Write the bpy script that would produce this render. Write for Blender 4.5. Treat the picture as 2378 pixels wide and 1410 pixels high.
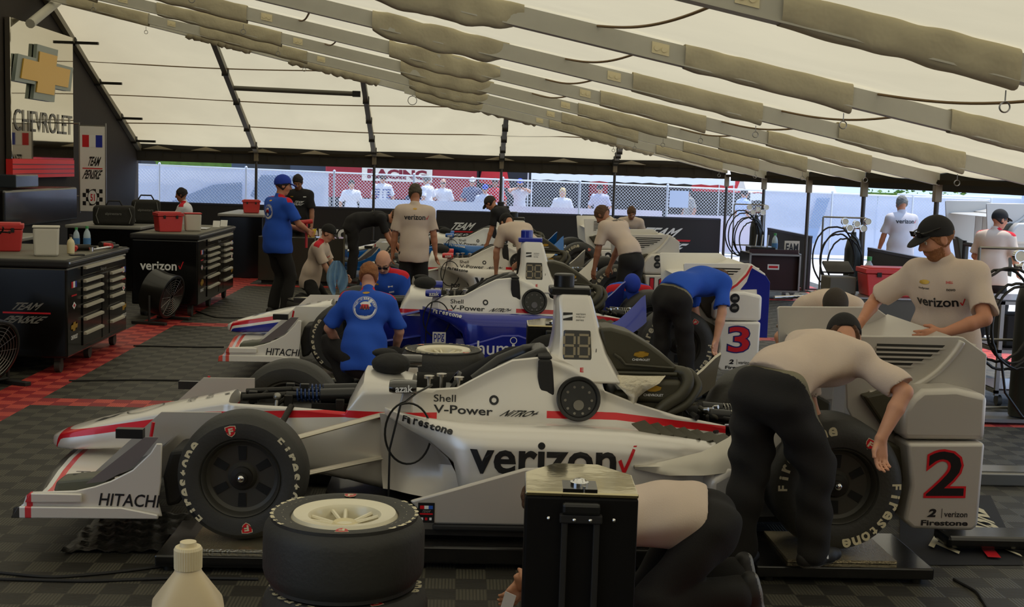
import bpy, bmesh, math, random
import numpy as np
from mathutils import Vector, Matrix
from mathutils.bvhtree import BVHTree

for o in list(bpy.data.objects):
    bpy.data.objects.remove(o, do_unlink=True)
SC = bpy.context.scene
COL = SC.collection
random.seed(7)
RNG = np.random.default_rng(11)

# ------------------------------------------------------------------ camera
EYE = Vector((0.0, 0.0, 2.048))
PITCH, ROLL, YAW, FOCAL = 0.10896, 0.03175, 0.04478, 2856.0
_cy, _sy, _cp, _sp = math.cos(YAW), math.sin(YAW), math.cos(PITCH), math.sin(PITCH)
FWD = Vector((_sy * _cp, _cy * _cp, -_sp))
_r0 = Vector((_cy, -_sy, 0.0))
_u0 = _r0.cross(FWD)
RIGHT = math.cos(ROLL) * _r0 + math.sin(ROLL) * _u0
UP = -math.sin(ROLL) * _r0 + math.cos(ROLL) * _u0
cam_data = bpy.data.cameras.new('camera')
cam_data.sensor_fit = 'HORIZONTAL'
cam_data.sensor_width = 36.0
cam_data.lens = FOCAL * 36.0 / 2378.0
cam_data.clip_end = 400.0
cam = bpy.data.objects.new('camera', cam_data)
COL.objects.link(cam)
m3 = Matrix((RIGHT, UP, -FWD)).transposed()
cam.matrix_world = Matrix.Translation(EYE) @ m3.to_4x4()
SC.camera = cam

# ------------------------------------------------------------------ sky, sun, exposure
world = bpy.data.worlds.new('sky')
SC.world = world
world.use_nodes = True
_bg = world.node_tree.nodes['Background']
_bg.inputs[0].default_value = (0.52, 0.70, 1.0, 1)
_bg.inputs[1].default_value = 1.1
sun_data = bpy.data.lights.new('sun', 'SUN')
sun_data.energy = 3.2
sun_data.angle = math.radians(0.6)
sun_data.color = (1.0, 0.93, 0.80)
sun = bpy.data.objects.new('sun', sun_data)
COL.objects.link(sun)
_sd = Vector((0.30, 0.25, 0.92)).normalized()      # direction towards the sun
sun.rotation_euler = _sd.to_track_quat('Z', 'Y').to_euler()
vs = SC.view_settings
vs.view_transform = 'Standard'
vs.look = 'None'
vs.gamma = 1.0
vs.exposure = 0.45
vs.use_curve_mapping = False

# ------------------------------------------------------------------ helpers: placing
def ray(x, y):
    return FWD + RIGHT * ((x - 1189.0) / FOCAL) - UP * ((y - 705.0) / FOCAL)
def onY(x, y, Y):
    r = ray(x, y); return EYE + r * (Y / r.y)
def onX(x, y, X):
    r = ray(x, y); return EYE + r * (X / r.x)
def onZ(x, y, Z=0.0):
    r = ray(x, y); return EYE + r * ((Z - EYE.z) / r.z)

# ------------------------------------------------------------------ helpers: materials
def srgb(r, g, b):
    f = lambda c: (c / 255.0) / 12.92 if c <= 10 else (((c / 255.0) + 0.055) / 1.055) ** 2.4
    return (f(r), f(g), f(b), 1.0)
MATS = {}
def mat(name, col, rough=0.6, metal=0.0, bump=0.0, bscale=40.0, var=0.0, vscale=8.0, coat=0.0, spec=0.5, alpha=1.0, trans=0.0):
    if name in MATS: return MATS[name]
    m = bpy.data.materials.new(name); m.use_nodes = True
    nt = m.node_tree; b = nt.nodes['Principled BSDF']
    b.inputs['Base Color'].default_value = col
    b.inputs['Roughness'].default_value = rough
    b.inputs['Metallic'].default_value = metal
    b.inputs['Coat Weight'].default_value = coat
    b.inputs['Coat Roughness'].default_value = 0.08
    b.inputs['Specular IOR Level'].default_value = spec
    if trans: b.inputs['Transmission Weight'].default_value = trans
    if alpha < 1: b.inputs['Alpha'].default_value = alpha
    if bump or var:
        tc = nt.nodes.new('ShaderNodeTexCoord')
        if bump:
            n = nt.nodes.new('ShaderNodeTexNoise'); n.inputs['Scale'].default_value = bscale; n.inputs['Detail'].default_value = 4
            nt.links.new(tc.outputs['Object'], n.inputs['Vector'])
            bp = nt.nodes.new('ShaderNodeBump'); bp.inputs['Strength'].default_value = bump; bp.inputs['Distance'].default_value = 0.02
            nt.links.new(n.outputs['Fac'], bp.inputs['Height']); nt.links.new(bp.outputs['Normal'], b.inputs['Normal'])
        if var:
            n2 = nt.nodes.new('ShaderNodeTexNoise'); n2.inputs['Scale'].default_value = vscale; n2.inputs['Detail'].default_value = 3
            nt.links.new(tc.outputs['Object'], n2.inputs['Vector'])
            mx = nt.nodes.new('ShaderNodeMix'); mx.data_type = 'RGBA'
            lo = tuple(c * (1 - var) for c in col[:3]) + (1,); hi = tuple(min(1, c * (1 + var)) for c in col[:3]) + (1,)
            mx.inputs['A'].default_value = lo; mx.inputs['B'].default_value = hi
            nt.links.new(n2.outputs['Fac'], mx.inputs['Factor']); nt.links.new(mx.outputs['Result'], b.inputs['Base Color'])
    MATS[name] = m
    return m
def fabric(name, col, tcol, bump=0.0, bscale=6.0, tmix=0.5):
    """cloth lit through from behind: diffuse + translucent"""
    if name in MATS: return MATS[name]
    m = bpy.data.materials.new(name); m.use_nodes = True
    nt = m.node_tree; nt.nodes.clear()
    out = nt.nodes.new('ShaderNodeOutputMaterial'); d = nt.nodes.new('ShaderNodeBsdfDiffuse'); t = nt.nodes.new('ShaderNodeBsdfTranslucent')
    mx = nt.nodes.new('ShaderNodeMixShader'); mx.inputs[0].default_value = tmix
    nt.links.new(d.outputs[0], mx.inputs[1]); nt.links.new(t.outputs[0], mx.inputs[2]); nt.links.new(mx.outputs[0], out.inputs[0])
    tc = nt.nodes.new('ShaderNodeTexCoord')
    n = nt.nodes.new('ShaderNodeTexNoise'); n.inputs['Scale'].default_value = 0.9; n.inputs['Detail'].default_value = 6; n.inputs['Distortion'].default_value = 0.6
    nt.links.new(tc.outputs['Object'], n.inputs['Vector'])
    for src, node in ((col, d), (tcol, t)):
        r = nt.nodes.new('ShaderNodeMix'); r.data_type = 'RGBA'
        r.inputs['A'].default_value = tuple(c * 0.88 for c in src[:3]) + (1,); r.inputs['B'].default_value = tuple(min(1, c * 1.1) for c in src[:3]) + (1,)
        nt.links.new(n.outputs['Fac'], r.inputs['Factor']); nt.links.new(r.outputs['Result'], node.inputs['Color'])
    if bump:
        n2 = nt.nodes.new('ShaderNodeTexNoise'); n2.inputs['Scale'].default_value = bscale; n2.inputs['Detail'].default_value = 3; n2.inputs['Distortion'].default_value = 0.15
        nt.links.new(tc.outputs['Object'], n2.inputs['Vector'])
        bp = nt.nodes.new('ShaderNodeBump'); bp.inputs['Strength'].default_value = bump; bp.inputs['Distance'].default_value = 0.05
        nt.links.new(n2.outputs['Fac'], bp.inputs['Height'])
        nt.links.new(bp.outputs['Normal'], d.inputs['Normal']); nt.links.new(bp.outputs['Normal'], t.inputs['Normal'])
    MATS[name] = m
    return m

M_BLACK = mat('black_gloss', srgb(20, 19, 18), 0.22, coat=0.3)
M_BLACKM = mat('black_matt', srgb(30, 28, 26), 0.7)
M_RUBBER = mat('rubber', srgb(52, 51, 47), 0.62, bump=0.12, bscale=60, var=0.12, vscale=14)
M_DARK = mat('dark_metal', srgb(48, 46, 42), 0.45, 0.6, var=0.2, vscale=30)
M_ALU = mat('aluminium', srgb(205, 202, 195), 0.28, 1.0)
M_STEEL = mat('steel', srgb(150, 148, 142), 0.4, 1.0)
M_CHROME = mat('chrome', srgb(225, 225, 225), 0.06, 1.0)
M_WHITE = mat('white_paint', srgb(232, 230, 224), 0.35, coat=0.3)
M_LETW = mat('white_letter', srgb(235, 235, 232), 0.5)
M_LETB = mat('black_letter', srgb(24, 24, 26), 0.4)
M_LETG = mat('grey_letter', srgb(120, 118, 112), 0.5)
M_LETC = mat('cream_letter', srgb(215, 205, 172), 0.7)
M_RED = mat('red_paint', srgb(205, 30, 38), 0.35, coat=0.2)
M_REDP = mat('red_plastic', srgb(200, 52, 50), 0.45, bump=0.05)
M_GOLD = mat('gold_emblem', srgb(205, 160, 60), 0.35, 0.5)
M_BLUE = mat('blue_paint', srgb(38, 52, 160), 0.3, coat=0.4)
M_CREAM = mat('cream_plastic', srgb(225, 212, 170), 0.5)
M_CARBON = mat('carbon_fibre', srgb(38, 36, 33), 0.4, var=0.25, vscale=120, coat=0.2)

# ------------------------------------------------------------------ helpers: meshes
def nrm(v):
    v = np.asarray(v, float); return v / (np.linalg.norm(v) + 1e-12)
def frame_of(d):
    d = nrm(d); a = np.array([0, 0, 1.0]) if abs(d[2]) < 0.9 else np.array([1.0, 0, 0])
    u = nrm(np.cross(a, d)); return u, np.cross(d, u)
class MB:
    def __init__(s): s.v = []; s.f = []; s.m = []; s.n = 0
    def add(s, V, F, mi=0):
        V = np.asarray(V, float).reshape(-1, 3)
        s.v.append(V); k = s.n
        for f in F: s.f.append(tuple(i + k for i in f)); s.m.append(mi)
        s.n += len(V); return s
    def box(s, c, d, mi=0, R=None):
        c = np.asarray(c, float); h = np.asarray(d, float) / 2
        V = np.array([[x, y, z] for x in (-1, 1) for y in (-1, 1) for z in (-1, 1)], float) * h
        if R is not None: V = V @ np.array(R).T
        return s.add(V + c, [(0, 1, 3, 2), (4, 6, 7, 5), (0, 4, 5, 1), (2, 3, 7, 6), (0, 2, 6, 4), (1, 5, 7, 3)], mi)
    def box2(s, a, b, mi=0):
        a = np.asarray(a, float); b = np.asarray(b, float); return s.box((a + b) / 2, np.abs(b - a), mi)
    def cyl(s, a, b, r0, r1=None, n=16, mi=0, caps=True):
        a = np.asarray(a, float); b = np.asarray(b, float); r1 = r0 if r1 is None else r1
        u, w = frame_of(b - a); t = np.arange(n) * 2 * math.pi / n
        ring = np.cos(t)[:, None] * u + np.sin(t)[:, None] * w
        V = np.vstack([a + ring * r0, b + ring * r1])
        F = [(i, (i + 1) % n, n + (i + 1) % n, n + i) for i in range(n)]
        if caps: F += [tuple(range(n - 1, -1, -1)), tuple(range(n, 2 * n))]
        return s.add(V, F, mi)
    def tube(s, path, r, n=8, mi=0, closed=False, flat=1.0):
        P = np.asarray(path, float); k = len(P)
        R = np.broadcast_to(np.asarray(r, float), (k,))
        T = np.gradient(P, axis=0) if not closed else np.roll(P, -1, 0) - np.roll(P, 1, 0)
        u, w = frame_of(T[0]); V = []
        t = np.arange(n) * 2 * math.pi / n
        for i in range(k):
            d = nrm(T[i]); u = nrm(u - d * np.dot(u, d)); w = np.cross(d, u)
            V.append(P[i] + (np.cos(t)[:, None] * u + np.sin(t)[:, None] * w * flat) * R[i])
        V = np.vstack(V); F = []
        kk = k if closed else k - 1
        for i in range(kk):
            for j in range(n):
                a = i * n + j; b = i * n + (j + 1) % n; c = ((i + 1) % k) * n
                F.append((a, b, c + (j + 1) % n, c + j))
        if not closed: F += [tuple(range(n - 1, -1, -1)), tuple(range((k - 1) * n, k * n))]
        return s.add(V, F, mi)
    def lathe(s, prof, o, ax, n=48, mi=0, mis=None, closed=False):
        """prof: (radius, height along ax)"""
        o = np.asarray(o, float); ax = nrm(ax); u, w = frame_of(ax); k = len(prof)
        t = np.arange(n) * 2 * math.pi / n; ring = np.cos(t)[:, None] * u + np.sin(t)[:, None] * w
        V = np.vstack([o + ax * h + ring * r for r, h in prof])
        for i in range(k if closed else k - 1):
            i2 = (i + 1) % k
            F = [(i * n + j, i * n + (j + 1) % n, i2 * n + (j + 1) % n, i2 * n + j) for j in range(n)]
            if i == 0: s.add(V, F, mis[i] if mis else mi); base = s.n - len(V)
            else:
                for f in F: s.f.append(tuple(q + base for q in f)); s.m.append(mis[i] if mis else mi)
        return s
    def prism(s, poly, o, u, v, w, mi=0):
        """poly in (u,v) plane at o, extruded by vector w"""
        o, u, v, w = (np.asarray(q, float) for q in (o, u, v, w))
        P = np.array([o + u * a + v * b for a, b in poly]); n = len(P)
        F = [tuple(range(n - 1, -1, -1)), tuple(range(n, 2 * n))] + [(i, (i + 1) % n, n + (i + 1) % n, n + i) for i in range(n)]
        return s.add(np.vstack([P, P + w]), F, mi)
    def grid(s, G, mi=0, wrap_v=False):
        G = np.asarray(G, float); a, b = G.shape[:2]; F = []
        for i in range(a - 1):
            for j in range(b if wrap_v else b - 1):
                j2 = (j + 1) % b; F.append((i * b + j, i * b + j2, (i + 1) * b + j2, (i + 1) * b + j))
        return s.add(G.reshape(-1, 3), F, mi)
    def sphere(s, c, r, n=16, mi=0, sc=(1, 1, 1)):
        c = np.asarray(c, float); G = []
        for i in range(n // 2 + 1):
            a = math.pi * i / (n // 2)
            G.append([c + np.array([math.sin(a) * math.cos(t) * sc[0], math.sin(a) * math.sin(t) * sc[1], math.cos(a) * sc[2]]) * r for t in np.arange(n) * 2 * math.pi / n])
        return s.grid(np.array(G), mi, True)
    def data(s): return (np.vstack(s.v) if s.v else np.zeros((0, 3))), s.f, s.m
    def xf(s, M):
        M = np.array(M); s.v = [V @ M[:3, :3].T + M[:3, 3] for V in s.v]; return s
    def build(s, name, mats, parent=None, smooth=40, bevel=0.0, seg=2, flip=True):
        V, F, mi = s.data()
        me = bpy.data.meshes.new(name)
        me.from_pydata([tuple(p) for p in V], [], F)
        mats = mats if isinstance(mats, (list, tuple)) else [mats]
        for m in mats: me.materials.append(m)
        if len(mats) > 1: me.polygons.foreach_set('material_index', np.array(mi, dtype=np.int32))
        if flip:
            bm = bmesh.new(); bm.from_mesh(me); bmesh.ops.recalc_face_normals(bm, faces=bm.faces); bm.to_mesh(me); bm.free()
        if smooth:
            me.polygons.foreach_set('use_smooth', np.ones(len(F), dtype=bool))
            me.set_sharp_from_angle(angle=math.radians(smooth))
        me.update()
        o = bpy.data.objects.new(name, me); COL.objects.link(o)
        if parent is not None: o.parent = parent
        if bevel:
            b = o.modifiers.new('bevel', 'BEVEL'); b.width = bevel; b.segments = seg; b.limit_method = 'ANGLE'; b.angle_limit = math.radians(40)
        return o
def tag(o, label, cat, group=None, kind=None):
    o['label'] = label; o['category'] = cat
    if group: o['group'] = group
    if kind: o['kind'] = kind
    return o
def thing(name, label, cat, loc=(0, 0, 0), rz=0.0, group=None):
    o = bpy.data.objects.new(name, None); COL.objects.link(o)
    o.empty_display_size = 0.1
    o.location = loc; o.rotation_euler = (0, 0, rz)
    return tag(o, label, cat, group)
def struct(o, label=None, cat=None):
    o['kind'] = 'structure'
    if label: o['label'] = label
    if cat: o['category'] = cat
    return o
def dup(root, loc=None, rz=None, label=None, group=None, cat=None, remap=None, skip=()):
    def cp(o, par):
        c = o.copy(); COL.objects.link(c); c.parent = par
        if remap and c.type == 'MESH':
            for i, sl in enumerate(c.material_slots):
                src = o.material_slots[i].material
                if src and src.name in remap: sl.link = 'OBJECT'; sl.material = remap[src.name]
        for ch in list(o.children):
            if ch.name.split('.')[0] not in skip: cp(ch, c)
        return c
    r = cp(root, None)
    if loc is not None: r.location = loc
    if rz is not None: r.rotation_euler = (0, 0, rz)
    if label: r['label'] = label
    if group: r['group'] = group
    if cat: r['category'] = cat
    return r

# ------------------------------------------------------------------ helpers: writing
_TC = {}
def text2d(txt, bold=0.0, cuts=0):
    key = (txt, bold, cuts)
    if key in _TC: return _TC[key]
    cu = bpy.data.curves.new('txt', 'FONT'); cu.body = txt; cu.size = 1.0; cu.offset = bold; cu.resolution_u = 3; cu.fill_mode = 'FRONT'
    ob = bpy.data.objects.new('txt', cu); COL.objects.link(ob)
    dg = bpy.context.evaluated_depsgraph_get(); me = bpy.data.meshes.new_from_object(ob.evaluated_get(dg))
    bm = bmesh.new(); bm.from_mesh(me)
    bmesh.ops.remove_doubles(bm, verts=bm.verts, dist=1e-5)
    xs = [v.co.x for v in bm.verts]; ys = [v.co.y for v in bm.verts]
    x0, x1, y0, y1 = min(xs), max(xs), min(ys), max(ys)
    for v in bm.verts: v.co.x = (v.co.x - x0) / (x1 - x0); v.co.y = (v.co.y - y0) / (y1 - y0); v.co.z = 0
    if cuts:
        for i in range(1, cuts):
            bmesh.ops.bisect_plane(bm, geom=bm.verts[:] + bm.edges[:] + bm.faces[:], plane_co=(i / cuts, 0, 0), plane_no=(1, 0, 0))
        for i in range(1, 4):
            bmesh.ops.bisect_plane(bm, geom=bm.verts[:] + bm.edges[:] + bm.faces[:], plane_co=(0, i / 4, 0), plane_no=(0, 1, 0))
    V = np.array([[v.co.x, v.co.y] for v in bm.verts]); bm.verts.index_update()
    F = [tuple(v.index for v in f.verts) for f in bm.faces]
    bm.free(); bpy.data.objects.remove(ob); bpy.data.curves.remove(cu); bpy.data.meshes.remove(me)
    _TC[key] = (V, F, (x1 - x0) / (y1 - y0)); return _TC[key]
def bvh_of(o):
    me = o.data
    return BVHTree.FromPolygons([v.co.copy() for v in me.vertices], [tuple(p.vertices) for p in me.polygons])
class Writing:
    """gathers letters and marks that lie on a surface into one mesh"""
    def __init__(s, bvh=None, off=0.004): s.mb = MB(); s.bvh = bvh; s.off = off; s.mats = []
    def _mi(s, m):
        if m not in s.mats: s.mats.append(m)
        return s.mats.index(m)
    def put(s, V2, F, o, u, v, m, bvh=None, lift=0.0):
        o, u, v = (np.asarray(q, float) for q in (o, u, v))
        P = o + V2[:, :1] * u + V2[:, 1:2] * v
        n = nrm(np.cross(u, v)); b = bvh or s.bvh
        if b is not None:
            Q = []
            for p in P:
                h = b.ray_cast(Vector(p + n * 0.6), Vector(-n), 1.2)
                Q.append(np.array(h[0]) + n * (s.off + lift) if h[0] is not None else p + n * (s.off + lift))
            P = np.array(Q)
        else: P = P + n * (s.off + lift)
        s.mb.add(P, F, s._mi(m)); return s
    def text(s, txt, o, u, v, m, bold=0.0, shear=0.0, cuts=None, lift=0.0, bvh=None):
        """o = lower left corner, u = full width vector, v = full height vector"""
        if cuts is None: cuts = max(4, len(txt) * 3) if (s.bvh or bvh) is not None else 0
        V, F, _ = text2d(txt, bold, cuts)
        V = V.copy()
        if shear: V[:, 0] = (V[:, 0] + V[:, 1] * shear) / (1 + shear)
        return s.put(V, F, o, u, v, m, bvh, lift)
    def poly(s, P, o, u, v, m, lift=0.0, sub=0, bvh=None):
        P = np.array(P, float)
        bm = bmesh.new(); vs_ = [bm.verts.new((a, b, 0)) for a, b in P]; bm.faces.new(vs_)
        bmesh.ops.triangulate(bm, faces=bm.faces[:])
        if sub: bmesh.ops.subdivide_edges(bm, edges=bm.edges[:], cuts=sub, use_grid_fill=True)
        bm.verts.index_update()
        V = np.array([[q.co.x, q.co.y] for q in bm.verts]); F = [tuple(q.index for q in f.verts) for f in bm.faces]; bm.free()
        return s.put(V, F, o, u, v, m, bvh, lift)
    def ring(s, c, u, v, r0, r1, m, n=40, lift=0.0, bvh=None, a0=0.0, a1=2 * math.pi):
        t = np.linspace(a0, a1, n + 1); V = np.vstack([np.c_[np.cos(t) * r0, np.sin(t) * r0], np.c_[np.cos(t) * r1, np.sin(t) * r1]]); k = n + 1
        return s.put(V, [(i, i + 1, k + i + 1, k + i) for i in range(n)], c, u, v, m, bvh, lift)
    def done(s, name, parent):
        if not s.mb.n: return None
        return s.mb.build(name, s.mats, parent, smooth=0, flip=False)
BOWTIE = [(-1.06, -.2), (-.40, -.2), (-.46, -.42), (.30, -.42), (.34, -.2), (.94, -.2), (1.06, .2), (.40, .2), (.46, .42), (-.30, .42), (-.34, .2), (-.94, .2)]
CHECK = [(0, .42), (.16, .5), (.33, .17), (.82, 1.0), (1.0, 1.0), (.42, 0), (.24, 0)]
SHIELD = [(-.5, .42), (0, .5), (.5, .42), (.5, 0), (.3, -.36), (0, -.55), (-.3, -.36), (-.5, 0)]
# ------------------------------------------------------------------ floor and ground
T = 0.1524
FX0, FY0 = -3.476, 10.09
def tile_material():
    m = bpy.data.materials.new('ribbed_floor_tiles'); m.use_nodes = True
    nt = m.node_tree; N = nt.nodes; L = nt.links; b = N['Principled BSDF']
    g = N.new('ShaderNodeNewGeometry'); sp = N.new('ShaderNodeSeparateXYZ'); L.new(g.outputs['Position'], sp.inputs[0])
    def mt(op, a, bb=None, c=None):
        n = N.new('ShaderNodeMath'); n.operation = op
        for i, q in enumerate((a, bb, c)):
            if q is None: continue
            if isinstance(q, (int, float)): n.inputs[i].default_value = q
            else: L.new(q, n.inputs[i])
        return n.outputs[0]
    gx = mt('DIVIDE', mt('SUBTRACT', sp.outputs[0], FX0), T); gy = mt('DIVIDE', mt('SUBTRACT', sp.outputs[1], FY0), T)
    ix = mt('FLOOR', gx); iy = mt('FLOOR', gy)
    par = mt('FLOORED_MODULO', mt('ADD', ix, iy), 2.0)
    # red lines: column 3 squares wide left of FX0, rows 2 squares deep every 5.1 m
    def inside(q, lo, hi): return mt('MULTIPLY', mt('GREATER_THAN', q, lo), mt('LESS_THAN', q, hi))
    rowy = mt('FLOORED_MODULO', gy, 33.5)
    rowr = mt('LESS_THAN', rowy, 2.0)
    red = mt('MAXIMUM', inside(ix, -3.5, -0.5), mt('MULTIPLY', rowr, mt('GREATER_THAN', ix, -3.5)))
    red = mt('MAXIMUM', red, inside(ix, 63.5, 66.5))
    # ribs
    fx = mt('MULTIPLY', gx, 9.0); fy = mt('MULTIPLY', gy, 9.0)
    mixc = N.new('ShaderNodeMix'); L.new(par, mixc.inputs['Factor']); L.new(fx, mixc.inputs['A']); L.new(fy, mixc.inputs['B'])
    tri = mt('PINGPONG', mixc.outputs[0], 0.5)
    ribs = mt('GREATER_THAN', tri, 0.22)
    # seams between tiles
    sx = mt('FLOORED_MODULO', gx, 1.0); sy = mt('FLOORED_MODULO', gy, 1.0)
    def mixcol(f, a, c):
        n = N.new('ShaderNodeMix'); n.data_type = 'RGBA'; L.new(f, n.inputs['Factor'])
        for k, q in (('A', a), ('B', c)):
            if isinstance(q, tuple): n.inputs[k].default_value = q
            else: L.new(q, n.inputs[k])
        return n.outputs['Result']
    blk = mixcol(par, srgb(86, 82, 68), srgb(47, 43, 33))  # black and red tones paint in the shading of alternating rib directions
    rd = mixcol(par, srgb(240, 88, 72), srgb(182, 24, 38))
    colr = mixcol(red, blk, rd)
    no = N.new('ShaderNodeTexNoise'); no.inputs['Scale'].default_value = 2.2; no.inputs['Detail'].default_value = 5; L.new(g.outputs['Position'], no.inputs['Vector'])
    mul = N.new('ShaderNodeMix'); mul.data_type = 'RGBA'; mul.blend_type = 'MULTIPLY'; mul.inputs['Factor'].default_value = 0.5
    L.new(colr, mul.inputs['A']); L.new(no.outputs['Fac'], mul.inputs['B'])
    groove = mixcol(ribs, (0.006, 0.006, 0.005, 1), mul.outputs['Result'])
    gm = N.new('ShaderNodeMix'); gm.data_type = 'RGBA'; gm.inputs['Factor'].default_value = 0.55
    L.new(mul.outputs['Result'], gm.inputs['A']); L.new(groove, gm.inputs['B'])
    L.new(gm.outputs['Result'], b.inputs['Base Color'])
    b.inputs['Roughness'].default_value = 0.55
    bp = N.new('ShaderNodeBump'); bp.inputs['Strength'].default_value = 0.5; bp.inputs['Distance'].default_value = 0.006
    L.new(tri, bp.inputs['Height']); L.new(bp.outputs['Normal'], b.inputs['Normal'])
    return m
XW, XE, YE = -7.5, 6.27, 29.0      # trailer wall, right eave, far eave
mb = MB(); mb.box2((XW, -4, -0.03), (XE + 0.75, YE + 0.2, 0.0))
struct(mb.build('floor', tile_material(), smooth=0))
mb = MB(); mb.box2((-60, -15, -0.3), (90, 110, -0.035))
struct(mb.build('ground', mat('pavement', srgb(190, 188, 186), 0.85, var=0.12, vscale=0.6), smooth=0))

# ------------------------------------------------------------------ trailer side (left wall)
M_WALL = mat('dark_trailer_side', srgb(50, 44, 38), 0.7, var=0.1, vscale=1.0, spec=.2)
mb = MB(); mb.box2((XW - 2.4, 3, 0.0), (XW, YE + 0.15, 6.2))
struct(mb.build('wall_left', M_WALL, smooth=0))

mb = MB(); mb.box2((XW - .2, -4.2, 0), (XE + 3, -4.05, 5.2))  # unseen sheet behind the camera, added to keep sky light off the foreground
struct(mb.build('light_block_back', mat('light_block_dark', srgb(40, 36, 30), .9), smooth=0))
mb = MB(); mb.box2((XE + .2, -4.05, 0), (XE + .26, 4.6, 2.2))  # unseen side panel, added to block sky light near the camera
struct(mb.build('light_block_right', mat('light_block_dark', srgb(40, 36, 30), .9), smooth=0))
# ------------------------------------------------------------------ tent roof
EAVE = 2.2
def roof_z(X): return EAVE + 0.2 * (XE - X)
HIP0 = 2.35
def hip_z(Y): return HIP0 + 0.4 * (YE - Y)
def hip_y(X): return YE - (roof_z(X) - HIP0) / 0.4         # plan line where both slopes meet
RAFT = [1.0, 4.0, 7.0, 10.0, 13.0, 16.0, 19.0, 22.1, 25.2]
M_ROOF = fabric('tent_fabric', srgb(222, 214, 190), (.58, .50, .335, 1), 0.12, 3.0, 0.5)
M_VAL = fabric('valance_fabric', srgb(60, 54, 44), srgb(40, 36, 28), 0.1, 5.0, 0.2)
M_BEAM = mat('tent_beam', srgb(186, 182, 166), 0.5, 0.1, var=0.1, vscale=6)
# main slope: one sagging sheet
xs = np.linspace(XW - 0.2, XE + 0.1, 40)
G = []
for x in xs:
    ymax = min(YE, hip_y(x)); ys = np.linspace(-4.0, ymax, 140)
    row = []
    for y in ys:
        k = 0
        lo = max([r for r in RAFT + [-2.0, -5.0] if r <= y] or [-5]); his = [r for r in RAFT + [ymax] if r > y]
        hi = min(his) if his else ymax
        fr = (y - lo) / max(hi - lo, 1e-3)
        sag = 0.09 * math.sin(math.pi * min(max(fr, 0), 1)) * min(1, (hi - lo) / 2.5)
        row.append((x, y, roof_z(x) - sag + 0.006 * math.sin(3.1 * x + 1.7 * y)))
    G.append(row)
mb = MB(); mb.grid(G)
struct(mb.build('ceiling', M_ROOF, smooth=60))
# end slope
G = []
for x in np.linspace(XW - 0.2, XE, 40):
    y0 = min(hip_y(x), YE - 0.02); row = []
    for y in np.linspace(y0, YE, 16):
        fr = (y - y0) / max(YE - y0, 1e-3)
        row.append((x, y, hip_z(y) - 0.05 * math.sin(math.pi * fr) + 0.01 * math.sin(2.0 * x + y)))
    G.append(row)
mb = MB(); mb.grid(G)
struct(mb.build('ceiling_end', M_ROOF, smooth=60))
# black valances along both eaves
def wavy_sheet(a, b, z0, z1, n=60, amp=0.03, rows=6):
    a = np.array(a, float); b = np.array(b, float); d = nrm(b - a); nn = np.array([-d[1], d[0], 0]); G = []
    for i in range(n + 1):
        p = a + (b - a) * i / n; row = []
        for j in range(rows + 1):
            f = j / rows
            row.append(np.array([p[0], p[1], z0 + (z1 - z0) * f]) + nn * amp * f * (math.sin(i * 0.9) + 0.5 * math.sin(i * 2.3 + 1)))
        G.append(row)
    return G
mb = MB(); mb.grid(wavy_sheet((XW, YE + 0.02), (XE, YE + 0.02), 2.38, 1.97, 80, 0.02)); mb.box2((XW, YE - 0.03, 2.2), (XE, YE + 0.03, 2.26))
for k in range(34): mb.box2((XW + 0.2 + k * 0.4, YE - 0.045, 2.05), (XW + 0.215 + k * 0.4, YE - 0.03, 2.25))
struct(mb.build('trim_1', M_VAL, smooth=60), 'dark valance hanging under the far end of the tent roof', 'valance')
mb = MB(); mb.grid(wavy_sheet((XE + 0.1, YE), (XE + 0.1, 2), 2.24, 1.93, 120, 0.03)); mb.box2((XE - 0.03, 2, 2.02), (XE + 0.03, YE, 2.08))
struct(mb.build('trim_2', M_VAL, smooth=60), 'dark valance hanging along the right eave of the tent', 'valance')
# white triangles of light-coloured fabric gussets at the eave
mb = MB()
for x in (-7.0, -5.9, -4.6, -3.4, -1.9, -0.5, 0.9, 2.4, 4.0):
    mb.prism([(-.35, 0), (.35, 0), (0, .09)], (x, YE - 0.06, 2.24), (1, 0, 0), (0, -0.3, 1), (0, 0.01, 0))
struct(mb.build('trim_3', M_ROOF, smooth=0), 'pale fabric gussets showing above the far valance', 'gusset')

def cloth_sleeve(x0, x1, Y, kind, seed):
    """rolled side curtain wrapped round a stretch of rafter"""
    rg = np.random.default_rng(seed); n = max(12, int((x1 - x0) / 0.045)); nv = 20; G = []
    ph = rg.uniform(0, 6, 8)
    for i in range(n + 1):
        f = i / n; x = x0 + (x1 - x0) * f; zb = roof_z(x)
        sag = (0.03 + 0.055 * math.sin(math.pi * min(1, f * 1.02)) ** 0.7) if kind == 'sag' else 0.012 + 0.03 * f
        row = []
        for j in range(nv):
            a = 2 * math.pi * j / nv
            y = 0.072 * math.copysign(abs(math.cos(a)) ** 0.6, math.cos(a)); z = -0.10 + 0.095 * math.copysign(abs(math.sin(a)) ** 0.6, math.sin(a))
            if z < -0.10: z -= sag * (-(z + 0.10) / 0.095)
            amp = 0.022 if kind == 'sag' else 0.010
            wv = math.sin(x * 10 + j * 0.7 + ph[0] + 1.3 * math.sin(x * 4 + ph[3])) + 0.6 * math.sin(x * 17 - j * 0.5 + ph[1] + 2 * math.sin(x * 3 + ph[4])) + 0.6 * math.sin(x * 5 + j * 0.5 + ph[2])
            end = 1.0 if kind != 'sag' else (1 - 0.35 * max(0, (f - 0.85) / 0.15))
            row.append((x, Y + y * end + amp * 0.6 * wv * math.cos(a), zb + z * (1 if z > -.1 else end) + amp * 0.5 * wv * math.sin(a)))
        G.append(row)
    return np.array(G)
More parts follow.
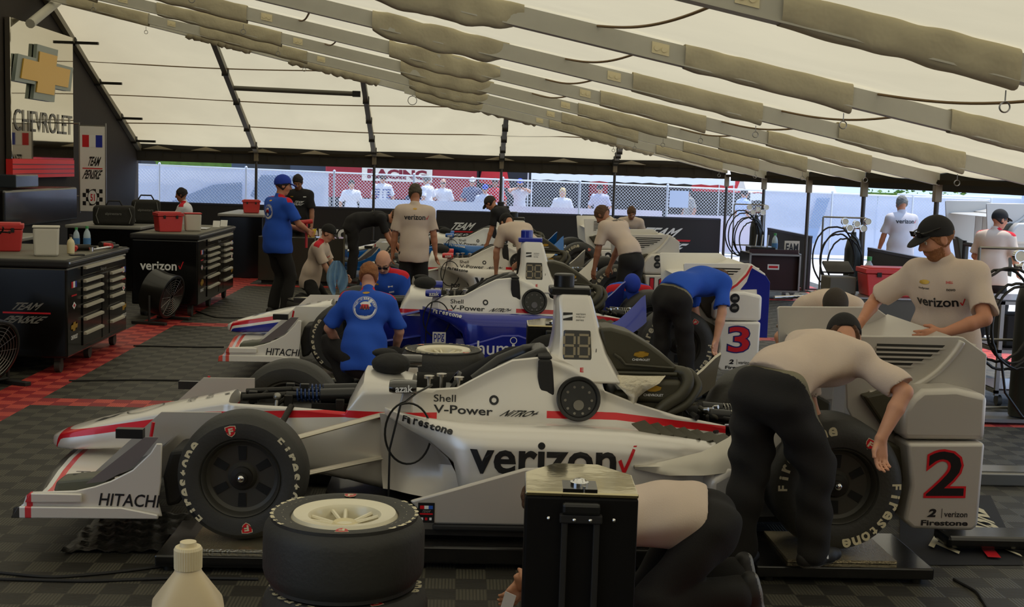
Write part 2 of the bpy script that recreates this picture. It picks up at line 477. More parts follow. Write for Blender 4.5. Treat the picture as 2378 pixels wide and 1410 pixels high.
M_SLEEVE = fabric('sleeve_fabric', srgb(200, 190, 160), srgb(190, 176, 140), 0.5, 5.0, 0.2)
def ring_pts(c, u, v, r, n=18):
    c, u, v = (np.asarray(q, float) for q in (c, u, v)); t = np.arange(n) * 2 * math.pi / n
    return [c + u * math.cos(a) * r + v * math.sin(a) * r for a in t]
PAT = [(-6.9, -5.5, 'flat'), (-4.6, -2.75, 'flat'), (-.95, .47, 'sag'), (1.77, 3.15, 'flat'), (3.97, 5.35, 'flat')]
NEAR = {4.0: 'nearest the camera', 7.0: 'second nearest the camera', 10.0: 'third from the camera', 13.0: 'fourth from the camera', 16.0: 'fifth from the camera', 19.0: 'sixth from the camera', 22.1: 'seventh from the camera', 25.2: 'short one by the far corner'}
for k, Y in enumerate(RAFT[1:]):
    xl = XW if Y < 22.4 else XE - (YE - Y) * 0.4 / 0.2 * 0.98 + 0.0
    xl = max(XW, xl)
    r = thing('roof_rafter', 'grey aluminium tent rafter sloping down to the right eave, ' + NEAR[Y], 'rafter', (0, Y, 0), 0, 'tent rafters')
    mb = MB()
    sl = np.array([1, 0, -0.2]); L_ = XE - xl
    mb.prism([(0, 0), (1, 0), (1, -.15), (0, -.15)], (xl, -0.05, roof_z(xl) - 0.03), sl * L_, (0, 0, 1), (0, 0.1, 0))
    mb.prism([(0, 0), (1, 0), (1, -.012), (0, -.012)], (xl, -0.062, roof_z(xl) - 0.18), sl * L_, (0, 0, 1), (0, 0.124, 0))
    mb.build('beam', M_BEAM, r, smooth=0)
    for x in (-5.1, -2.5, 1.57):
        if x < xl: continue
        mb = MB(); z = roof_z(x) - 0.1
        mb.prism([(-.07, -.045), (.07, -.045), (.07, .045), (-.07, .045)], (x, -0.058, z), (1, 0, -.2), (0, 0, 1), (0, 0.006, 0))
        for s in (-.03, .03): mb.cyl((x + s, -0.05, z - .2 * s), (x + s, -0.066, z - .2 * s), 0.022, n=12)
        mb.build('outlet_plate', M_CREAM, r, smooth=40)
    for (a, b, kd) in PAT:
        if a < xl: continue
        mb = MB(); mb.grid(cloth_sleeve(a, b, 0, kd, int(Y * 10 + a * 7) + 100), wrap_v=True)
        mb.build('fabric_sleeve', M_SLEEVE, r, smooth=60)
        if kd == 'flat':
            mb = MB(); zb = roof_z(b) - 0.3
            mb.tube([(b - .05, 0, zb + .06), (b - .05, 0, zb)], 0.004, 6)
            mb.tube(ring_pts((b - .05, 0, zb - .035), (1, 0, 0), (0, 0, 1), 0.03), 0.005, 6, closed=True)
            mb.build('hanging_ring', M_STEEL, r)
# corner (hip) rafter and the end jack rafters
r = thing('corner_rafter', 'grey tent rafter running diagonally from the top left to the far corner', 'rafter', (0, 0, 0), 0)
A = np.array([XW, hip_y(XW), roof_z(XW) - 0.1]); B = np.array([XE, YE, EAVE - 0.02])
mb = MB(); d = B - A; dn = nrm(d); side = nrm(np.cross(dn, (0, 0, 1)))
mb.prism([(0, 0.07), (1, 0.07), (1, -.08), (0, -.08)], A - side * 0.05, d, (0, 0, 1), side * 0.1)
mb.build('beam', M_BEAM, r, smooth=0)
for (f0, f1) in ((.17, .25), (.3, .42), (.5, .66), (.74, .86)):
    mb = MB(); P = [A + d * (f0 + (f1 - f0) * i / 30) for i in range(31)]
    mb.tube([p + np.array([0, 0, -.02 - .012 * math.sin(i * 1.7)]) for i, p in enumerate(P)], [0.1 + 0.012 * math.sin(i * 2.1) for i in range(31)], 12)
    mb.build('fabric_sleeve', M_SLEEVE, r, smooth=60)
mb = MB(); p = A + d * .47; mb.tube(ring_pts(p + np.array([0, 0, -.22]), (1, 0, 0), (0, 0, 1), 0.09), 0.008, 6, closed=True); mb.tube([p, p + np.array([0, 0, -.13])], 0.006, 6)
mb.build('hanging_ring', M_STEEL, r)
for i, (x, nm) in enumerate(((XW + 0.06, 'against the dark trailer side'), (-4.75, 'first right of the trailer side'), (-2.02, 'second right of the trailer side'), (0.95, 'third right of the trailer side'), (3.62, 'short one nearest the far corner'))):
    t = thing('end_rafter', 'tent end rafter dropping to the far eave, ' + nm, 'rafter', (x, 0, 0), 0, 'tent end rafters')
    y0 = hip_y(x); mb = MB(); d_ = np.array([0, YE - y0, HIP0 - hip_z(y0)])
    mb.prism([(0, 0), (1, 0), (1, -.13), (0, -.13)], (-.05, y0, hip_z(y0) - .03), d_, (0, 0, 1), (0.1, 0, 0))
    mb.build('beam', mat('end_beam', srgb(120, 114, 96), 0.5, 0.3), t, smooth=0)
    for f in (.25, .5, .75, .93):
        p = np.array([0, y0, hip_z(y0) - .1]) + d_ * f; mb = MB(); mb.box(p, (.13, .1, .16))
        if i == 0: mb.box(p + np.array([.27, 0, -.02]), (.42, .08, .05))
        mb.build('clamp', M_DARK, t, smooth=0)
# brace between two end rafters
t = thing('roof_brace', 'dark horizontal brace tube between two end rafters', 'brace', (0, 0, 0))
z_ = 3.52; yb = YE - (z_ + .1 - HIP0) / .4
mb = MB(); mb.cyl((-4.7, yb, z_), (-2.15, yb + .1, z_ - .03), 0.05, n=12); mb.build('tube', mat('end_beam2', srgb(96, 92, 80), .5, .4), t)
mb = MB(); mb.box((-2.2, yb + .1, z_ - .03), (.16, .12, .12)); mb.build('end_clamp', M_DARK, t)
# webbing cords on the fabric
M_CORD = mat('webbing', srgb(120, 96, 62), 0.9)
def cord(P, r, nm):
    mb = MB(); mb.tube(P, r, 5); return tag(mb.build('webbing_strap', M_CORD), nm, 'strap', 'webbing straps under the tent fabric')
for i, z0 in enumerate((2.85, 3.37, 3.95)):
    y = YE - (z0 - HIP0) / .4
    P = [(x, y + 0.05 * math.sin(x * 1.1 + i), hip_z(y) - .075 + 0.03 * math.sin(x * .8 + i)) for x in np.linspace(XW + .1, XE - (z0 - 2.3) / .2 - .2, 40)]
    cord(P, 0.012, ('lowest', 'middle', 'highest')[i] + ' brown strap across the pale end of the tent roof')
for xi, nmx in ((-2.1, 'left'), (1.05, 'centre'), (3.35, 'right')):
    for j, (ya, yb2) in enumerate(((7, 10), (10, 13), (13, 16), (16, 19))):
        P = []
        for i in range(21):
            f = i / 20; x = xi + .55 * (1 - f); P.append((x, ya + (yb2 - ya) * f, roof_z(x) - .09 * math.sin(math.pi * f) - .035))
        cord(P, 0.011, 'brown strap curving over the %s of the tent roof in %s bay' % (nmx, ('the nearest', 'the second', 'the third', 'the fourth')[j]))

# ------------------------------------------------------------------ poles
M_POLE = mat('tent_pole', srgb(74, 70, 66), 0.4, 0.6)
def pole(x, y, top, label, foot=0.0, grp='tent poles'):
    t = thing('tent_pole', label, 'pole', (x, y, 0), 0, grp)
    mb = MB(); mb.cyl((0, 0, foot), (0, 0, top), 0.033, n=12); mb.build('shaft', M_POLE, t)
    mb = MB(); mb.box((0, 0, top - .12), (.1, .1, .28)); mb.build('bracket', mat('pole_bracket', srgb(130, 118, 96), .5, .4), t, smooth=0, bevel=.01)
    mb = MB(); mb.box((0, 0, foot + .008), (.2, .2, .016)); mb.build('foot_plate', M_DARK, t, smooth=0)
ORD = ['nearest', 'second nearest', 'third', 'fourth', 'fifth', 'sixth', 'seventh']
for i, y in enumerate((13.0, 16.0, 18.95, 22.0, 25.3, 28.9)):
    pole(XE, y, 2.05, 'tent pole holding the right eave, %s to the camera' % ORD[i])
for i, x in enumerate((-4.75, -2.02, 0.95, 3.62)):
    pole(x, YE - .02, 2.3, 'tent pole under the far eave, %s from the left' % ('first', 'second', 'third', 'fourth')[i])
# ------------------------------------------------------------------ race cars
X2, Y2, PAD = -1.078, 7.15, 0.105
def c2(pts, y):
    """outline points seen on the nearest car, at lateral offset y, in that car's own metres (x, z)"""
    out = []
    for px, py in pts:
        p = onY(px, py, Y2 + y); out.append((p.x - X2, p.z - PAD))
    return out
def livery(name, top, stripe, low, thin=None, metal=0.0, rough=0.3, gap=True, pts=None, half=0.02):
    m = bpy.data.materials.new(name); m.use_nodes = True; MATS[name] = m
    nt = m.node_tree; N = nt.nodes; L = nt.links; b = N['Principled BSDF']
    tc = N.new('ShaderNodeTexCoord'); sp = N.new('ShaderNodeSeparateXYZ'); L.new(tc.outputs['Object'], sp.inputs[0])
    def mt(op, a, bb=None):
        n = N.new('ShaderNodeMath'); n.operation = op
        for i, q in enumerate((a, bb)):
            if q is None: continue
            if isinstance(q, (int, float)): n.inputs[i].default_value = q
            else: L.new(q, n.inputs[i])
        return n.outputs[0]
    fc = N.new('ShaderNodeFloatCurve'); cv = fc.mapping.curves[0]
    pts = pts or [(-1.25, .10), (-1.19, .33), (-1.16, .345), (-.65, .435), (-.34, .49), (.46, .535), (.8, .535), (1.6, .57), (2.0, .56), (2.64, .49), (3.2, .4)]
    P = [((x + 1.25) / 4.45, z) for x, z in pts]
    cv.points[0].location = P[0]; cv.points[1].location = P[-1]
    for q in P[1:-1]: cv.points.new(*q)
    for q in cv.points: q.handle_type = 'VECTOR'
    fc.mapping.update()
    L.new(mt('DIVIDE', mt('ADD', sp.outputs[0], 1.25), 4.45), fc.inputs['Value'])
    dz = mt('SUBTRACT', sp.outputs[2], fc.outputs[0])
    def mixc(f, a, c):
        n = N.new('ShaderNodeMix'); n.data_type = 'RGBA'; L.new(f, n.inputs['Factor'])
        for k, q in (('A', a), ('B', c)):
            if isinstance(q, tuple): n.inputs[k].default_value = q
            else: L.new(q, n.inputs[k])
        return n.outputs['Result']
    colr = mixc(mt('GREATER_THAN', dz, -half), low, top)
    if thin: colr = mixc(mt('MULTIPLY', mt('GREATER_THAN', dz, -half - .025), mt('LESS_THAN', dz, -half)), colr, thin)
    band = mt('LESS_THAN', mt('ABSOLUTE', dz), half)
    if gap: band = mt('MULTIPLY', band, mt('SUBTRACT', 1.0, mt('MULTIPLY', mt('GREATER_THAN', sp.outputs[0], 0.98), mt('LESS_THAN', sp.outputs[0], 1.6))))
    colr = mixc(band, colr, stripe)
    L.new(colr, b.inputs['Base Color']); b.inputs['Metallic'].default_value = metal; b.inputs['Roughness'].default_value = rough
    b.inputs['Coat Weight'].default_value = 0.5; b.inputs['Coat Roughness'].default_value = 0.08
    return m
def wingpaint(name, base, metal=0.3, band=(.72, .05, .06, 1), edge=(.8, .8, .78, 1), tip=(.05, .05, .045, 1)):
    m = bpy.data.materials.new(name); m.use_nodes = True; MATS[name] = m
    nt = m.node_tree; N = nt.nodes; L = nt.links; b = N['Principled BSDF']
    tc = N.new('ShaderNodeTexCoord'); sp = N.new('ShaderNodeSeparateXYZ'); L.new(tc.outputs['Object'], sp.inputs[0])
    rp = N.new('ShaderNodeValToRGB'); rp.color_ramp.interpolation = 'CONSTANT'
    dv = N.new('ShaderNodeMath'); dv.operation = 'ADD'; dv.inputs[1].default_value = 1.3; L.new(sp.outputs[0], dv.inputs[0]); L.new(dv.outputs[0], rp.inputs[0])
    e = rp.color_ramp.elements; e[0].position = 0; e[0].color = tip; e[1].position = .19; e[1].color = edge
    k = e.new(.215); k.color = band; k = e.new(.25); k.color = base
    L.new(rp.outputs[0], b.inputs['Base Color']); b.inputs['Metallic'].default_value = metal; b.inputs['Roughness'].default_value = .32; b.inputs['Coat Weight'].default_value = .4
    return m
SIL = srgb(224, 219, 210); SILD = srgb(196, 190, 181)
L_RED = srgb(216, 22, 34)
M_BODY = livery('silver_red_livery', SIL, L_RED, SIL, metal=.35, rough=.34)
M_POD = mat('silver_sidepod', SIL, .34, .4, coat=.5)
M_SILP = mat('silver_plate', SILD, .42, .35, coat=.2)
M_WING = wingpaint('silver_wing', SIL)
M_BODYIN = mat('cockpit_black', srgb(26, 25, 23), .7)
M_FAIR = mat('olive_fairing', srgb(66, 62, 46), .5, var=.1, vscale=20)
M_RIM = mat('black_rim', srgb(62, 60, 54), .45, .2)
M_NUM = mat('black_number', srgb(22, 21, 22), .4)
M_NUMO = mat('red_number_outline', srgb(205, 22, 34), .4)
M_MIR = mat('mirror_black', srgb(28, 27, 26), .2, coat=.6)
M_CAMB = mat('camera_black', srgb(26, 26, 25), .35)
M_BLADE = mat('silver_blade', srgb(205, 198, 182), .35, .4, coat=.3)
NS, NT = 18, 9
def half_profile(w, zb, ws, zs, top):
    """bottom centre -> side -> shoulder -> (over the top | down into an opening)"""
    P = []
    h = zs - zb
    ctrl = [(0, zb), (w * .7, zb), (w * .95, zb + h * .08), (w, zb + h * .35), (w * .99, zb + h * .6), (ws * 1.02, zs - h * .08), (ws, zs)]
    ctrl = np.array(ctrl); t = np.linspace(0, 1, len(ctrl)); tt = np.linspace(0, 1, NS)
    P += list(zip(np.interp(tt, t, ctrl[:, 0]), np.interp(tt, t, ctrl[:, 1])))
    if isinstance(top, tuple):
        zf = top[0]; c = np.array([(ws - .012, zs + .008), (ws - .03, zs - .004), (ws - .036, zs - .05), (ws - .045, zf + .02), (ws - .07, zf), (0, zf)])
        t = np.linspace(0, 1, len(c)); tt = np.linspace(0, 1, NT); P += list(zip(np.interp(tt, t, c[:, 0]), np.interp(tt, t, c[:, 1])))
    else:
        a = np.linspace(0, math.pi / 2, NT + 1)[1:]
        P += [(ws * math.cos(q) ** .75 if q < math.pi / 2 - 1e-6 else 0, zs + (top - zs) * math.sin(q)) for q in a]
    return P
def loft(sections, name, mats, parent, step=0.03, inner=True):
    """sections: (x, w, zb, ws, zs, top)"""
    mb = MB(); rows = []; fl = []
    for a, b in zip(sections[:-1], sections[1:]):
        n = max(1, int((b[0] - a[0]) / step))
        for i in range(n):
            f = i / n; f2 = f
            A_, B_ = np.array(half_profile(*a[1:])), np.array(half_profile(*b[1:]))
            rows.append((a[0] + (b[0] - a[0]) * f, A_ + (B_ - A_) * f2)); fl.append(isinstance(a[5], tuple) and isinstance(b[5], tuple) if inner else False)
    rows.append((sections[-1][0], np.array(half_profile(*sections[-1][1:])))); fl.append(False)
    k = NS + NT; V = []
    for x, p in rows:
        V += [(x, -q[0], q[1]) for q in p] + [(x, q[0], q[1]) for q in p[-2:0:-1]]
    m = 2 * k - 2; n = len(rows); F = []; MI = []
    for i in range(n - 1):
        for j in range(m):
            j2 = (j + 1) % m; F.append((i * m + j, i * m + j2, (i + 1) * m + j2, (i + 1) * m + j))
            MI.append(1 if fl[i] and NS < j < 2 * k - 2 - NS else 0)
    F += [tuple(range(m)), tuple(range((n - 1) * m, n * m))]; MI += [0, 0]
    mb.add(V, F); mb.m = MI
    return mb.build(name, mats, parent, smooth=50)
def airfoil(x0, x1, z0, z1, th, n=14):
    """closed section from leading edge (x0,z0) to trailing edge (x1,z1)"""
    up, lo = [], []
    for i in range(n + 1):
        t = i / n; yt = th * (1.48 * math.sqrt(t) - .63 * t - 1.76 * t * t + 1.42 * t ** 3 - .51 * t ** 4)
        x = x0 + (x1 - x0) * t; z = z0 + (z1 - z0) * t * t
        up.append((x, z + yt)); lo.append((x, z - yt * .6))
    return up + lo[-2:0:-1]
def wingspan(mb, sec, y0, y1, mi=0, n=2, dz=lambda y: 0.0):
    G = []
    for i in range(n + 1):
        y = y0 + (y1 - y0) * i / n; G.append([(x, y, z + dz(y)) for x, z in sec])
    G = np.array(G); k = G.shape[1]; mb.grid(G, mi, True); b = mb.n - (n + 1) * k
    mb.f += [tuple(range(b, b + k)), tuple(range(b + n * k, b + (n + 1) * k))]; mb.m += [mi, mi]
def tyre_prof(R, w, rb=.2):
    h = w / 2
    return [(rb, -h + .03), (rb + .012, -h + .012), (rb + .05, -h), (rb + .09, -h + .003), (R - .03, -h + .018), (R - .008, -h + .045), (R, -h + .075), (R, h - .075), (R - .008, h - .045), (R - .03, h - .018), (rb + .09, h - .003), (rb + .05, h), (rb + .012, h - .012), (rb, h - .03)]
def ring_letters(W, txt, c, u, v, R, hgt, a0, a1, m, lift=0.0):
    """letters clockwise round centre c, tops outwards; angles clockwise from v"""
    c, u, v = (np.asarray(q, float) for q in (c, u, v)); n = len(txt)
    for i, ch in enumerate(txt):
        a = a0 + (a1 - a0) * (i + .5) / n; rad = u * math.sin(a) + v * math.cos(a); tan = u * math.cos(a) - v * math.sin(a)
        V, F, asp = text2d(ch, .03, 0); wd = min(hgt * asp, abs(a1 - a0) / n * R * .86)
        if ch in 'iIl1': wd = hgt * .34
        W.put(V, F, c + rad * (R - hgt / 2) - tan * wd / 2, tan * wd, rad * hgt, m, lift=lift)
def tyre_writing(parent, o, ax, u, v, R, w, rot=0.0, side=1, name='lettering'):
    """words and shields on one sidewall"""
    W = Writing(None, .0015); c = np.asarray(o, float) + nrm(ax) * (w / 2 * side - 0.0005)
    for k in (0, math.pi):
        ring_letters(W, 'Firestone', c, u, v, R - .052, .052, rot + .70 + k, rot + 2.30 + k, M_LETC, lift=-.003)
    for a in (rot - .19, rot + 3.0):
        rad = np.asarray(u, float) * math.sin(a) + np.asarray(v, float) * math.cos(a); tan = np.asarray(u, float) * math.cos(a) - np.asarray(v, float) * math.sin(a)
        cc = c + rad * (R - .075)
        W.poly(SHIELD, cc, tan * .056, rad * .056, M_LETC, -.002); W.poly(SHIELD, cc, tan * .049, rad * .049, M_NUMO, -.0012)
        V, F, _ = text2d('F', .04, 0); W.put(V, F, cc - tan * .011 - rad * .017, tan * .024, rad * .032, M_LETC, lift=-.0004)
    return W.done(name, parent)
def make_wheel(parent, x, y, R, w, side, marks=True, rot=0.0):
    """side -1: outer face towards -y. parts: wheel > tyre shell is the wheel's own mesh, rim, hub as sub-parts"""
    ax = (0, side, 0); o = (x, y, R)
    mb = MB(); mb.lathe(tyre_prof(R, w), o, ax, 72, closed=False)
    t = mb.build('wheel', M_RUBBER, parent, smooth=35)
    h = w / 2; mb = MB()
    mb.lathe([(.208, h - .03), (.2, h - .018), (.192, h - .026), (.182, h - .06), (.165, h - .072), (.075, h - .078), (.06, h - .06), (.0, h - .06)], o, ax, 60)
    mb.lathe([(.208, -h + .03), (.19, -h + .03), (.18, 0), (.08, 0.02), (0, .02)], o, ax, 40)
    mb.build('rim', M_RIM, t, smooth=30)
    for i in range(6):
        mb = MB(); a = i * math.pi / 3; dr = np.array([math.sin(a), 0, math.cos(a)]); tn = np.array([math.cos(a), 0, -math.sin(a)])
        mb.prism([(-.018, .088), (.018, .088), (.022, .158), (-.022, .158)], np.array(o) + np.array(ax) * (h - .074), tn, dr, np.array(ax) * .004)
        mb.build('rim_slot', mat('slot_black', srgb(8, 8, 8), .8), t, smooth=0)
    mb = MB(); mb.lathe([(.055, h - .062), (.055, h - .045), (.03, h - .04), (.03, h - .03), (0, h - .03)], o, ax, 36); mb.build('hub', M_DARK, t, smooth=30)
    mb = MB(); mb.sphere(np.array(o) + np.array(ax) * (h - .028), .023, 16); mb.build('hub_cap', M_CHROME, t)
    if marks: tyre_writing(t, o, ax, (1 if side < 0 else -1, 0, 0), (0, 0, 1), R, w, rot)
    return t

def make_car(label):
    car = thing('race_car', label, 'race car', (X2, Y2, PAD), 0, 'race cars under the tent')
    S = [(-1.245, .012, .298, .012, .306, .312), (-1.235, .055, .272, .052, .318, .328), (-1.2, .095, .258, .088, .332, .348), (-1.12, .128, .255, .118, .355, .377), (-1.0, .148, .262, .136, .388, .414),
         (-.7, .168, .276, .15, .462, .494), (-.35, .19, .276, .165, .53, .568), (-.21, .205, .262, .175, .555, .60), (-.2, .205, .262, .185, .556, (.50,)), (.15, .25, .2, .215, .548, (.47,)), (.46, .29, .14, .255, .535, (.46,)),
         (.475, .29, .14, .262, .56, .60), (.56, .30, .12, .265, .64, .762), (.7, .315, .09, .272, .65, .752), (.83, .325, .075, .272, .665, .712), (.845, .325, .075, .275, .69, (.42,)), (.95, .335, .065, .275, .684, (.36,)), (1.09, .34, .06, .272, .695, (.34,)),
         (1.25, .345, .06, .268, .785, (.34,)), (1.4, .345, .06, .262, .86, (.36,)), (1.54, .34, .06, .25, .876, (.45,)), (1.6, .34, .06, .245, .87, (.6,)), (1.615, .34, .06, .24, .868, .89), (1.75, .34, .06, .23, .80, .87), (1.92, .335, .06, .235, .71, .8),
         (1.935, .335, .06, .25, .69, (.40,)), (2.1, .33, .06, .26, .63, (.36,)), (2.35, .32, .06, .265, .56, (.34,)), (2.64, .29, .08, .25, .505, (.34,))]
    body = loft(S, 'bodywork', [M_BODY, M_BODYIN], car)
    bb = bvh_of(body)
    # sidepods
    pods = []
    for sg in (-1, 1):
        K = [(.69, .36, .55, .595), (.80, .52, .52, .595), (.95, .68, .47, .592), (1.08, .79, .38, .59), (1.13, .82, .17, .588), (1.25, .85, .075, .588), (1.6, .86, .07, .59), (2.0, .85, .07, .575), (2.3, .80, .08, .535), (2.5, .72, .1, .495), (2.62, .62, .14, .45)]
        G = []
        for a, b in zip(K[:-1], K[1:]):
            n = max(1, int((b[0] - a[0]) / .035))
            for i in range(n + (b is K[-1])):
                f = i / n; x, yo, zb, zt = [a[q] + (b[q] - a[q]) * f for q in range(4)]
                yi = .26; h = zt - zb; wd = yo - yi; r = min(.11, h * .45, wd * .6)
                row = [(yi, zb), (yi + wd * .5, zb), (yo - r * .6, zb), (yo - r * .12, zb + r * .25), (yo, zb + h * .4), (yo - .004, zt - r * 1.1), (yo - r * .12, zt - r * .6), (yo - r * .45, zt - r * .2), (yo - r * 1.1, zt - .002), (yi + wd * .5, zt - .028), (yi + wd * .2, zt - .06), (yi, zt - .075)]
                G.append([(x, sg * p, q) for p, q in row])
        mb = MB(); G = np.array(G); mb.grid(G); k = G.shape[1]; mb.f += [tuple(range(k)), tuple(range((len(G) - 1) * k, len(G) * k))]; mb.m += [0, 0]
        p = mb.build('sidepod', M_POD, car, smooth=50); pods.append(p)
        # louvred outlet at the back of the pod
        mb = MB()
        for i in range(7):
            x = 2.07 + i * .075; mb.prism([(0, 0), (.075, .018), (.07, .03), (-.005, .008)], (x, sg * (.44 + .0 * i), .545 - i * .011), (1, 0, 0), (0, 0, 1), (0.05, sg * (.24 - i * .014), -.02))
        mb.build('louvre', M_FAIR, p, smooth=0)
        # curved inlet panel from under the lip down to the floor
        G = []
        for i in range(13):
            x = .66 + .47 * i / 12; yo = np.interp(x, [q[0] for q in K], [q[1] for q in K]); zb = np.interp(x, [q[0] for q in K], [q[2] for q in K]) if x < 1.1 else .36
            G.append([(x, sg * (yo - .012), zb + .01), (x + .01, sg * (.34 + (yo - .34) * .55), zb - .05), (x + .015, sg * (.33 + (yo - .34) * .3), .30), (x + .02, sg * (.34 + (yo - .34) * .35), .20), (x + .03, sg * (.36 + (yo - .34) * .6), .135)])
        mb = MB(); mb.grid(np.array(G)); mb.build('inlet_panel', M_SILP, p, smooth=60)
    # floor, skirts, wheel pods, flicks
    mb = MB(); mb.prism([(.35, -.2), (.85, -.9), (2.5, -.93), (2.75, -.55), (3.3, -.5), (3.3, .5), (2.75, .55), (2.5, .93), (.85, .9), (.35, .2)], (0, 0, .035), (1, 0, 0), (0, 1, 0), (0, 0, .03))
    mb.build('underfloor', M_CARBON, car, smooth=0)
    for sg in (-1, 1):
        mb = MB(); P = [(.86, .225), (.99, .106), (2.45, .106), (2.45, .16), (2.05, .23), (1.85, .33), (1.6, .415), (1.45, .41), (1.1, .30)]
        mb.prism(P, (0, sg * .95, 0), (1, 0, 0), (0, 0, 1), (0, -sg * .03, 0)); mb.prism([(.98, .07), (2.5, .07), (2.5, .106), (.98, .106)], (0, sg * .95, 0), (1, 0, 0), (0, 0, 1), (0, -sg * .04, 0), 1)
        s = mb.build('floor_skirt', [M_SILP, M_BLACKM], car, smooth=30, bevel=.012)
        mb = MB(); mb.prism([(2.42, .13), (2.68, .15), (2.7, .36), (2.66, .42), (2.52, .42), (2.42, .36)], (0, sg * .9, 0), (1, 0, 0), (0, 0, 1), (0, -sg * .3, 0)); mb.build('wheel_guard', M_SILP, car, smooth=40, bevel=.04, seg=3)
        G = []
        FK = np.array([(2.03, .400, .408, .87, .865), (2.2, .372, .445, .885, .85), (2.4, .378, .485, .89, .80), (2.55, .40, .56, .89, .76), (2.68, .46, .68, .88, .73), (2.76, .52, .77, .87, .72), (2.80, .56, .80, .86, .72)])
        for x in np.linspace(2.03, 2.80, 22):
            zb, zt, ya, yb = (np.interp(x, FK[:, 0], FK[:, q]) for q in (1, 2, 3, 4)); zm = (zb + zt) / 2 + .01; ym = (ya + yb) / 2 + .012
            G.append([(x, sg * ya, zb), (x, sg * ym, zm), (x, sg * yb, zt), (x, sg * (yb - .03), zt - .01), (x, sg * (ym - .035), zm), (x, sg * (ya - .03), zb)])
        mb = MB(); mb.grid(np.array(G), 0, True); n_ = 22 * 6; mb.f += [tuple(range(6)), tuple(range(n_ - 6, n_))]; mb.m += [0, 0]
        mb.build('wheel_flick', M_BLADE, car, smooth=50)
    # front wing
    mb = MB()
    wingspan(mb, airfoil(-1.15, -.62, .225, .235, .028), -.93, .93, 0, 10, lambda y: -.09 * min(1, abs(y) / .6) ** 2)
    wingspan(mb, airfoil(-.80, -.50, .20, .26, .018), -.93, -.2); wingspan(mb, airfoil(-.80, -.50, .20, .26, .018), .2, .93)
    fw = mb.build('front_wing', M_WING, car, smooth=40)
    for sg in (-1, 1):
        mb = MB()
        out = [(-1.155, .109), (-1.15, .15), (-1.10, .17), (-1.085, .215), (-1.06, .235), (-.836, .246), (-.74, .27), (-.66, .30), (-.55, .36), (-.46, .45), (-.43, .50), (-.40, .50), (-.405, .30), (-.42, .2), (-.40, .119)]
        n = len(out); G = []
        for i, (x, z) in enumerate(out): G.append((x, z))
        mb.prism(G, (0, sg * .95, 0), (1, 0, 0), (0, 0, 1), (0, -sg * .012, 0))
        mb.prism([(-1.155, .104), (-.415, .112), (-.415, .135), (-.6, .17), (-1.12, .165)], (0, sg * .955, 0), (1, 0, 0), (0, 0, 1), (0, sg * .022, 0))
        mb.prism([(-1.085, .185), (-.8, .19), (-.8, .235), (-1.06, .235)], (0, sg * .955, 0), (1, 0, 0), (0, 0, 1), (0, sg * .018, 0))
        e = mb.build('front_endplate', M_WING, fw, smooth=30, bevel=.006)
        mb = MB(); mb.prism([(-.80, .27), (-.5, .52), (-.43, .52), (-.55, .37), (-.70, .285)], (0, sg * .90, 0), (1, 0, 0), (0, 0, 1), (0, -sg * .012, 0)); mb.build('wing_strake', mat('grey_strake', srgb(120, 112, 112), .5, .2), fw, smooth=0)
        mb = MB(); mb.prism([(-.88, .22), (-.50, .58), (-.18, .585), (-.18, .30), (-.3, .22)], (0, sg * .55, 0), (1, 0, 0), (0, 0, 1), (0, -sg * .015, 0)); mb.build('flap_plate', M_SILP, fw, smooth=0)
        mb = MB()
        wingspan(mb, airfoil(-.72, -.42, .30, .46, .014), sg * .56, sg * .88); mb.build('wing_flap', M_CARBON, fw, smooth=40)
        mb = MB(); mb.box((-.62, sg * .72, .50), (.14, .05, .05)); mb.cyl((-.52, sg * .72, .44), (-.50, sg * .72, .56), .009, n=8, mi=1); mb.build('flap_adjuster', [M_CAMB, M_NUMO], fw, smooth=0)
        mb = MB(); mb.prism([(-1.0, .19), (-.72, .20), (-.72, .285), (-.98, .255)], (0, sg * .80, 0), (1, 0, 0), (0, 0, 1), (0, -sg * .16, 0)); mb.build('wing_slot_box', mat('grey_green_box', srgb(94, 96, 82), .5), fw, smooth=0, bevel=.015)
        mb = MB(); mb.prism([(-.40, .14), (-.34, .16), (-.20, .34), (-.22, .46), (-.38, .44), (-.42, .3)], (0, sg * .86, 0), (1, 0, 0), (0, 0, 1), (0, -sg * .3, 0)); mb.build('brake_duct', M_BLACKM, car, smooth=0, bevel=.02)
    # wheels
    make_wheel(car, 0, -.855, .33, .27, -1); make_wheel(car, 0, .855, .33, .27, 1)
    make_wheel(car, 3.09, -.79, .35, .38, -1, rot=.75); make_wheel(car, 3.09, .79, .35, .38, 1, rot=.4)
    # wishbones
    for sg in (-1, 1):
        for nm, a, b in (('front_wishbone', (0.02, .74, .43), (.70, .27, .545)), ('front_wishbone', (0.02, .74, .24), (.70, .29, .30)), ('front_wishbone', (-.02, .74, .43), (-.3, .19, .47)), ('front_wishbone', (-.02, .74, .24), (-.25, .19, .3)), ('push_rod', (0, .7, .25), (.15, .2, .56)),
                         ('rear_wishbone', (3.05, .64, .42), (2.7, .2, .40)), ('rear_wishbone', (3.1, .64, .24), (2.75, .15, .22)), ('drive_shaft', (3.09, .64, .35), (3.09, .1, .33))):
            P = np.array([(np.array(a) + (np.array(b) - np.array(a)) * i / 6) * (1, sg, 1) for i in range(7)])
            mb = MB(); mb.tube(P, .032 if 'wish' in nm else .018, 10, flat=.38 if 'wish' in nm else 1.0)
            mb.build(nm, M_BLADE if nm == 'front_wishbone' else M_DARK, car, smooth=60)
        mb = MB(); mb.cyl((0, sg * .74, .33), (0, sg * .80, .33), .15, n=24); mb.box((0, sg * .72, .33), (.1, .06, .26)); mb.build('upright', M_DARK, car)
    # open hatch: dampers, springs, reservoirs
    mb = MB()
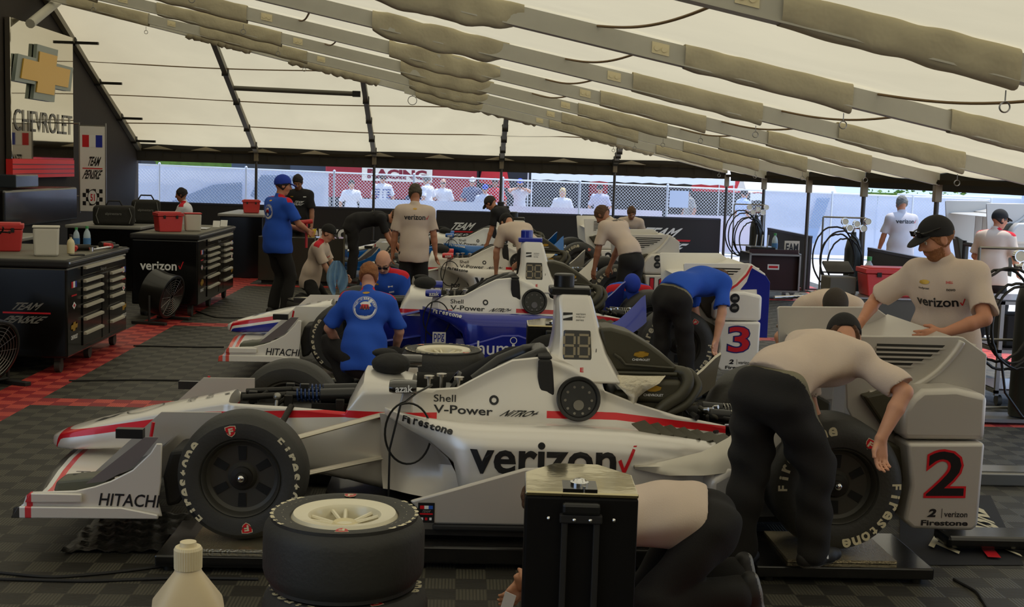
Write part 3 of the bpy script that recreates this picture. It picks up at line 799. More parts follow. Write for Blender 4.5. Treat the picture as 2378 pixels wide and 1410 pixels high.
    mb.box((.15, 0, .50), (.62, .34, .02)); mb.box((.36, .02, .53), (.22, .22, .06)); mb.cyl((.3, .08, .58), (.46, .08, .6), .032); mb.cyl((.32, -.04, .58), (.47, -.04, .6), .03); mb.cyl((-.15, -.08, .58), (.12, -.06, .60), .018); mb.cyl((-.15, .06, .59), (.12, .05, .61), .018)
    for q in ((-.1, 0, .57), (0.12, -.1, .57), (.1, .12, .6), (.2, .0, .62), (.42, -.14, .56), (.43, .13, .58)): mb.box(q, (.05, .035, .07))
    for q in ((.02, -.12), (.06, .1), (-.12, .02)): mb.cyl((q[0], q[1], .52), (q[0] + .1, q[1] + .02, .60), .012)
    mb.build('front_suspension', M_DARK, car, smooth=40, bevel=.004)
    for s in (-.07, .09):
        P = [(.16 + .16 * i / 60, s + .034 * math.cos(i * .75), .60 + .034 * math.sin(i * .75)) for i in range(61)]
        mb = MB(); mb.tube(P, .0065, 6); mb.build('damper_spring', mat('spring_blue', srgb(40, 62, 110), .35, .6), car)
        mb = MB(); mb.cyl((.30, s, .60), (.5, s, .61), .04, n=18); mb.cyl((.1, s, .6), (.3, s, .6), .02); mb.build('damper', M_CAMB, car, bevel=.004)
    mb = MB(); mb.cyl((.05, -.19, .44), (.06, -.14, .60), .012); mb.sphere((.05, -.19, .46), .022, 10); mb.sphere((.06, -.14, .6), .025, 10); mb.build('rocker_link', M_STEEL, car)
    # windscreen bag, mirrors, dash bits
    mb = MB(); mb.sphere((.70, -.02, .79), .125, 20, sc=(.9, 1.25, .5)); mb.sphere((.66, .06, .84), .07, 14, sc=(1.1, 1, .4)); b_ = mb.build('screen_cover', mat('black_cloth', srgb(30, 29, 27), .9, bump=.4, bscale=14), car, smooth=80)
    for sg in (-1, 1):
        mb = MB(); mb.lathe([(0, -.075), (.06, -.07), (.072, -.05), (.072, .045), (.066, .06), (.0, .06)], (0, 0, 0), (1, 0, 0), 24)
        mb.xf(Matrix.Translation((.80, sg * .46, .735)) @ Matrix.Diagonal((1.15, 1, .52, 1))); mm = mb.build('mirror', M_MIR, car, smooth=45)
        mb = MB(); mb.prism([(.76, .585), (.85, .585), (.845, .70), (.79, .70)], (0, sg * .44, 0), (1, 0, 0), (0, 0, 1), (0, -sg * .03, 0)); mb.build('mirror_stalk', M_SILP, car, smooth=0, bevel=.008)
        if sg < 0:
            W = Writing(None, .003); W.text('azak', (.755, -.537, .715), (.095, 0, .004), (0, 0, .04), M_LETW, .02); W.done('lettering', mm)
    mb = MB()
    for q in ((.93, -.2), (1.0, -.12), (1.10, -.22)):
        mb.cyl((q[0], q[1], .64), (q[0], q[1], .74), .012, n=10); mb.cyl((q[0], q[1], .74), (q[0], q[1], .755), .03, n=14)
    mb.build('screen_bolt', M_ALU, car)
    mb = MB(); mb.lathe([(.12, 0), (.14, .01), (.14, .03), (.12, .03)], (1.05, 0, .62), (-.8, 0, .5), 28, closed=True); mb.box((1.05, 0, .635), (.05, .2, .06)); mb.build('steering_wheel', M_CAMB, car)
    mb = MB(); P = [(1.2, .17, .66), (1.35, .18, .78), (1.5, .17, .85), (1.57, .1, .87), (1.57, -.1, .87), (1.5, -.17, .85), (1.35, -.18, .78), (1.2, -.18, .66)]
    mb.tube(P, .05, 12); mb.build('headrest', M_CAMB, car, smooth=60)
    mb = MB(); mb.prism([(0, 0), (.075, 0), (.085, -.05), (.105, -.27), (.03, -.27), (.0, -.1)], (1.545, -.262, .875), (1, 0, 0), (0, 0, 1), (0, -.025, 0)); mb.prism([(0, 0), (.08, 0), (.075, .2), (0, .2)], (1.545, -.275, .875), (1, 0, 0), (0, 1, 0), (0, 0, .02)); mb.build('headrest_strap', M_BLACKM, car, smooth=0, bevel=.01)
    # roll hoop / airbox with position display
    G = []
    for z, xa, xb, w in ((.74, 1.56, 2.05, .245), (.82, 1.585, 2.0, .215), (.90, 1.63, 1.955, .175), (1.0, 1.645, 1.92, .145), (1.12, 1.648, 1.885, .12), (1.2, 1.645, 1.862, .10), (1.235, 1.66, 1.845, .085)):
        r = .28 * w; pts = [(xa + r, -w), (xb - r * .4, -w), (xb, -w + r), (xb, w - r), (xb - r * .4, w), (xa + r, w), (xa, w - r), (xa, -w + r)]
        G.append([(x, y, z) for x, y in pts])
    mb = MB(); G = np.array(G); mb.grid(G, 0, True); mb.f += [tuple(range(8)), tuple(range(48, 56))]; mb.m += [0, 0]
    hoop = mb.build('roll_hoop', M_POD, car, smooth=35, bevel=.012)
    hb = bvh_of(hoop)
    mb = MB(); P = c2([(1297, 768), (1373, 768), (1378, 835), (1299, 835)], -.16)
    P = [(1.672, 1.02), (1.845, 1.018), (1.862, .855), (1.668, .855)]
    mb.prism([(-.07, .09), (.085, .09), (.095, -.09), (-.075, -.09)], (1.765, -.152, .94), (1, 0, 0), (0, .22, .98), (0, -.022, .005)); dsp = mb.build('position_display', M_BLACK, car, smooth=0, bevel=.008)
    mb = MB(); o_ = np.array([1.765, -.1765, .946]); vz = np.array([0, .22, .98])
    for cx in (-.038, .046):
        for (a, b2, wd, hd) in ((0, .062, .055, .013), (0, 0, .055, .013), (0, -.062, .055, .013), (-.03, .031, .013, .045), (.03, .031, .013, .045), (-.03, -.031, .013, .045), (.03, -.031, .013, .045)):
            q = o_ + np.array([cx + a, 0, 0]) + vz * b2; mb.prism([(-wd / 2, -hd / 2), (wd / 2, -hd / 2), (wd / 2, hd / 2), (-wd / 2, hd / 2)], q, (1, 0, 0), vz, (0, -.002, 0))
    mb.build('display_segment', mat('unlit_segment', srgb(150, 138, 112), .5), dsp, smooth=0)
    W = Writing(hb, .002)
    W.poly([(0, 0), (1, 0), (1, 1), (0, 1)], (1.69, -.1, 1.085), (.055, 0, 0), (0, 0, .045), M_LETB); W.poly([(0, .2), (1, .5), (1, .75), (0, .6)], (1.69, -.1, 1.085), (.055, 0, 0), (0, 0, .045), M_LETW, .001)
    for i, s in enumerate(('verizon', 'indycar', 'series')): W.text(s, (1.765, -.1, 1.117 - i * .017), (.055 if i < 2 else .045, 0, 0), (0, 0, .012), M_LETB)
    W.text('E', (1.79, -.16, .80), (.02, 0, 0), (0, 0, .025), M_NUMO, .04)
    W.done('lettering', hoop)
    mb = MB(); mb.cyl((1.70, 0, 1.235), (1.70, 0, 1.345), .06, n=24); mb.prism([(-.075, -.085), (.16, -.085), (.17, .085), (-.075, .085)], (1.69, 0, 1.225), (1, 0, 0), (0, 1, 0), (0, 0, .045)); mb.build('onboard_camera', M_CAMB, car, smooth=30, bevel=.01)
    mb = MB()
    for dx, h_ in ((-.01, .09), (.055, .13)): mb.cyl((1.82 + dx, -.17, .80), (1.83 + dx, -.17, .80 + h_), .008, .002, n=6)
    mb.build('aerial', M_BLACKM, car)
    mb = MB(); P = []
    for i in range(44):
        a = math.pi * .55 + 2 * math.pi * i / 34; P.append((.83 + .125 * math.cos(a), -.56 - .0012 * i, .50 + .17 * math.sin(a)))
    P = [(.95, -.3, .72), (.87, -.45, .70)] + P[:36] + [(.735, -.62, .42), (.735, -.63, .1)]
    mb.tube(P, .006, 6); mb.build('power_cable', M_CAMB, car)
    # big dark port in the cowl
    mb = MB()
    pr = [(.118, .0), (.128, .012), (.122, .024), (.108, .022), (.100, .008), (0, .006)]
    mb.lathe(pr, (0, 0, 0), (0, -1, .25), 40); mb.xf(Matrix.Translation((1.775, -.335, .665)) @ Matrix.Diagonal((.98, 1, 1.0, 1))); pt = mb.build('fuel_port', M_CAMB, car, smooth=40)
    mb = MB()
    for i in range(10):
        a = i * .63; mb.cyl((1.775 + .075 * math.cos(a), -.33, .66 + .075 * math.sin(a)), (1.775 + .075 * math.cos(a), -.350 + .02 * math.sin(a), .66 + .075 * math.sin(a)), .008, n=8)
    mb.cyl((1.775, -.32, .635), (1.775, -.365, .635), .03, n=16); mb.build('port_bolt', M_STEEL, pt)
    mb = MB(); mb.prism([(1.585, .575), (1.875, .575), (1.86, .49), (1.79, .445), (1.66, .445), (1.60, .49)], (0, -.40, 0), (1, 0, 0), (0, .3, 1), (0, -.012, 0)); fl = mb.build('port_flap', M_SILP, car, smooth=0, bevel=.004)
    W = Writing(None, .003); o_ = np.array([1.70, -.40 + .3 * .52 - .012, .525])
    W.poly([(0, 0), (1, 0), (1, 1), (0, 1)], o_, (.13, 0, 0), (0, .3 * .05, .05), M_BLUE); W.poly([(0, .5), (.3, 1), (.6, .5), (.3, 0)], o_ + np.array([.05, 0, 0]), (.08, 0, 0), (0, .015, .05), mat('yellow_mark', srgb(240, 200, 40), .5), .001); W.poly([(0, .6), (.5, .6), (.5, 1), (0, 1)], o_, (.06, 0, 0), (0, .015, .05), M_NUMO, .0015); W.done('lettering', fl)
    # engine: fairing, plenum, heat shield, hoses
    mb = MB(); mb.prism([(1.90, 1.046), (1.97, 1.05), (2.08, 1.022), (2.2, .955), (2.3, .885), (2.36, .835), (2.36, .795), (1.97, .795)], (0, -.14, 0), (1, 0, 0), (0, 0, 1), (0, .28, 0)); fa = mb.build('engine_fairing', M_FAIR, car, smooth=30, bevel=.03, seg=3)
    mb = MB(); mb.tube([(1.99, -.15, .90), (2.03, -.15, .875), (2.06, -.15, .84), (2.34, -.15, .825)], .008, 6); mb.tube([(1.98, -.15, .79), (2.36, -.15, .79)], .012, 6)
    mb.build('fairing_edge', M_FAIR, fa)
    W = Writing(None, .002)
    W.poly(BOWTIE, (2.15, -.143, .90), (.042, 0, 0), (0, 0, .042), M_GOLD); W.text('CHEVROLET', (2.098, -.143, .862), (.104, 0, 0), (0, 0, .013), M_LETW, .02); W.done('lettering', fa)
    mb = MB(); mb.box((2.2, 0, .60), (.42, .34, .18)); mb.box((2.25, -.16, .69), (.28, .06, .14)); pl = mb.build('plenum', M_FAIR, car, smooth=30, bevel=.04, seg=3)
    W = Writing(None, .003); W.poly(BOWTIE, (2.22, -.193, .71), (.045, 0, 0), (0, 0, .042), M_GOLD); W.text('CHEVROLET', (2.165, -.193, .665), (.115, 0, 0), (0, 0, .014), M_LETW, .02); W.done('lettering', pl)
    G = []
    for x, w, z0, z1 in ((1.97, .17, .74, .79), (2.06, .15, .71, .785), (2.14, .1, .67, .77), (2.2, .06, .64, .75), (2.26, .05, .63, .73)):
        G.append([(x, -.12 - w * math.cos(a) * .5, (z0 + z1) / 2 + (z1 - z0) / 2 * math.sin(a)) for a in np.arange(12) * math.pi / 6])
    G = []
    for z, xa, xb, yy in ((.785, 1.965, 2.29, -.19), (.745, 1.99, 2.25, -.22), (.70, 2.04, 2.17, -.23), (.665, 2.075, 2.13, -.235), (.63, 2.08, 2.12, -.235)):
        G.append([(xa, yy, z), ((xa + xb) / 2, yy - .03, z), (xb, yy, z), (xb, yy + .1, z), (xa, yy + .1, z)])
    mb = MB(); mb.grid(np.array(G), 0, True); mb.build('heat_shield', mat('foil_white', srgb(215, 205, 180), .35, .4, bump=.5, bscale=30), car, smooth=60)
    H_ = [[(2.36, -.10, .80), (2.42, -.14, .80), (2.43, -.18, .74), (2.38, -.2, .67), (2.29, -.21, .62), (2.24, -.21, .56), (2.26, -.2, .5)], [(2.34, -.05, .78), (2.45, -.08, .80), (2.5, -.14, .72), (2.42, -.2, .62), (2.3, -.2, .56)], [(2.3, .1, .8), (2.45, .12, .76), (2.5, .1, .6), (2.4, .1, .5)], [(2.5, -.15, .6), (2.6, -.2, .55), (2.62, -.1, .5)]]
    for hp, rr in zip(H_, (.035, .026, .03, .012)):
        P = np.array(hp); t = np.linspace(0, 1, len(P)); tt = np.linspace(0, 1, 28)
        Q = np.stack([np.interp(tt, t, P[:, i]) for i in range(3)], 1)
        for _ in range(3): Q[1:-1] = (Q[:-2] + Q[1:-1] * 2 + Q[2:]) / 4
        mb = MB(); mb.tube(Q, rr, 12); mb.build('hose', M_FAIR, car, smooth=60)
    mb = MB(); mb.box((2.75, 0, .32), (.6, .26, .26)); mb.box((3.1, 0, .34), (.36, .22, .3)); mb.cyl((2.55, -.1, .5), (2.75, -.12, .5), .05); mb.cyl((2.55, .1, .5), (2.75, .12, .5), .05); mb.build('gearbox', M_DARK, car, bevel=.02)
    for s in (-.16, .05):
        mb = MB(); mb.cyl((2.56, s, .56), (2.68, s - .02, .555), .036, n=16); mb.build('rear_damper', M_CAMB, car, bevel=.003)
        P = [(2.68 + .12 * i / 48, s - .02 + .036 * math.cos(i * .8), .552 + .036 * math.sin(i * .8)) for i in range(49)]
        mb = MB(); mb.tube(P, .006, 6); mb.build('damper_spring', M_STEEL, car)
    mb = MB(); rg = np.random.default_rng(5)
    for i in range(38):
        p = np.array([rg.uniform(2.42, 2.95), rg.uniform(-.25, .25), rg.uniform(.44, .57)]); q = p + rg.uniform(-.08, .08, 3)
        mb.cyl(p, q, rg.uniform(.006, .018), n=8)
    mb.build('rear_linkage', M_DARK, car)
    # exposed plumbing highlights
    mb = MB()
    for i in range(16):
        p = np.array([rg.uniform(2.5, 2.9), rg.uniform(-.22, .2), rg.uniform(.5, .6)]); mb.cyl(p, p + np.array([.02, -.015, .005]), .012, n=10)
    mb.build('pipe_fitting', M_ALU, car)
    # rear wing
    mb = MB(); wingspan(mb, airfoil(3.22, 3.62, .93, .96, .03), -.7, .7); wingspan(mb, airfoil(3.58, 3.88, .97, 1.08, .018), -.7, .7)
    mb.box((3.45, -.12, .72), (.16, .02, .46)); mb.box((3.45, .12, .72), (.16, .02, .46))
    rw = mb.build('rear_wing', M_SILP, car, smooth=40)
    for sg in (-1, 1):
        mb = MB(); mb.prism([(3.15, 1.10), (3.165, 1.112), (3.77, 1.125), (3.80, 1.12), (3.935, 1.03), (3.95, .56), (3.50, .50), (3.27, .58), (3.19, .72)], (0, sg * .69, 0), (1, 0, 0), (0, 0, 1), (0, sg * .02, 0))
        # swept ridge
        P = [(3.30, sg * .715, .80), (3.42, sg * .715, .80), (3.54, sg * .715, .84), (3.66, sg * .715, .92), (3.76, sg * .715, 1.04), (3.79, sg * .715, 1.1)]
        Q = np.array(P); t = np.linspace(0, 1, 6); tt = np.linspace(0, 1, 24); Q = np.stack([np.interp(tt, t, Q[:, i]) for i in range(3)], 1)
        for _ in range(4): Q[1:-1] = (Q[:-2] + Q[1:-1] * 2 + Q[2:]) / 4
        mb.tube(Q, .022, 8)
        ep = mb.build('rear_endplate', M_SILP, rw, smooth=30, bevel=.006)
        mb = MB()
        for i in range(7):
            z = 1.075 - i * .025; xa = 3.33; xb = 3.70 - .012 * i * i * .45 - (.02 * i)
            mb.prism([(xa, z), (xb, z), (xb - .015, z - .015), (xa, z - .015)], (0, sg * .7105, 0), (1, 0, 0), (0, 0, 1), (0, sg * .004, 0), 0)
            mb.prism([(xa - .005, z - .014), (xb, z - .014), (xb - .01, z - .024), (xa - .005, z - .024)], (0, sg * .712, 0), (1, 0, 0), (0, 0, 1), (0, sg * .010, 0), 1)
        mb.build('louvre', [mat('louvre_dark', srgb(40, 38, 33), .7), M_SILP], ep, smooth=0)
        mb = MB(); mb.prism([(x - .05, z) for x, z in [(3.47, .625), (3.47, .74), (3.52, .82), (3.57, .865), (3.75, .875), (3.92, .84), (3.92, .60), (3.49, .595)]], (0, sg * .71, 0), (1, 0, 0), (0, 0, 1), (0, sg * .2, 0)); pod = mb.build('wheel_pod', M_SILP, car, smooth=40, bevel=.03, seg=3)
        mb = MB(); mb.prism([(x - .055, z) for x, z in [(3.50, .585), (3.915, .595), (3.91, .15), (3.88, .12), (3.56, .125), (3.51, .17), (3.535, .36)]], (0, sg * .72, 0), (1, 0, 0), (0, 0, 1), (0, sg * .22, 0)); mb.build('number_panel', M_SILP, car, smooth=40, bevel=.02, seg=3)
        mb = MB(); mb.prism([(3.33, .60), (3.52, .50), (3.52, .14), (3.42, .2)], (0, sg * .62, 0), (1, 0, 0), (0, 0, 1), (0, sg * .2, 0)); mb.prism([(3.25, .80), (3.4, .6), (3.58, .6), (3.6, .8), (3.5, .86)], (0, sg * .70, 0), (1, 0, 0), (0, 0, 1), (0, sg * .08, 0)); mb.build('bumper_mount', M_FAIR, car, smooth=0, bevel=.015)
    return car, body, pods, hoop, S
def car_writing(car, pods, body, sponsor='verizon', pod_m=M_LETB, fire_m=M_LETB, low='HITACHI', num='2', num_m=M_NUM, num_o=M_NUMO, check=True):
    bb = bvh_of(body); pb = bvh_of(pods[0])
    W = Writing(bb, .004)
    yy = -.34
    W.text('Shell', (.96, yy, .622), (.125, 0, 0), (0, 0, .040), M_LETB, .008)
    W.text('V-Power', (.96, yy, .560), (.335, 0, -.004), (0, 0, .046), M_LETB, .018)
    W.text('NiTRO+', (1.33, yy, .556), (.245, 0, -.002), (0, 0, .036), M_LETB, .025, .3)
    W.ring((1.30, yy, .642), (1, 0, 0), (0, 0, 1), .014, .027, M_LETB, 28)
    # nose marks on top
    for txt, x, wdt in () if num == '12' else (('BOSCH', -.48, .16), ('Lucas Oil', -.37, .16)):
        W.text(txt, (x, .09, .62), (0, -wdt, 0), (.045, 0, .005), M_LETB, .01)
    if num != '12': W.ring((-.72, 0, .6), (1, 0, 0), (0, 1, 0), .10, .106, M_LETB)
    W.ring((-.24, -.05, .62), (1, 0, 0), (0, 1, 0), 0.0, .016, M_LETB)
    if num != '12': W.poly([(0, 0), (.25, .55), (.5, .3), (1, .95), (.7, .2), (.4, .1)], (-1.0, -.07, .5), (.16, 0, 0), (0, .12, 0), M_LETB)
    W.done('lettering', car)
    W = Writing(pb, .004)
    n = len('Firestone')
    for i, ch in enumerate('Firestone'):
        f = i / n; x = .80 + .27 * f; z = .548 - .012 * f; yl = np.interp(x, [.69, .8, .95, 1.08, 1.13, 1.25], [.36, .52, .68, .79, .82, .85]) - .012; V, F, asp = text2d(ch, .03, 0); wd = .026 if ch not in 'i' else .012
        W.put(V, F, (x, -yl, z), (wd, -.024, -.002), (.012, .012, .027), fire_m)
    if sponsor == 'verizon':
        W.text('verizon', (1.165, -.86, .352), (.77, 0, 0), (0, 0, .175), pod_m, .022)
        W.poly(CHECK, (1.945, -.86, .375), (.1, 0, 0), (0, 0, .14), M_NUMO, sub=2)
    elif sponsor == 'hum':
        hq = -.952; nb_ = W.bvh; W.bvh = None
        W.text('hum', (1.22, hq, .225), (.30, 0, 0), (0, 0, .13), M_LETW, .005, cuts=0); W.text('by verizon', (1.30, hq, .165), (.2, 0, 0), (0, 0, .035), M_LETW, cuts=0)
        W.ring((1.555, hq, .365), (1, 0, 0), (0, 0, 1), .026, .033, M_LETW); W.poly([(0, 0), (1, 0), (1, 1), (0, 1)], (1.542, hq, .31), (.026, 0, 0), (0, 0, .02), M_LETW); W.bvh = nb_
    W.done('lettering', car)
    W = Writing(None, .002)
    V, F, _ = text2d(low, .012, 0)
    if num != '12': W.put(V, F, (-.72, -.951, .172), (.30, 0, -.006), (.012, 0, .066), M_LETB)
    if sponsor != 'plain' and num != '12':
        W.text('H', (-.93, -.62, .262), (.0, -.075, 0), (.075, 0, .0), M_LETB, .02)
    # number panel
    big = text2d(num, .05, 0); big2 = text2d(num, .015, 0)
    wN = .20 if len(num) == 1 else .28
    W.put(big[0], big[1], (3.66 - wN / 2 - .012, -.941, .295), (wN + .024, 0, .004), (0, 0, .262), num_o); W.put(big2[0], big2[1], (3.66 - wN / 2, -.941, .307), (wN, 0, .004), (0, 0, .238), num_m, lift=.001)
    W.done('race_number', car); W = Writing(None, .002)
    W.text('Firestone', (3.545, -.941, .147), (.25, 0, .002), (0, 0, .03), M_LETB, .03); W.text('verizon', (3.665, -.941, .195), (.125, 0, 0), (0, 0, .03), M_LETB, .012)
    W.poly([(0, 0), (1, 0), (1, 1), (0, 1)], (3.651, -.941, .19), (.003, 0, 0), (0, 0, .05), M_LETB); W.text('2', (3.575, -.941, .193), (.055, 0, 0), (0, 0, .045), M_LETB, .05, .3)
    W.done('sponsor_lettering', car)
    # team strip on the skirt
    W = Writing(None, .002)
    sq = [(0, 0), (1, 0), (1, 1), (0, 1)]
    W.poly(sq, (.905, -.951, .115), (.085, 0, 0), (0, 0, .105), M_LETB)
    for i, mm in enumerate((M_NUMO, M_LETW, mat('mid_blue', srgb(40, 90, 190), .5))): W.poly(sq, (.915 + i * .022, -.951, .187), (.022, 0, 0), (0, 0, .018), mm, .001)
    W.poly(sq, (.915, -.951, .157), (.066, 0, 0), (0, 0, .008), M_NUMO, .001); W.text('TEAM', (.922, -.951, .168), (.05, 0, 0), (0, 0, .014), M_LETG, .02, .2, lift=.001)
    for i in range(3): W.poly(sq, (.92 + i * .022, -.951, .128), (.012, 0, 0), (0, 0, .014), M_NUMO if i == 1 else M_LETW, .001)
    W.done('lettering', car)

car2, body2, pods2, hoop2, S2 = make_car('nearest silver race car with a red stripe, open cockpit and a black number 2')
# copies first, then each car's own writing
WHT = srgb(242, 238, 228)
L3 = livery('white_blue_livery', WHT, srgb(205, 26, 40), srgb(30, 42, 150), thin=WHT, metal=.05, rough=.25)
L12 = livery('white_silver_livery', srgb(222, 217, 206), L_RED, srgb(205, 200, 190), metal=.2, rough=.3)
L22 = livery('white_lightblue_livery', WHT, srgb(24, 24, 28), srgb(20, 108, 190), metal=.05, rough=.25, half=.01)
P3 = mat('blue_sidepod', srgb(30, 42, 150), .22, .15, coat=.6); P22 = mat('lightblue_sidepod', srgb(24, 108, 190), .25, .1, coat=.6)
PW = mat('white_plate', WHT, .35, coat=.3); PS = mat('pale_plate', srgb(216, 211, 200), .38, .2, coat=.3)
W3 = wingpaint('white_wing', WHT, 0, band=srgb(226, 92, 76), edge=srgb(205, 205, 215), tip=srgb(226, 92, 76)); W22 = wingpaint('blue_wing', srgb(24, 108, 190), 0, band=WHT, edge=WHT, tip=srgb(24, 108, 190))
MIRB = mat('mirror_blue', srgb(34, 52, 165), .25, coat=.5); MIRR = mat('mirror_red', srgb(214, 34, 44), .3, coat=.4); MIR22 = mat('mirror_lightblue', srgb(30, 100, 190), .3, coat=.4)
base = dict(rm={})
CARS = {}
def clone(k, x, y, label, rm, skip=()):
    c = dup(car2, (x, y, PAD), label=label, remap=rm, skip=skip); CARS[k] = c; return c
c3 = clone(3, -1.025, 12.22, 'white and blue race car with a red number 3, second from the camera', {'silver_red_livery': L3, 'silver_sidepod': P3, 'silver_plate': PW, 'silver_wing': W3, 'mirror_black': MIRB, 'silver_blade': mat('blue_blade', srgb(52, 66, 168), .28, .1, coat=.5), 'camera_black': M_CAMB})
c12 = clone(12, -.94, 17.30, 'pale silver race car with a red number 12 and red mirrors, third from the camera', {'silver_red_livery': L12, 'silver_plate': PS, 'mirror_black': MIRR, 'silver_blade': PS}, ('front_wing', 'bodywork'))
body12 = loft([(-.42,) + S2[5][1:]] + S2[6:], 'bodywork', [L12, M_BODYIN], c12)
c22 = clone(22, -.96, 22.35, 'light blue and white race car farthest from the camera, by the black barrier', {'silver_red_livery': L22, 'silver_sidepod': P22, 'silver_plate': PW, 'silver_wing': W22, 'mirror_black': MIR22, 'silver_blade': P22})
def part_of(c, nm): return [o for o in c.children if o.name.split('.')[0] == nm]
for c, hm, cm in ((c3, PW, MIRB), (c12, PS, M_CAMB), (c22, PW, M_BLACKM)):
    for o in part_of(c, 'roll_hoop'): o.material_slots[0].link = 'OBJECT'; o.material_slots[0].material = hm
    for o in part_of(c, 'onboard_camera'): o.material_slots[0].link = 'OBJECT'; o.material_slots[0].material = cm
for c, m_ in ((c3, P3), (c22, P22)):
    for o in part_of(c, 'floor_skirt') + [k for q in part_of(c, 'sidepod') for k in q.children if k.name.startswith('inlet_panel')]: o.material_slots[0].link = 'OBJECT'; o.material_slots[0].material = m_
car_writing(car2, pods2, body2)
NR = mat('red_number', srgb(204, 24, 40), .4); NB = mat('blue_number_outline', srgb(30, 34, 110), .4); NK = mat('dark_number_outline', srgb(50, 20, 30), .4)
car_writing(c3, pods2, body2, 'hum', fire_m=M_LETW, num='3', num_m=NR, num_o=NB)
car_writing(c12, pods2, body2, 'verizon', num='12', num_m=NR, num_o=NK)
car_writing(c22, pods2, body2, 'plain', fire_m=M_LETW, num='22', num_m=M_LETB, num_o=M_LETW)
# own marks of the farther cars
W = Writing(bvh_of(pods2[0]), .005)
for bx, tx, mm in ((.72, 'ppg', M_LETW),):
    pass
W = Writing(None, .003)
sq = [(0, 0), (1, 0), (1, 1), (0, 1)]
W.poly(sq, (.80, -.645, .27), (.125, 0, 0), (0, 0, .115), M_LETW); W.text('ppg', (.812, -.645, .29), (.10, 0, 0), (0, 0, .08), M_BLUE, .01, lift=.001); W.done('lettering', c3)
W = Writing(None, .003); W.text('ppg', (.85, -.645, .28), (.12, 0, 0), (0, 0, .09), M_LETB, .02); W.done('lettering', c12)
W = Writing(bvh_of(body2), .005); W.poly([(0, 0), (.2, 0), (.95, .75), (1, 1), (.45, 1), (.40, .8), (.62, .8)], (-.42, -.24, .29), (.85, 0, .03), (0, 0, .24), M_LETW, sub=3); W.done('lettering', c22)
W = Writing(bvh_of(pods2[0]), .005); W.text('CMC', (1.2, -.9, .30), (.4, 0, 0), (0, 0, .14), M_LETW, .02); W.done('lettering', c22)
for c in (c3, c12):
    W = Writing(None, .003)
    for zz in (.81, .72):
        W.ring((3.61, -.911, zz), (1, 0, 0), (0, 0, 1), 0, .045, M_LETB, 24); W.poly([(-.6, -.3), (.5, -.3), (.7, .1), (.3, .45), (-.1, .3), (-.5, .2)], (3.61, -.911, zz), (.04, 0, 0), (0, 0, .04), M_LETG, .001)
    W.done('lettering', c)

for c, m_ in ((c3, P3), (c22, P22)):
    mb = MB(); mb.prism([(3.80, 1.085), (3.945, 1.01), (3.985, .95), (3.985, .42), (3.90, .42), (3.86, .88), (3.70, .87), (3.76, .95)], (0, -.713, 0), (1, 0, 0), (0, 0, 1), (0, .03, 0)); mb.build('edge_panel', m_, c, smooth=0, bevel=.004)
mb = MB(); mb.tube([(3.30, -.742, .80), (3.42, -.742, .805), (3.54, -.742, .84), (3.66, -.742, .92), (3.75, -.742, 1.02), (3.795, -.742, 1.105)], .011, 8); mb.build('red_edge', NR, c3)
# flat setup pads under the wheels
def setup_pad(x, y, w, d, label, plate=True):
    t = thing('setup_pad', label, 'scale pad', (x, y, 0), 0, 'car setup pads')
    mb = MB(); mb.box((0, 0, .055), (w, d, .06)); mb.build('frame', M_BLACK, t, smooth=0, bevel=.008)
    mb = MB(); mb.box((0, 0, .095), (w * .62, d * .8, .016)); mb.build('top_plate', mat('tread_plate', srgb(205, 192, 160), .25, .85, bump=.35, bscale=120), t, smooth=0)
    for sx in (-1, 1):
        for sy in (-1, 1):
            mb = MB(); mb.cyl((sx * w * .42, sy * d * .42, 0), (sx * w * .42, sy * d * .42, .026), .03, n=12); mb.build('foot', M_DARK, t)
for xw, yc, nm, rowl in ((X2, Y2, 'silver number 2', 0), (-1.025, 12.22, 'white and blue number 3', 1), (-.94, 17.3, 'pale number 12', 2), (-.96, 22.35, 'light blue', 3)):
    for dx, wn, w in ((0, 'front', .78), (3.09, 'rear', .92)):
        for sy, sn in ((-1, 'near'), (1, 'far')):
            setup_pad(xw + dx, yc + sy * .84, w, .62, 'setup pad under the %s %s wheel of the %s car' % (sn, wn, nm))
# ------------------------------------------------------------------ black barrier boards
M_BOARD = mat('barrier_board', srgb(34, 31, 32), .6, bump=.05, bscale=3)
def board(name, a, b, h, label, grp='black barrier boards', th=.05, marks=None):
    a = np.array(a, float); b = np.array(b, float); L = np.linalg.norm(b - a); ang = math.atan2(b[1] - a[1], b[0] - a[0])
    t = thing(name, label, 'barrier', (a[0], a[1], 0), ang, grp)
    mb = MB(); mb.box2((0, -th / 2, .02), (L, th / 2, h)); mb.build('panel', M_BOARD, t, smooth=0, bevel=.004)
    mb = MB(); mb.box2((0.02, -th / 2 - .01, h - .03), (L - .02, th / 2 + .01, h + .01)); mb.build('top_rail', mat('board_rail', srgb(52, 54, 70), .5), t, smooth=0)
    for x in (.3, L - .3):
        mb = MB(); mb.box((x, .12, .012), (.06, .4, .024)); mb.build('foot', M_DARK, t, smooth=0)
    if marks:
        W = Writing(None, .004)
        for kind, x, z, w, hh in marks:
            o = np.array([x, -th / 2, z])
            if kind == 'team':
                W.text('TEAM', o + np.array([w * .17, 0, hh * .60]), (w * .72, 0, 0), (0, 0, hh * .38), M_LETW, .03, .3)
                W.poly([(0, 0), (1, 0), (1.02, 1), (.02, 1)], o + np.array([w * .06, 0, hh * .47]), (w * .94, 0, 0), (0, 0, hh * .07), M_NUMO)
                W.text('PENSKE', o, (w, 0, 0), (0, 0, hh * .40), M_LETW, .03, .3)
            else: W.text(kind, o, (w, 0, 0), (0, 0, hh), M_LETW, .03)
        W.done('lettering', t)
    return t
BX = [-7.45, -4.0, -.55, 2.9, 6.25]
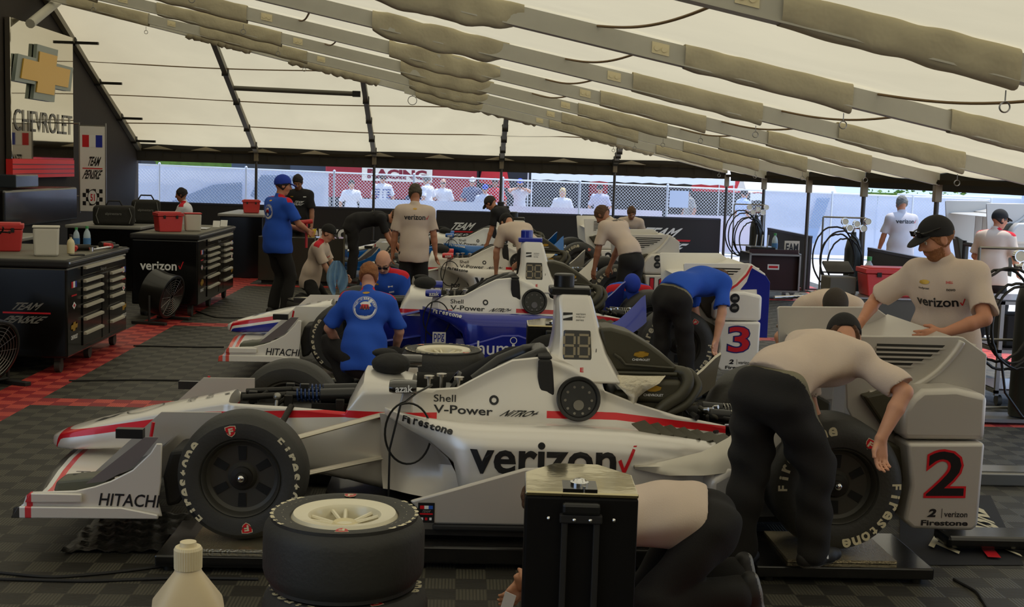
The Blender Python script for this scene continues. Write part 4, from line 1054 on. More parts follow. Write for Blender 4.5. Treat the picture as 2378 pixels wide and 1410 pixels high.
LB = ['behind the standing man in the blue cap', 'behind the bent man in black', 'behind the light blue race car', 'with a large white and red team name']
MK = [[('verizon', 2.2, .18, 1.9, .42)], [('verizon', .25, .24, 1.35, .36), ('team', 2.6, .3, .85, .46)], [('team', .15, .3, .9, .46)], [('team', 1.05, .16, 1.55, .62)]]
MK[0] = []
for i in range(4): board('barrier_board', (BX[i], YE + .18), (BX[i + 1] - .02, YE + .18), 1.02, 'black barrier board ' + LB[i], marks=MK[i])
board('side_board', (XE + .12, 25.2), (XE + .12, 22.1), 1.0, 'black board between tent poles behind the open road case')
board('side_board', (XE + .12, 18.9), (XE + .12, 16.1), 1.0, 'black board behind the red cooler box on the right')

# ------------------------------------------------------------------ chain link fence with banners
FY = 32.0
def ftop(x): return 1.865 - .0105 * (x + 8.5)
M_GALV = mat('galvanised', srgb(225, 228, 235), .35, .7)
POSTS = [-8.6, -7.7, -5.5, -3.25, -1.2, 1.1, 3.1, 5.4, 7.95, 9.75, 11.9, 14.0]
fen = thing('chain_link_fence', 'galvanised chain link fence running behind the black barrier boards', 'fence', (0, FY, 0))
for x in POSTS:
    mb = MB(); mb.cyl((x, 0, -.03), (x, 0, ftop(x) + .03), .03, n=10); mb.sphere((x, 0, ftop(x) + .04), .036, 10); mb.build('post', M_GALV, fen)
mb = MB()
for a, b in zip(POSTS[:-1], POSTS[1:]): mb.cyl((a, 0, ftop(a)), (b, 0, ftop(b)), .022, n=8)
mb.build('top_rail', M_GALV, fen)
for a, b in zip(POSTS[:-1], POSTS[1:]):
    mb = MB(); z0 = .75; pit = .085; zt = min(ftop(a), ftop(b)) - .01; H_ = zt - z0; n = int((b - a + H_) / pit)
    for s in (1, -1):
        for i in range(n + 1):
            xs_ = (a - H_ + i * pit) if s == 1 else (a + i * pit)
            p0 = [xs_, 0, z0]; p1 = [xs_ + s * H_, 0, zt]
            lo, hi = (p0, p1) if p0[0] < p1[0] else (p1, p0)
            if hi[0] <= a or lo[0] >= b: continue
            def at(x): f = (x - lo[0]) / (hi[0] - lo[0]); return (x, s * .004, lo[2] + (hi[2] - lo[2]) * f)
            q0 = at(max(lo[0], a)); q1 = at(min(hi[0], b)); mb.cyl(q0, q1, .0045, n=4, caps=False)
    mb.build('wire_mesh', M_GALV, fen, smooth=0)
def banner(x0, x1, z0, z1, label, m, marks=None, y=FY + .10):
    t = thing('fence_banner', label, 'banner', (x0, y, 0), 0, 'banners on the fence')
    G = []
    for i in range(int((x1 - x0) / .08) + 2):
        x = (x1 - x0) * i / (int((x1 - x0) / .08) + 1); row = []
        for j in range(9):
            f = j / 8; z = z0 + ((z1 if z1 else ftop(x0 + x) - .02) - z0) * f; row.append((x, .02 * math.sin(x * 3 + f * 4) + .012 * math.sin(x * 7.3 + f * 2), z))
        G.append(row)
    mb = MB(); mb.grid(np.array(G)); mb.build('cloth', m, t, smooth=60)
    if marks:
        W = Writing(None, .03)
        for pl, o, u, v, mm in marks: W.poly(pl, o, u, v, mm)
        W.done('printed_shape', t)
    return t
M_BAN = fabric('banner_white', srgb(206, 214, 234), srgb(205, 212, 232), 0, 6, .25)
M_BANP = fabric('banner_pinkish', srgb(214, 206, 222), srgb(210, 205, 222), 0, 6, .25)
M_BANB = mat('banner_blue', srgb(160, 180, 214), .8)
banner(-8.9, -5.55, .1, None, 'pale blue-white banner on the fence at the far left, behind the seated man', M_BAN, [([(0, .3), (1, .1), (1, .9), (.6, .8), (.3, .55)], (1.4, -.06, .6), (1.9, 0, 0), (0, 0, 1.0), M_BANB)])
banner(-5.5, -3.4, .1, None, 'pale blue-white banner on the fence behind the man in the black shirt', M_BAN, [([(0, .5), (.5, .2), (.8, .5), (.9, 1), (.2, 1)], (.1, -.06, .6), (1.4, 0, 0), (0, 0, 1.1), M_BANB)])
for a, b, nm in ((-2.6, 1.0, 'below the man in the striped shirt'), (1.15, 5.3, 'below the woman with blonde hair'), (5.45, 7.9, 'behind the left hose trolley')): banner(a, b, .05, 1.16 - .02 * (a + 2.6), 'low pale banner along the fence bottom, ' + nm, M_BAN if a < 0 else M_BANP)
banner(8.0, 10.99, .05, None, 'tall pale banner on the fence right of the chain link opening', M_BAN, [([(0, 0), (.5, 0), (.75, .5), (1, 1), (.5, 1), (.3, .5)], (1.0, -.06, .35), (.7, 0, 0), (0, 0, 1.2), M_BANB)])
banner(11.0, 14.0, .05, None, 'tall pale banner on the fence behind the man outside the tent', M_BAN)
t = tag(MB().box2((5.45, FY - .05, 1.18), (5.95, FY - .04, 1.62)).build('fence_sign', mat('sign_white', srgb(200, 210, 232), .7), smooth=0), 'small pale square sign wired to the fence', 'sign')

# ------------------------------------------------------------------ beyond the fence
M_HRED = mat('hauler_red', srgb(150, 18, 34), .4, coat=.2); M_HDARK = mat('hauler_dark', srgb(26, 25, 34), .6)
h = thing('race_hauler', 'red race hauler trailer with a white RACING sign beyond the fence', 'trailer', (-5.0, 46, 0))
mb = MB(); mb.box2((0, 0, .8), (5.6, 2.5, 4.0)); mb.build('box_body', M_HRED, h, smooth=0, bevel=.05)
mb = MB(); mb.box2((1.35, -.06, 1.45), (3.95, -.02, 2.4)); s_ = mb.build('sign_board', mat('sign_cream', srgb(226, 218, 205), .6), h, smooth=0)
W = Writing(None, .004); W.text('RACING', (1.55, -.06, 1.53), (2.2, 0, 0), (0, 0, .36), mat('maroon_letter', srgb(120, 20, 40), .6), .06); W.done('lettering', s_)
mb = MB(); mb.box2((.2, .1, .3), (5.4, 2.4, .8)); mb.build('underside', M_HDARK, h, smooth=0)
for x in (1.2, 2.3, 4.6):
    mb = MB(); mb.cyl((x, .05, .5), (x, .35, .5), .5, n=28); mb.build('tyre', M_RUBBER, h)
h = thing('service_truck', 'dark truck with bright red side panels beyond the fence', 'truck', (.7, 47, 0))
mb = MB(); mb.box2((0, 0, .2), (4.2, 2.4, 3.6)); mb.build('cab_body', M_HDARK, h, smooth=0, bevel=.08)
mb = MB(); mb.prism([(0, 1.5), (1.2, 1.3), (1.0, 2.2), (.2, 2.4)], (.0, -.02, 0), (1, 0, 0), (0, 0, 1), (0, -.05, 0)); mb.build('red_panel', M_RED, h, smooth=0)
for x in (.6, 2.6):
    mb = MB(); mb.cyl((x, -.1, .5), (x, .25, .5), .5, n=24); mb.build('tyre', M_RUBBER, h)
h = thing('red_tractor', 'bright red truck cab with black windows beyond the fence', 'truck', (5.0, 48, 0))
mb = MB(); mb.box2((0, 0, .9), (2.4, 2.3, 2.9)); mb.build('cab', M_RED, h, smooth=0, bevel=.1)
mb = MB(); mb.box2((.3, -.03, 1.9), (2.0, .0, 2.6)); mb.build('window', M_BLACK, h, smooth=0)
mb = MB(); mb.box2((.1, -.12, .95), (2.2, 0, 1.2)); mb.build('bumper', M_CHROME, h, smooth=0, bevel=.03)
for x in (.5, 1.9):
    mb = MB(); mb.cyl((x, -.1, .48), (x, .2, .48), .48, n=24); mb.build('tyre', M_RUBBER, h)
h = thing('grey_trailer', 'dark grey trailer with a red and yellow stripe beyond the fence', 'trailer', (5.6, 44.5, 0))
mb = MB(); mb.box2((0, 0, .2), (7.5, 2.4, 2.1)); mb.build('box_body', mat('trailer_grey', srgb(58, 54, 48), .7), h, smooth=0, bevel=.05)
W = Writing(None, .004); W.poly([(0, 0), (1, 0), (1, 1), (.1, .8)], (2.6, 0, 1.45), (4.4, 0, 0), (0, 0, .6), M_RED); W.poly([(0, 0), (.3, 0), (1, 1), (.7, 1)], (4.7, 0, 1.55), (.8, 0, 0), (0, 0, .4), mat('yellow_mark', srgb(240, 200, 40), .5), .002); W.done('painted_stripe', h)
for x in (1.5, 6.0):
    mb = MB(); mb.cyl((x, -.05, .42), (x, .25, .42), .42, n=24); mb.build('tyre', M_RUBBER, h)
def canopy(x0, x1, y, z, label):
    t = thing('canopy', label, 'canopy', (x0, y, 0), 0, 'white canopies beyond the fence'); L = x1 - x0
    mb = MB(); mb.grid(np.array([[(L * i / 12, j * .5, z + (.35 if j in (2, 3) else .0) + .03 * math.sin(i)) for j in range(6)] for i in range(13)])); mb.grid(np.array([[(L * i / 24, -.01, z - .22 * k - .03 * (i % 2)) for k in range(2)] for i in range(25)])); mb.build('cover', mat('canopy_white', srgb(238, 238, 240), .8), t, smooth=0)
    for x in (.03, L - .03):
        for yy in (.03, 2.45):
            mb = MB(); mb.cyl((x, yy, 0), (x, yy, z), .025, n=8); mb.build('leg', M_GALV, t)
canopy(2.4, 9.4, 42.0, 1.95, 'long white canopy in front of the red truck cab'); canopy(9.0, 11.9, 38.0, 1.55, 'white canopy behind the tall banner on the right')
M_LEAF = mat('hedge_leaf', srgb(88, 120, 34), .7, bump=.8, bscale=8, var=.5, vscale=5)
def hedge(x0, x1, y, h, label, seed):
    t = thing('hedge', label, 'hedge', (x0, y, 0), 0, 'hedges beyond the fence'); L = x1 - x0; rg = np.random.default_rng(seed); mb = MB()
    n = int(L * 130)
    for i in range(n):
        p = np.array([rg.uniform(0, L), rg.uniform(0, 1.2), rg.uniform(.1, h)]); s = rg.uniform(.05, .12); a = nrm(rg.normal(size=3)); u, w = frame_of(a); mb.add([p, p + u * s + w * s * .5, p + u * 2 * s, p + u * s - w * s * .5], [(0, 1, 2, 3)])
    mb.box2((.1, .15, 0), (L - .1, 1.1, h - .12))
    mb.build('foliage', M_LEAF, t, smooth=0)
hedge(-12.8, -9.0, 52, 2.35, 'green clipped hedge beyond the left end of the fence', 3); hedge(14.2, 17.5, 42, 1.75, 'green hedge beyond the fence on the right', 4)
def bbox_thing(name, label, cat, x0, x1, y, z1, m, win=True, grp=None, d=2.5):
    t = thing(name, label, cat, (x0, y, 0), 0, grp); L = x1 - x0
    mb = MB(); mb.box2((0, 0, .3), (L, d, z1)); mb.build('box_body', m, t, smooth=0, bevel=.04)
    if win:
        mb = MB(); mb.box2((.15 * L, -.03, z1 * .55), (.6 * L, 0, z1 * .88)); mb.build('window', M_BLACK, t, smooth=0)
    for f in (.2, .8):
        mb = MB(); mb.cyl((L * f, -.04, .35), (L * f, .2, .35), .35, n=20); mb.build('tyre', M_RUBBER, t)
bbox_thing('white_van', 'white van behind the right fence, left of the parked rear wing', 'van', 14.5, 17.6, 38, 1.65, mat('van_white', srgb(222, 226, 235), .35, coat=.3))
bbox_thing('dark_trailer', 'long dark trailer behind the hedge at the far left', 'trailer', -15, -8.5, 55, 2.6, M_HDARK)
bbox_thing('dark_bus', 'dark blue-grey bus behind the left fence banner', 'bus', -9.0, -5.2, 49, 2.45, mat('bus_dark', srgb(50, 62, 78), .4))
bbox_thing('pale_truck', 'pale blue truck parked outside at the far right', 'truck', 17.8, 26, 36, 1.75, mat('truck_pale', srgb(190, 202, 222), .35, coat=.3))
bbox_thing('black_trailer', 'black trailer in the shade behind the spectators', 'trailer', -3.5, 14, 53, 4.4, mat('shade_black', srgb(40, 36, 38), .7), False)

# ------------------------------------------------------------------ left wall: mirror panel, banner, cabinets
def bow(W, c, u, v, s): W.poly(BOWTIE, c, np.array(u, float) * s, np.array(v, float) * s, M_GOLD)
t = thing('mirror_panel', 'polished mirror panel with a gold bow tie emblem and maker name on the trailer side', 'panel', (-7.38, 20.7, 0))
mb = MB(); mb.box2((-.1, 0, 1.95), (0, 3.25, 4.25)); mb.build('mirror', mat('polished_mirror', srgb(215, 210, 196), .04, 1.0, bump=.02, bscale=1.2), t, smooth=0, bevel=.01)
mb = MB(); mb.box2((-.1, 0, 1.64), (.01, 3.25, 1.95)); mb.build('red_band', mat('bright_red', srgb(240, 48, 46), .5), t, smooth=0)
for z in (1.70, 1.78, 1.86):
    mb = MB(); mb.box2((.011, 0, z), (.016, 3.25, z + .012)); mb.build('band_line', M_LETB, t, smooth=0)
mb = MB(); P = [(a * 1.45, b * 1.12) for a, b in BOWTIE]; mb.prism(P, (.012, 1.5, 3.45), (0, 1, 0), (0, 0, 1), (.06, 0, 0)); mb.build('emblem_edge', mat('emblem_grey', srgb(128, 138, 130), .35, .3), t, smooth=0)
mb = MB(); P = [(a * 1.22, b * .84) for a, b in BOWTIE]; mb.prism(P, (.074, 1.5, 3.45), (0, 1, 0), (0, 0, 1), (.02, 0, 0)); mb.build('emblem', M_GOLD, t, smooth=0)
W = Writing(None, .012); W.text('CHEVROLET', (0, .1, 2.42), (0, 3.05, 0), (0, 0, .36), mat('dark_letter', srgb(66, 64, 62), .3, .6), .0); W.done('lettering', t)
t = thing('team_banner', 'tall white hanging banner with a flag, team name and chequered pattern', 'banner', (-6.95, 22.9, 0), .0)
mb = MB(); mb.box2((0, 0, 1.03), (.46, .02, 2.58)); bb_ = mb.build('board', M_WHITE, t, smooth=0, bevel=.008)
mb = MB(); mb.box2((-.015, -.005, 1.0), (0, .03, 2.64)); mb.box2((.46, -.005, 1.0), (.475, .03, 2.64)); mb.box2((0, 0, 2.58), (.46, .03, 2.6)); mb.build('frame', M_STEEL, t, smooth=0)
W = Writing(None, .003)
for i, mm in enumerate((M_RED, M_LETW, M_BLUE)): W.poly(sq, (.05 + i * .12, 0, 2.2), (.12, 0, 0), (0, 0, .22), mm)
W.text('TEAM', (.13, 0, 1.86), (.26, 0, 0), (0, 0, .17), M_LETB, .03, .25); W.poly(sq, (.05, 0, 1.805), (.36, 0, 0), (0, 0, .02), M_RED); W.text('PENSKE', (.04, 0, 1.62), (.38, 0, 0), (0, 0, .17), M_LETB, .03, .25)
for i in range(6):
    for j in range(4):
        if (i + j) % 2 == 0: W.poly(sq, (.05 + i * .06, 0, 1.14 + j * .075), (.06, 0, 0), (0, 0, .075), M_LETB)
W.ring((.23, 0, 1.29), (1, 0, 0), (0, 0, 1.6), 0, .09, M_LETW, 24, .002); W.ring((.23, 0, 1.29), (1, 0, 0), (0, 0, 1.6), .08, .09, M_LETB, 24, .003); W.text('51', (.19, 0, 1.22), (.08, 0, 0), (0, 0, .13), M_RED, .03, lift=.003)
W.done('print', t)
mb = MB(); mb.cyl((0, .02, 2.62), (-.75, .02, 2.62), .012, n=8); mb.cyl((0, .02, 1.3), (-.75, .02, 1.3), .012, n=8); mb.build('wall_bracket', M_STEEL, t)
t = thing('wall_cabinet', 'glossy black wall cabinet below the mirror panel', 'cabinet', (-7.35, 18.2, 0))
mb = MB(); mb.box2((0, 0, .95), (.75, 3.4, 1.5)); mb.build('body', M_BLACK, t, smooth=0, bevel=.03)
mb = MB(); mb.box2((0.0, .2, 0), (.7, 3.2, .95)); mb.build('plinth', M_BLACKM, t, smooth=0)
mb = MB(); mb.box2((.1, .9, 1.52), (.6, 1.9, 1.72)); mb.build('screen', mat('screen_glass', srgb(70, 76, 82), .1, .3), t, smooth=0, bevel=.02)
t = thing('wall_strut', 'grey diagonal strut at the top of the trailer side', 'strut', (-7.2, 20.6, 0))
mb = MB(); p0 = onX(70, 55, -7.2); p1 = onX(150, -10, -7.2); mb.cyl((0, p0.y - 20.6, p0.z), (0, p1.y - 20.6, p1.z), .08, n=10); mb.build('tube', M_BEAM, t)

# ------------------------------------------------------------------ rolling tool chests
M_HANDLE = mat('handle_satin', srgb(206, 200, 182), .4, .25)
M_CHEST = mat('chest_black', srgb(15, 14, 13), .2, coat=.25, spec=.35)
def chest(x0, x1, y0, y1, h, label, side_mark):
    t = thing('tool_chest', label, 'tool chest', (x1, y0, 0), 0, 'rolling tool chests'); D = x1 - x0; L = y1 - y0
    mb = MB(); mb.box2((-D, 0, .15), (0, L, h - .07)); b_ = mb.build('body', M_CHEST, t, smooth=0, bevel=.02)
    mb = MB(); mb.box2((-D - .02, -.02, h - .07), (.02, L + .02, h)); mb.build('worktop', M_BLACKM, t, smooth=0, bevel=.018)
    mb = MB(); mb.box2((-D + .04, .04, h - .004), (-.03, L - .04, h + .004)); mb.build('top_mat', mat('bench_mat', srgb(112, 108, 94), .7), t, smooth=0)
    mb = MB(); mb.box2((.02, 0, h - .03), (.032, L, h - .012)); mb.build('edge_trim', M_ALU, t, smooth=0)
    A = (.22 * L, .52 * L); B = (.66 * L, .90 * L)
    zs = [.83, .75, .67, .585, .46, .32]
    def drawer(ya, yb, z, hgt):
        mb = MB(); mb.box2((0, ya, z - hgt), (.012, yb, z + .02)); d = mb.build('drawer', M_CHEST, t, smooth=0, bevel=.004)
        mb = MB(); mb.prism([(0, 0), (.03, 0), (.03, .022), (0, .03)], (.012, ya + .01, z - .005), (1, 0, 0), (0, 0, 1), (0, yb - ya - .02, 0)); mb.build('handle', M_HANDLE, d, smooth=0)
    drawer(A[0], B[1], .96 * h / 1.07, .07)
    for k, z in enumerate(zs):
        hg = .05 if k < 3 else (.08 if k == 3 else .11)
        drawer(A[0], A[1], z * h / 1.07, hg); drawer(B[0], B[1], z * h / 1.07, hg)
    mb = MB(); mb.box2((0, A[1] + .03, .2), (.012, B[0] - .03, .86 * h / 1.07)); mb.build('door', M_CHEST, t, smooth=0, bevel=.004)
    for sx in (-D + .12, -.12):
        for yy in (.12, L * .5, L - .12):
            mb = MB(); mb.cyl((sx - .025, yy, .065), (sx + .025, yy, .065), .065, n=20); mb.box((sx, yy, .12), (.06, .08, .06)); mb.build('caster', M_RUBBER, t)
    W = Writing(None, .003)
    for yy in (.1 * L, .94 * L):
        q = lambda dy, z: np.array([0.0, yy + dy, z])
        for i, mm in enumerate((M_RED, M_LETW, M_BLUE)): W.poly(sq, q(-.08 + i * .055, .80), (0, .055, 0), (0, 0, .06), mm)
        W.poly(sq, q(-.08, .72), (0, .16, 0), (0, 0, .014), M_RED)
        W.poly([(-1, 0), (0, .6), (1, 0), (0, -.6)], q(0, .63), (0, .06, 0), (0, 0, .06), M_LETW); W.poly([(-1, 0), (0, .6), (1, 0), (0, -.6)], q(0, .63), (0, .03, 0), (0, 0, .03), M_RED, .001)
        W.poly(BOWTIE, q(0, .43), (0, .1, 0), (0, 0, .1), M_GOLD); W.text('CHEVROLET', q(-.1, .31), (0, .2, 0), (0, 0, .04), M_LETW, .03)
    W.text('Snap-on', (0.014, .5 * L, .885 * h / 1.07), (0, .2, 0), (0, 0, .045), M_LETG, .01)
    o = np.array([-D, 0, 0])
    if side_mark == 'team':
        W.text('TEAM', (-.53, 0, .60), (.32, 0, 0), (0, 0, .07), M_LETG, .03, .3); W.poly(sq, (-.59, 0, .565), (.44, 0, 0), (0, 0, .016), M_RED); W.text('PENSKE', (-.62, 0, .475), (.45, 0, 0), (0, 0, .07), M_LETG, .03, .3)
    else:
        W.text('verizon', (-.74, 0, .60), (.47, 0, 0), (0, 0, .115), M_LETW, .02); W.poly(CHECK, (-.25, 0, .62), (.07, 0, 0), (0, 0, .1), M_RED)
    W.done('lettering', t)
    return t
chest(-4.9, -3.63, 11.55, 13.6, 1.07, 'nearest black tool chest on casters, grey team name on its end', 'team')
chest(-4.22, -3.37, 16.05, 18.57, 1.07, 'black tool chest on casters with white verizon lettering on its end', 'verizon')
def plain_counter(x0, x1, y0, y1, h, label):
    t = thing('counter', label, 'counter', (x0, y0, 0), 0, 'black counters by the trailer'); L = y1 - y0; D = x1 - x0
    mb = MB(); mb.box2((.03, .03, .0), (D - .03, L - .03, h - .05)); mb.build('body', M_CHEST, t, smooth=0, bevel=.01)
    mb = MB(); mb.box2((0, 0, h - .05), (D, L, h)); mb.build('worktop', mat('counter_top', srgb(150, 148, 140), .4, .3), t, smooth=0, bevel=.012)
plain_counter(-6.0, -4.85, 19.0, 20.6, .99, 'black counter with a grey top under the two black bags')
plain_counter(-4.2, -3.4, 21.6, 23.6, 1.12, 'black counter at the back under the small red box')
plain_counter(-6.6, -5.45, 14.6, 16.6, 1.0, 'black counter against the trailer behind the nearest tool chest')
t = thing('tyre_crate', 'low glossy dark crate of upright panels behind the kneeling man with the blue cloth', 'crate', (-3.35, 20.70, 0))
mb = MB(); mb.box2((0, 0, .06), (1.42, .4, .8)); mb.build('body', mat('crate_dark', srgb(58, 55, 48), .18, coat=.4), t, smooth=0, bevel=.01)
for x in (.47, .95):
    mb = MB(); mb.box2((x - .012, -.02, .06), (x + .012, 0, .82)); mb.build('divider', M_STEEL, t, smooth=0)
mb = MB(); mb.box2((1.42, -.05, .0), (1.45, .45, .92)); mb.build('end_panel', mat('clear_brown_panel', srgb(96, 92, 78), .15), t, smooth=0)
mb = MB(); mb.box2((.05, .05, 0), (1.4, .38, .06)); mb.build('base', M_BLACKM, t, smooth=0)

# ------------------------------------------------------------------ things standing on the chests
def cooler(x, y, z, w, d, h, label, rz=0.0, m=None):
    t = thing('cooler_box', label, 'cooler box', (x, y, z), rz, 'red cooler boxes'); m = m or M_REDP
    mb = MB(); mb.prism([(-w / 2 * .88, 0), (w / 2 * .88, 0), (w / 2, h * .78), (-w / 2, h * .78)], (0, -d / 2, 0), (1, 0, 0), (0, 0, 1), (0, d, 0)); mb.build('tub', m, t, smooth=0, bevel=.012)
    mb = MB(); mb.box((0, 0, h * .88), (w * 1.06, d * 1.06, h * .17)); mb.box((0, 0, h * .985), (w * .9, d * .9, h * .05)); mb.build('lid', m, t, smooth=0, bevel=.012)
    for s in (-.25, .25):
        mb = MB(); mb.box((s * w, -d / 2 * 1.06, h * .76), (w * .09, .015, h * .16)); mb.build('latch', M_BLACKM, t, smooth=0, bevel=.003)
    return t
def canister(x, y, z, w, h, label, red=True):
    t = thing('plastic_tub', label, 'tub', (x, y, z), .3, 'white plastic tubs')
    mb = MB(); mb.prism([(-w * .46, 0), (w * .46, 0), (w / 2, h), (-w / 2, h)], (0, -w * .45, 0), (1, 0, 0), (0, 0, 1), (0, w * .9, 0)); mb.build('body', mat('tub_white', srgb(206, 200, 184), .5), t, smooth=0, bevel=.02)
    mb = MB(); mb.box((0, 0, h + .008), (w * 1.04, w * .94, .016)); mb.build('lid', M_REDP if red else MATS['tub_white'], t, smooth=0, bevel=.006)
def water_bottle(x, y, z, label, s=1.0, grp='small water bottles'):
    t = thing('water_bottle', label, 'bottle', (x, y, z), 0, grp)
    mb = MB(); mb.lathe([(0, 0), (.03 * s, .002), (.033 * s, .02 * s), (.031 * s, .08 * s), (.033 * s, .13 * s), (.026 * s, .165 * s), (.012 * s, .19 * s), (.012 * s, .2 * s), (0, .2 * s)], (0, 0, 0), (0, 0, 1), 20); mb.build('body', mat('bottle_clear', srgb(190, 208, 215), .15, alpha=.75), t)
    mb = MB(); mb.cyl((0, 0, .05 * s), (0, 0, .11 * s), .0345 * s, n=20); mb.build('label', mat('bottle_label', srgb(70, 120, 170), .5), t)
    mb = MB(); mb.cyl((0, 0, .198 * s), (0, 0, .222 * s), .015 * s, n=14); mb.build('cap', mat('cap_green', srgb(60, 150, 80), .5), t)
cooler(-4.55, 12.5, 1.075, .36, .26, .28, 'red cooler box at the left on the nearest tool chest', .3)
canister(-3.98, 12.05, 1.075, .24, .27, 'white plastic tub on the nearest tool chest', False)
cooler(-3.88, 16.6, 1.075, .33, .26, .26, 'red cooler box on the tool chest with white lettering', .5)
canister(-3.62, 16.9, 1.075, .22, .23, 'white plastic tub with a red rim beside the red cooler box', True)
cooler(-3.72, 22.2, 1.125, .30, .24, .23, 'small red cooler box on the back counter behind the man in the blue cap', .2)
water_bottle(-4.0, 13.05, 1.075, 'water bottle nearest the white tub on the nearest tool chest'); water_bottle(-3.86, 12.95, 1.075, 'water bottle beside the air tools on the nearest tool chest', 1.1); water_bottle(-5.8, 15.0, 1.0, 'water bottle on the counter against the trailer')
t = thing('spray_bottle', 'cream squeeze bottle behind the white tub on the nearest chest', 'bottle', (-3.84, 12.35, 1.075)); mb = MB(); mb.lathe([(0, 0), (.035, .003), (.037, .1), (.03, .13), (.012, .15), (.012, .17), (0, .17)], (0, 0, 0), (0, 0, 1), 20); mb.build('body', M_CREAM, t); mb = MB(); mb.cyl((0, 0, .165), (0, 0, .19), .016, n=12); mb.build('cap', M_CAMB, t)
def airtool(x, y, z, rz, label):
    t = thing('air_tool', label, 'power tool', (x, y, z), rz, 'air tools on the tool chest')
    mb = MB(); mb.cyl((-.1, 0, .035), (.08, 0, .035), .033, n=18); mb.cyl((.08, 0, .035), (.14, 0, .035), .022, .016, n=16); mb.build('body', M_DARK, t, bevel=.004)
    mb = MB(); mb.cyl((-.06, 0, .035), (-.09, -.13, .03), .024, .028, n=14); mb.build('grip', M_REDP, t)
airtool(-3.85, 12.75, 1.075, .4, 'red and black air tool lying beside the water bottles'); airtool(-3.76, 13.3, 1.075, 1.2, 'red-gripped air tool nearest the end of the nearest chest')
t = thing('phone', 'black phone lying near the chest edge', 'phone', (-3.72, 12.15, 1.075), .5); mb = MB(); mb.box((0, 0, .006), (.14, .07, .012)); mb.build('body', M_BLACK, t, smooth=0, bevel=.004); mb = MB(); mb.box((0, 0, .0125), (.12, .06, .001)); mb.build('screen', MATS['screen_glass'], t, smooth=0)
t = thing('torque_wrench', 'long chrome wrench lying along the chest edge', 'wrench', (-3.7, 13.0, 1.075), 1.45); mb = MB(); mb.cyl((-.3, 0, .02), (.2, 0, .02), .012, n=10); mb.build('shaft', M_CHROME, t); mb = MB(); mb.cyl((.2, 0, .02), (.36, 0, .02), .018, n=12); mb.build('handle', M_DARK, t); mb = MB(); mb.cyl((-.32, 0, .0), (-.32, 0, .045), .025, n=14); mb.build('head', M_CHROME, t)
t = thing('cable_bundle', 'tangle of black cables on the left of the nearest chest', 'cable', (-4.65, 11.95, 1.075)); 
for k in range(4):
    mb = MB(); P = [(.02 * k + (.17 + .02 * k) * math.cos(a), .06 * k + (.1 + .02 * k) * math.sin(a), .05 + .05 * k + .12 * max(0, math.sin(a * 1.0 + k))) for a in np.linspace(0, 5.2, 30)]; mb.tube(P, .009, 6); mb.build('cable', M_BLACKM, t)
mb = MB(); mb.box((-.05, .1, .06), (.3, .2, .12)); mb.build('battery_box', M_BLACKM, t, smooth=0, bevel=.02)
t = thing('hanging_cable', 'black cable hanging over the near end of the nearest chest', 'cable', (-4.6, 11.5, .85)); mb = MB(); mb.tube([(-.3, -.0, .2), (-.2, -.03, .1), (.05, -.04, .02), (.25, -.03, .06), (.3, -.02, .22)], .007, 6); mb.build('wire', M_BLACKM, t)
for (x, y, z, w, d, h, lab) in ((-5.35, 19.35, .99, .62, .34, .30, 'front black kit bag with pale piping on the counter'), (-5.05, 20.1, .99, .45, .32, .38, 'rear black kit bag behind the bag with pale piping')):
    t = thing('kit_bag', lab, 'bag', (x, y, z), .25, 'black kit bags'); mb = MB(); mb.box((0, 0, h / 2), (w, d, h)); mb.build('body', mat('bag_black', srgb(36, 34, 28), .85, bump=.3, bscale=12), t, smooth=30, bevel=.06, seg=4)
    mb = MB()
    for s in (-.3, .3): mb.tube([(s * w * 1.2, -d / 2 - .006, .03), (s * w * 1.4, -d / 2 - .01, h * .5), (s * w * 1.2, -d / 2 - .006, h - .03)], .006, 6)
    mb.build('piping', M_LETG, t)
    mb = MB(); mb.tube([(-.12, 0, h), (-.08, 0, h + .07), (.08, 0, h + .07), (.12, 0, h)], .012, 8); mb.build('strap', M_BLACKM, t)
    W = Writing(None, .012); W.text('alpinestars', (-.13, -d / 2, h * .5), (.24, 0, 0), (0, 0, .05), M_LETG, .01); W.done('lettering', t)
for x, y, lab in ((-3.5, 17.9, 'left of two small white cards on the lettered chest'), (-3.44, 18.15, 'right of two small white cards on the lettered chest')):
    t = tag(MB().prism([(-.05, 0), (.05, 0), (.05, .09), (-.05, .09)], (x, y, 1.08), (1, 0, 0), (0, .5, 1), (0, .006, 0)).build('paper_card', M_WHITE, smooth=0), lab, 'card', 'white cards')
t = tag(MB().box((-3.6, 17.4, 1.083), (.18, .3, .014)).build('clipboard', M_ALU, smooth=0, bevel=.004), 'pale clipboard lying on the lettered chest', 'clipboard')

